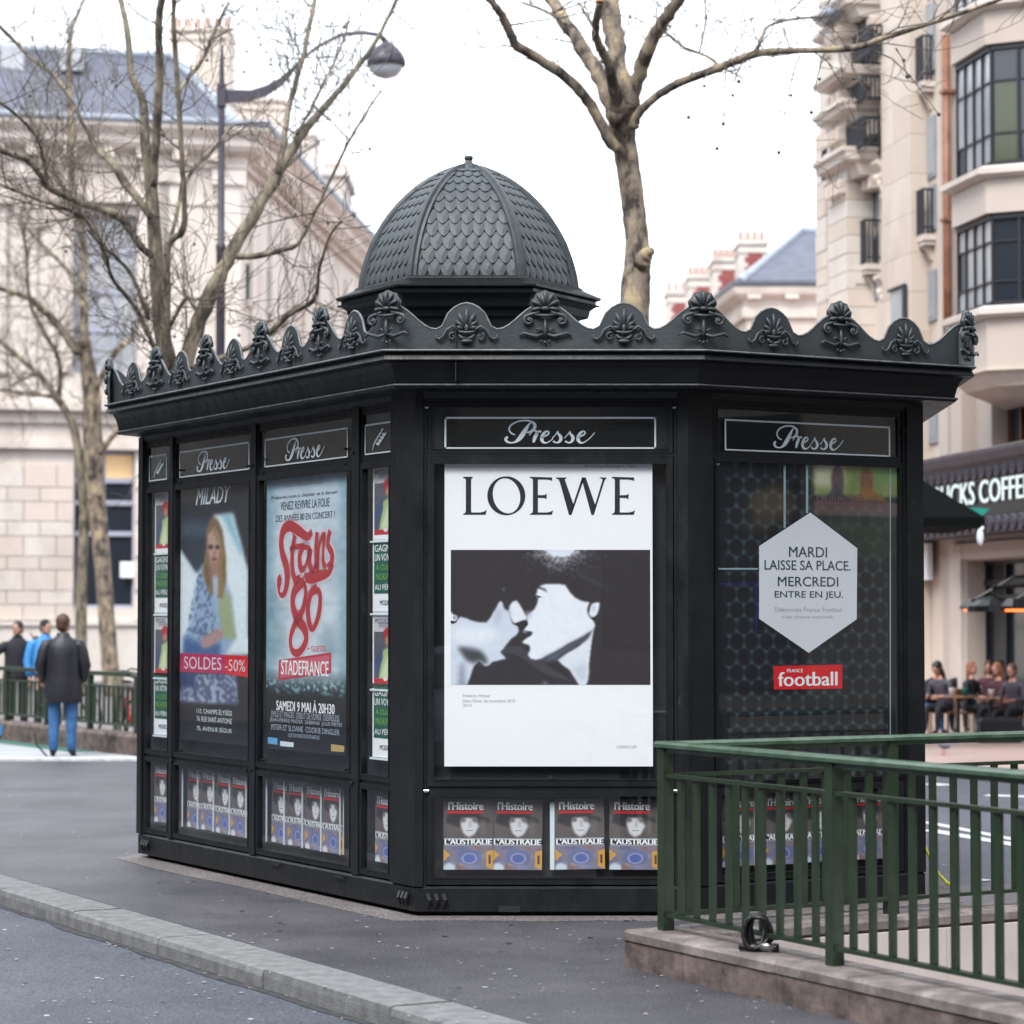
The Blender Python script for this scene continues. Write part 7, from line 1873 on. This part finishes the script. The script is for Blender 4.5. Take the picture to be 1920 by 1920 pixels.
# ---- cafe guests on the far pavement
def seated(label, loc, rz, s, top, legs, hairm, long=0, lean=0, arms=None, tilt=0):
    t = thing('person', label, 'person', loc, rz); t.scale = (s, s, s)
    y_ = lambda z_: -lean * (z_ - .5)
    N = {'pel': (0, 0, .50, (.16, .12)), 'bel': (0, y_(.66), .66, (.14, .11)), 'che': (0, y_(.88), .88, (.165, .115)), 'nek': (0, y_(1.05), 1.05, (.06, .055)), 'hd': (0, y_(1.13), 1.13, .05)}
    E = [('pel', 'bel'), ('bel', 'che'), ('che', 'nek'), ('nek', 'hd')]
    for sd in (-1, 1):
        k = 'L' if sd < 0 else 'R'
        N['hip' + k] = (sd * .10, -.05, .48, .095); N['kne' + k] = (sd * .13, -.44, .50, .068); N['ank' + k] = (sd * .13, -.46, .10, .045); N['toe' + k] = (sd * .14, -.62, .04, (.04, .028))
        E += [('pel', 'hip' + k), ('hip' + k, 'kne' + k), ('kne' + k, 'ank' + k), ('ank' + k, 'toe' + k)]
        sh = (sd * .20, y_(.96), .96); el = (sd * .25, y_(.75) - .08, .72); wr = (sd * .12, y_(.75) - .30, .70)
        N['sh' + k] = (*sh, .062); N['el' + k] = (*el, .046); N['wr' + k] = (*wr, .03); E += [('che', 'sh' + k), ('sh' + k, 'el' + k), ('el' + k, 'wr' + k)]
        hand_nodes(N, E, 'wr' + k, wr, Vector(wr) - Vector(el), (0, 0, 1))
    skin('body', N, E, None, t, 'pel', 1, [M['skin'], legs, M['shoe'], top], lambda c: 2 if c.z < .09 else (1 if c.z < .60 and c.y > -.7 and (c.z < .56) else (3 if c.z > .56 and c.z < 1.03 and c.y > y_(.7) - .26 else 0)))
    head_parts(t, Vector((0, y_(1.22) - .01, 1.215)), .098, hairm, 0, long, tilt)
    return t
def chair(label, loc, rz, s, m='wood'):
    t = thing('cafe_chair', label, 'chair', loc, rz, 'cafe chairs on the far pavement'); t.scale = (s, s, s)
    mb = MB(); mb.bbox((-.2, -.2, .40), (.2, .2, .44), .01); mb.build('seat', M[m], t)
    mb = MB(); mb.bbox((-.2, .18, .62), (.2, .21, .86), .01); mb.build('backrest', M[m], t)
    for x, y_ in ((-.18, -.18), (.18, -.18), (-.18, .19), (.18, .19)):
        mb = MB(); mb.tube([(x, y_, 0), (x, y_, .86 if y_ > 0 else .40)], .016, 6); mb.build('leg', M[m], t)
    return t
CZ = .03; S_ = .80
guests = [(1772, 1393, 37.3, -.75, 'dark-haired woman with bowed head seated leftmost at the cafe', M['cloth_grey'], M['cloth_dark'], M['shoe'], 1.6, .35, .5),
          (1818, 1393, 37.0, .9, 'red-haired woman in dark coat seated near the pale door jamb, facing right', M['cloth_dark'], M['cloth_dark'], M['hair_red'], 1.8, .05, 0),
          (1882, 1393, 36.4, -1.0, 'auburn-haired woman in maroon seated at the cafe, facing left', M['cloth_maroon'], M['cloth_dark'], M['hair_red'], 1.5, .2, .1),
          (1905, 1393, 35.6, -.8, 'person in black and white top seated rightmost at the cafe', M['cloth_grey'], M['cloth_dark'], M['hair'], 0, .15, .1),
          (1742, 1393, 37.6, .6, 'person in dark navy clothes seated beside the kiosk edge', M['cloth_dark'], M['jeans'], M['shoe'], 0, .3, .3)]
guests += [(1800, 1393, 38.6, .3, 'person in black seated in the second row behind the red-haired woman', M['cloth_dark'], M['cloth_dark'], M['shoe'], 0, .1, .1),
           (1858, 1393, 38.2, -.4, 'person in dark maroon seated in the second row near the glass door', M['cloth_maroon'], M['cloth_dark'], M['hair'], 1.2, .2, .2),
           (1918, 1393, 37.4, .5, 'person in black seated in the second row at the right edge', M['cloth_dark'], M['cloth_dark'], M['hair'], 0, .15, .1)]
for i, (px, py, Y, rz, lb, a, b, hm, lg, ln, tl) in enumerate(guests):
    q = P(px, 1300, Y); q.z = CZ
    chair(['chair under the dark-haired woman', 'chair under the red-haired woman by the door jamb', 'chair under the woman in maroon', 'chair under the person at the right edge', 'chair nearest the kiosk edge', 'second row chair behind the red-haired woman', 'second row chair near the glass door', 'second row chair at the right edge'][i] + ' at the cafe', q, rz, S_ * .98)
    seated(lb, q, rz, S_, a, b, hm, lg, ln, None, tl)
def table(label, px, Y):
    q = P(px, 1300, Y); q.z = CZ; t = thing('cafe_table', label, 'table', q, 0, 'cafe tables on the far pavement'); t.scale = (S_, S_, S_)
    mb = MB(); mb.lathe([(.0, .70), (.29, .70), (.30, .715), (.29, .73), (0, .73)], 18, cap=False); mb.build('table_top', M['wood'], t)
    mb = MB(); mb.lathe([(.03, .04), (.03, .70)], 8); mb.build('pedestal', M['iron'], t); mb = MB(); mb.lathe([(.2, 0), (.2, .02), (.04, .04)], 12); mb.build('foot', M['iron'], t); return q
q1 = table('small round cafe table between the two left women', 1797, 36.6); q2 = table('small round cafe table before the woman in maroon', 1858, 35.9)
def cup(label, q, m): 
    mb = MB(); mb.lathe([(.035, 0), (.045, .11), (.047, .115), (0, .115)], 10); o = mb.build('paper_cup', M[m], None, True); tag(o, label, 'cup', 'cups on the cafe tables'); o.location = q + Vector((0, 0, .73 * S_))
cup('white paper cup on the table between the two left women', q1 + Vector((-.1, -.05, 0)), 'white'); cup('green paper cup on the table between the two left women', q1 + Vector((.1, .02, 0)), 'green_fabric'); cup('white paper cup on the table before the woman in maroon', q2 + Vector((0, -.05, 0)), 'white')
q = P(1872, 1300, 35.0); q.z = CZ
bag = thing('shopping_bag', 'bulky black bag standing on the far pavement among the cafe chairs', 'bag', q)
mb = MB(); mb.bbox((-.28, -.15, 0), (.28, .15, .34), .05); mb.build('bag_body', M['cloth_dark'], bag); mb = MB(); mb.tube([(-.1, -.15, .34), (-.08, -.17, .46), (.08, -.17, .46), (.1, -.15, .34)], .01, 5); mb.build('handle', M['shoe'], bag)

# ---- black cafe parasol, its right corner beside the kiosk
pc = P(1625, 1160, 33.2); pc.z = CZ; ps = thing('parasol', 'black square cafe parasol whose corner shows beside the kiosk, green flap at its tip', 'parasol', pc)
zr, zt2, hw = P(1832, 970, 32).z - CZ, P(1625, 842, 33).z - CZ, 1.30
zv = P(1832, 988, 32).z - CZ
mb = MB(); mb.loft([[(-hw, -hw, zv), (hw, -hw, zv), (hw, hw, zv), (-hw, hw, zv)], [(-hw, -hw, zr), (hw, -hw, zr), (hw, hw, zr), (-hw, hw, zr)], [(-.06, -.06, zt2), (.06, -.06, zt2), (.06, .06, zt2), (-.06, .06, zt2)]], cap=True); mb.build('canopy', M['black_fabric'], ps)
mb = MB(); mb.lathe([(.03, 0), (.03, zt2 - .05)], 8); mb.build('pole', M['iron'], ps)
mb = MB(); mb.lathe([(.35, 0), (.35, .06), (.05, .1)], 12); mb.build('base', M['iron'], ps)
mb = MB(); mb.add([(hw - .26, -hw + .3, zr + .14), (hw + .13, -hw + .35, zr + .12), (hw - .02, -hw + .32, zr - .02), (hw - .26, -hw + .36, zr + .12), (hw + .13, -hw + .41, zr + .10), (hw - .02, -hw + .38, zr - .03)], [(0, 1, 2), (3, 5, 4), (0, 3, 4, 1), (1, 4, 5, 2), (2, 5, 3, 0)]); mb.build('flap', M['green_fabric'], ps)
mb = MB(); mb.ball((hw - .06, -hw, zv - .13), (.045, .04, .11), 8, 6); mb.tube([(hw - .02, -hw, zv), (hw - .05, -hw, zv - .06)], .02, 5); mb.build('lamp_bulb', M['signwhite'], ps, True)

# ---- pigeon
q = G(1769, 1416, CZ); pg = thing('pigeon', 'grey pigeon walking on the pink far pavement just right of the kiosk', 'pigeon', q, .9); pg.scale = (.85,) * 3
N = {'tail': (.17, 0, .10, (.022, .010)), 'rump': (.09, 0, .12, (.04, .035)), 'body': (0, 0, .14, (.058, .055)), 'brst': (-.06, 0, .165, (.05, .05)), 'nk': (-.085, 0, .215, .026), 'hd': (-.10, 0, .25, .023), 'bk': (-.135, 0, .245, .007)}
skin('body', N, [('tail', 'rump'), ('rump', 'body'), ('body', 'brst'), ('brst', 'nk'), ('nk', 'hd'), ('hd', 'bk')], M['pigeon'], pg, 'body', 2)
for s in (-1, 1):
    mb = MB(); mb.ball((.04, s * .045, .145), (.095, .018, .04), 10, 6); mb.build('wing', M['pigeon'], pg, True)
    mb = MB(); mb.tube([(.0, s * .02, .09), (.005, s * .022, .01)], .006, 5); mb.tube([(.02, s * .02, .006), (-.035, s * .024, .006)], .005, 4); mb.build('leg', M['orange'], pg)

# ---- car parked across the road behind the viewer: it shows only as a reflection in the kiosk glass
pk_ = Vector((-.6, -1.5, -.1)); car = thing('parked_car', 'silver-blue car parked behind the viewer, mirrored low in the glass of the white fashion poster', 'car', pk_)
silver = mat('silver car paint', (.42, .46, .54), .25, spec=.6, coat=.5)
side = [(-2.15, .35), (-2.2, .62), (-2.1, .85), (-1.35, 1.0), (-.75, 1.42), (-.1, 1.5), (.7, 1.48), (1.35, 1.05), (2.0, .92), (2.18, .7), (2.2, .4)]
def half(x, zz): return .84 if zz < .95 else .84 - (zz - .95) * .38
mb = MB(); n = len(side)
ringL = [(x, -half(x, zz), zz) for x, zz in side]; ringR = [(x, half(x, zz), zz) for x, zz in side]
mb.add(ringL + ringR, [tuple(range(n))[::-1], tuple(range(n, 2 * n))] + [(i, (i + 1) % n, n + (i + 1) % n, n + i) for i in range(n)]); mb.build('body', silver, car)
for sgn in (-1, 1):
    for pts in ([(-1.15, 1.02), (-.68, 1.36), (-.05, 1.42), (-.05, 1.02)], [(.05, 1.02), (.05, 1.42), (.64, 1.40), (1.15, 1.05)]):
        mb = MB(); mb.add([(x, sgn * (half(x, zz) + .012), zz) for x, zz in pts], [(0, 1, 2, 3) if sgn > 0 else (3, 2, 1, 0)]); mb.build('window', M['winglass'], car)
    for x in (-1.35, 1.35):
        mb = MB(Matrix.Translation((x, sgn * .78, .32)) @ Matrix.Rotation(R(90), 4, 'X')); mb.lathe([(.2, -.1), (.31, -.09), (.32, 0), (.31, .09), (.2, .1)], 20); w_ = mb.build('wheel', M['plastic_black'], car, True)
        mb = MB(Matrix.Translation((x, sgn * .78, .32)) @ Matrix.Rotation(R(90), 4, 'X')); mb.lathe([(.03, -.115), (.19, -.105), (.19, .105), (.03, .115)], 12); mb.build('rim', M['steel'], w_)
    mb = MB(); mb.bbox((2.12, sgn * .6 - .16, .62), (2.2, sgn * .6 + .16, .76), .02); mb.build('headlight', M['signwhite'], car)
    mb = MB(); mb.bbox((-2.21, sgn * .62 - .12, .68), (-2.13, sgn * .62 + .12, .86), .02); mb.build('tail_light', M['red'], car)
    mb = MB(); mb.ball((1.0, sgn * .92, 1.02), (.07, .09, .06), 8, 6); mb.build('mirror', silver, car, True)
mb = MB(); mb.add([(-1.38, -.7, 1.03), (-.80, -.62, 1.40), (-.80, .62, 1.40), (-1.38, .7, 1.03)], [(0, 1, 2, 3)]); mb.build('rear_window', M['winglass'], car)
mb = MB(); mb.add([(1.36, -.7, 1.08), (.76, -.62, 1.45), (.76, .62, 1.45), (1.36, .7, 1.08)], [(3, 2, 1, 0)]); mb.build('windscreen', M['winglass'], car)
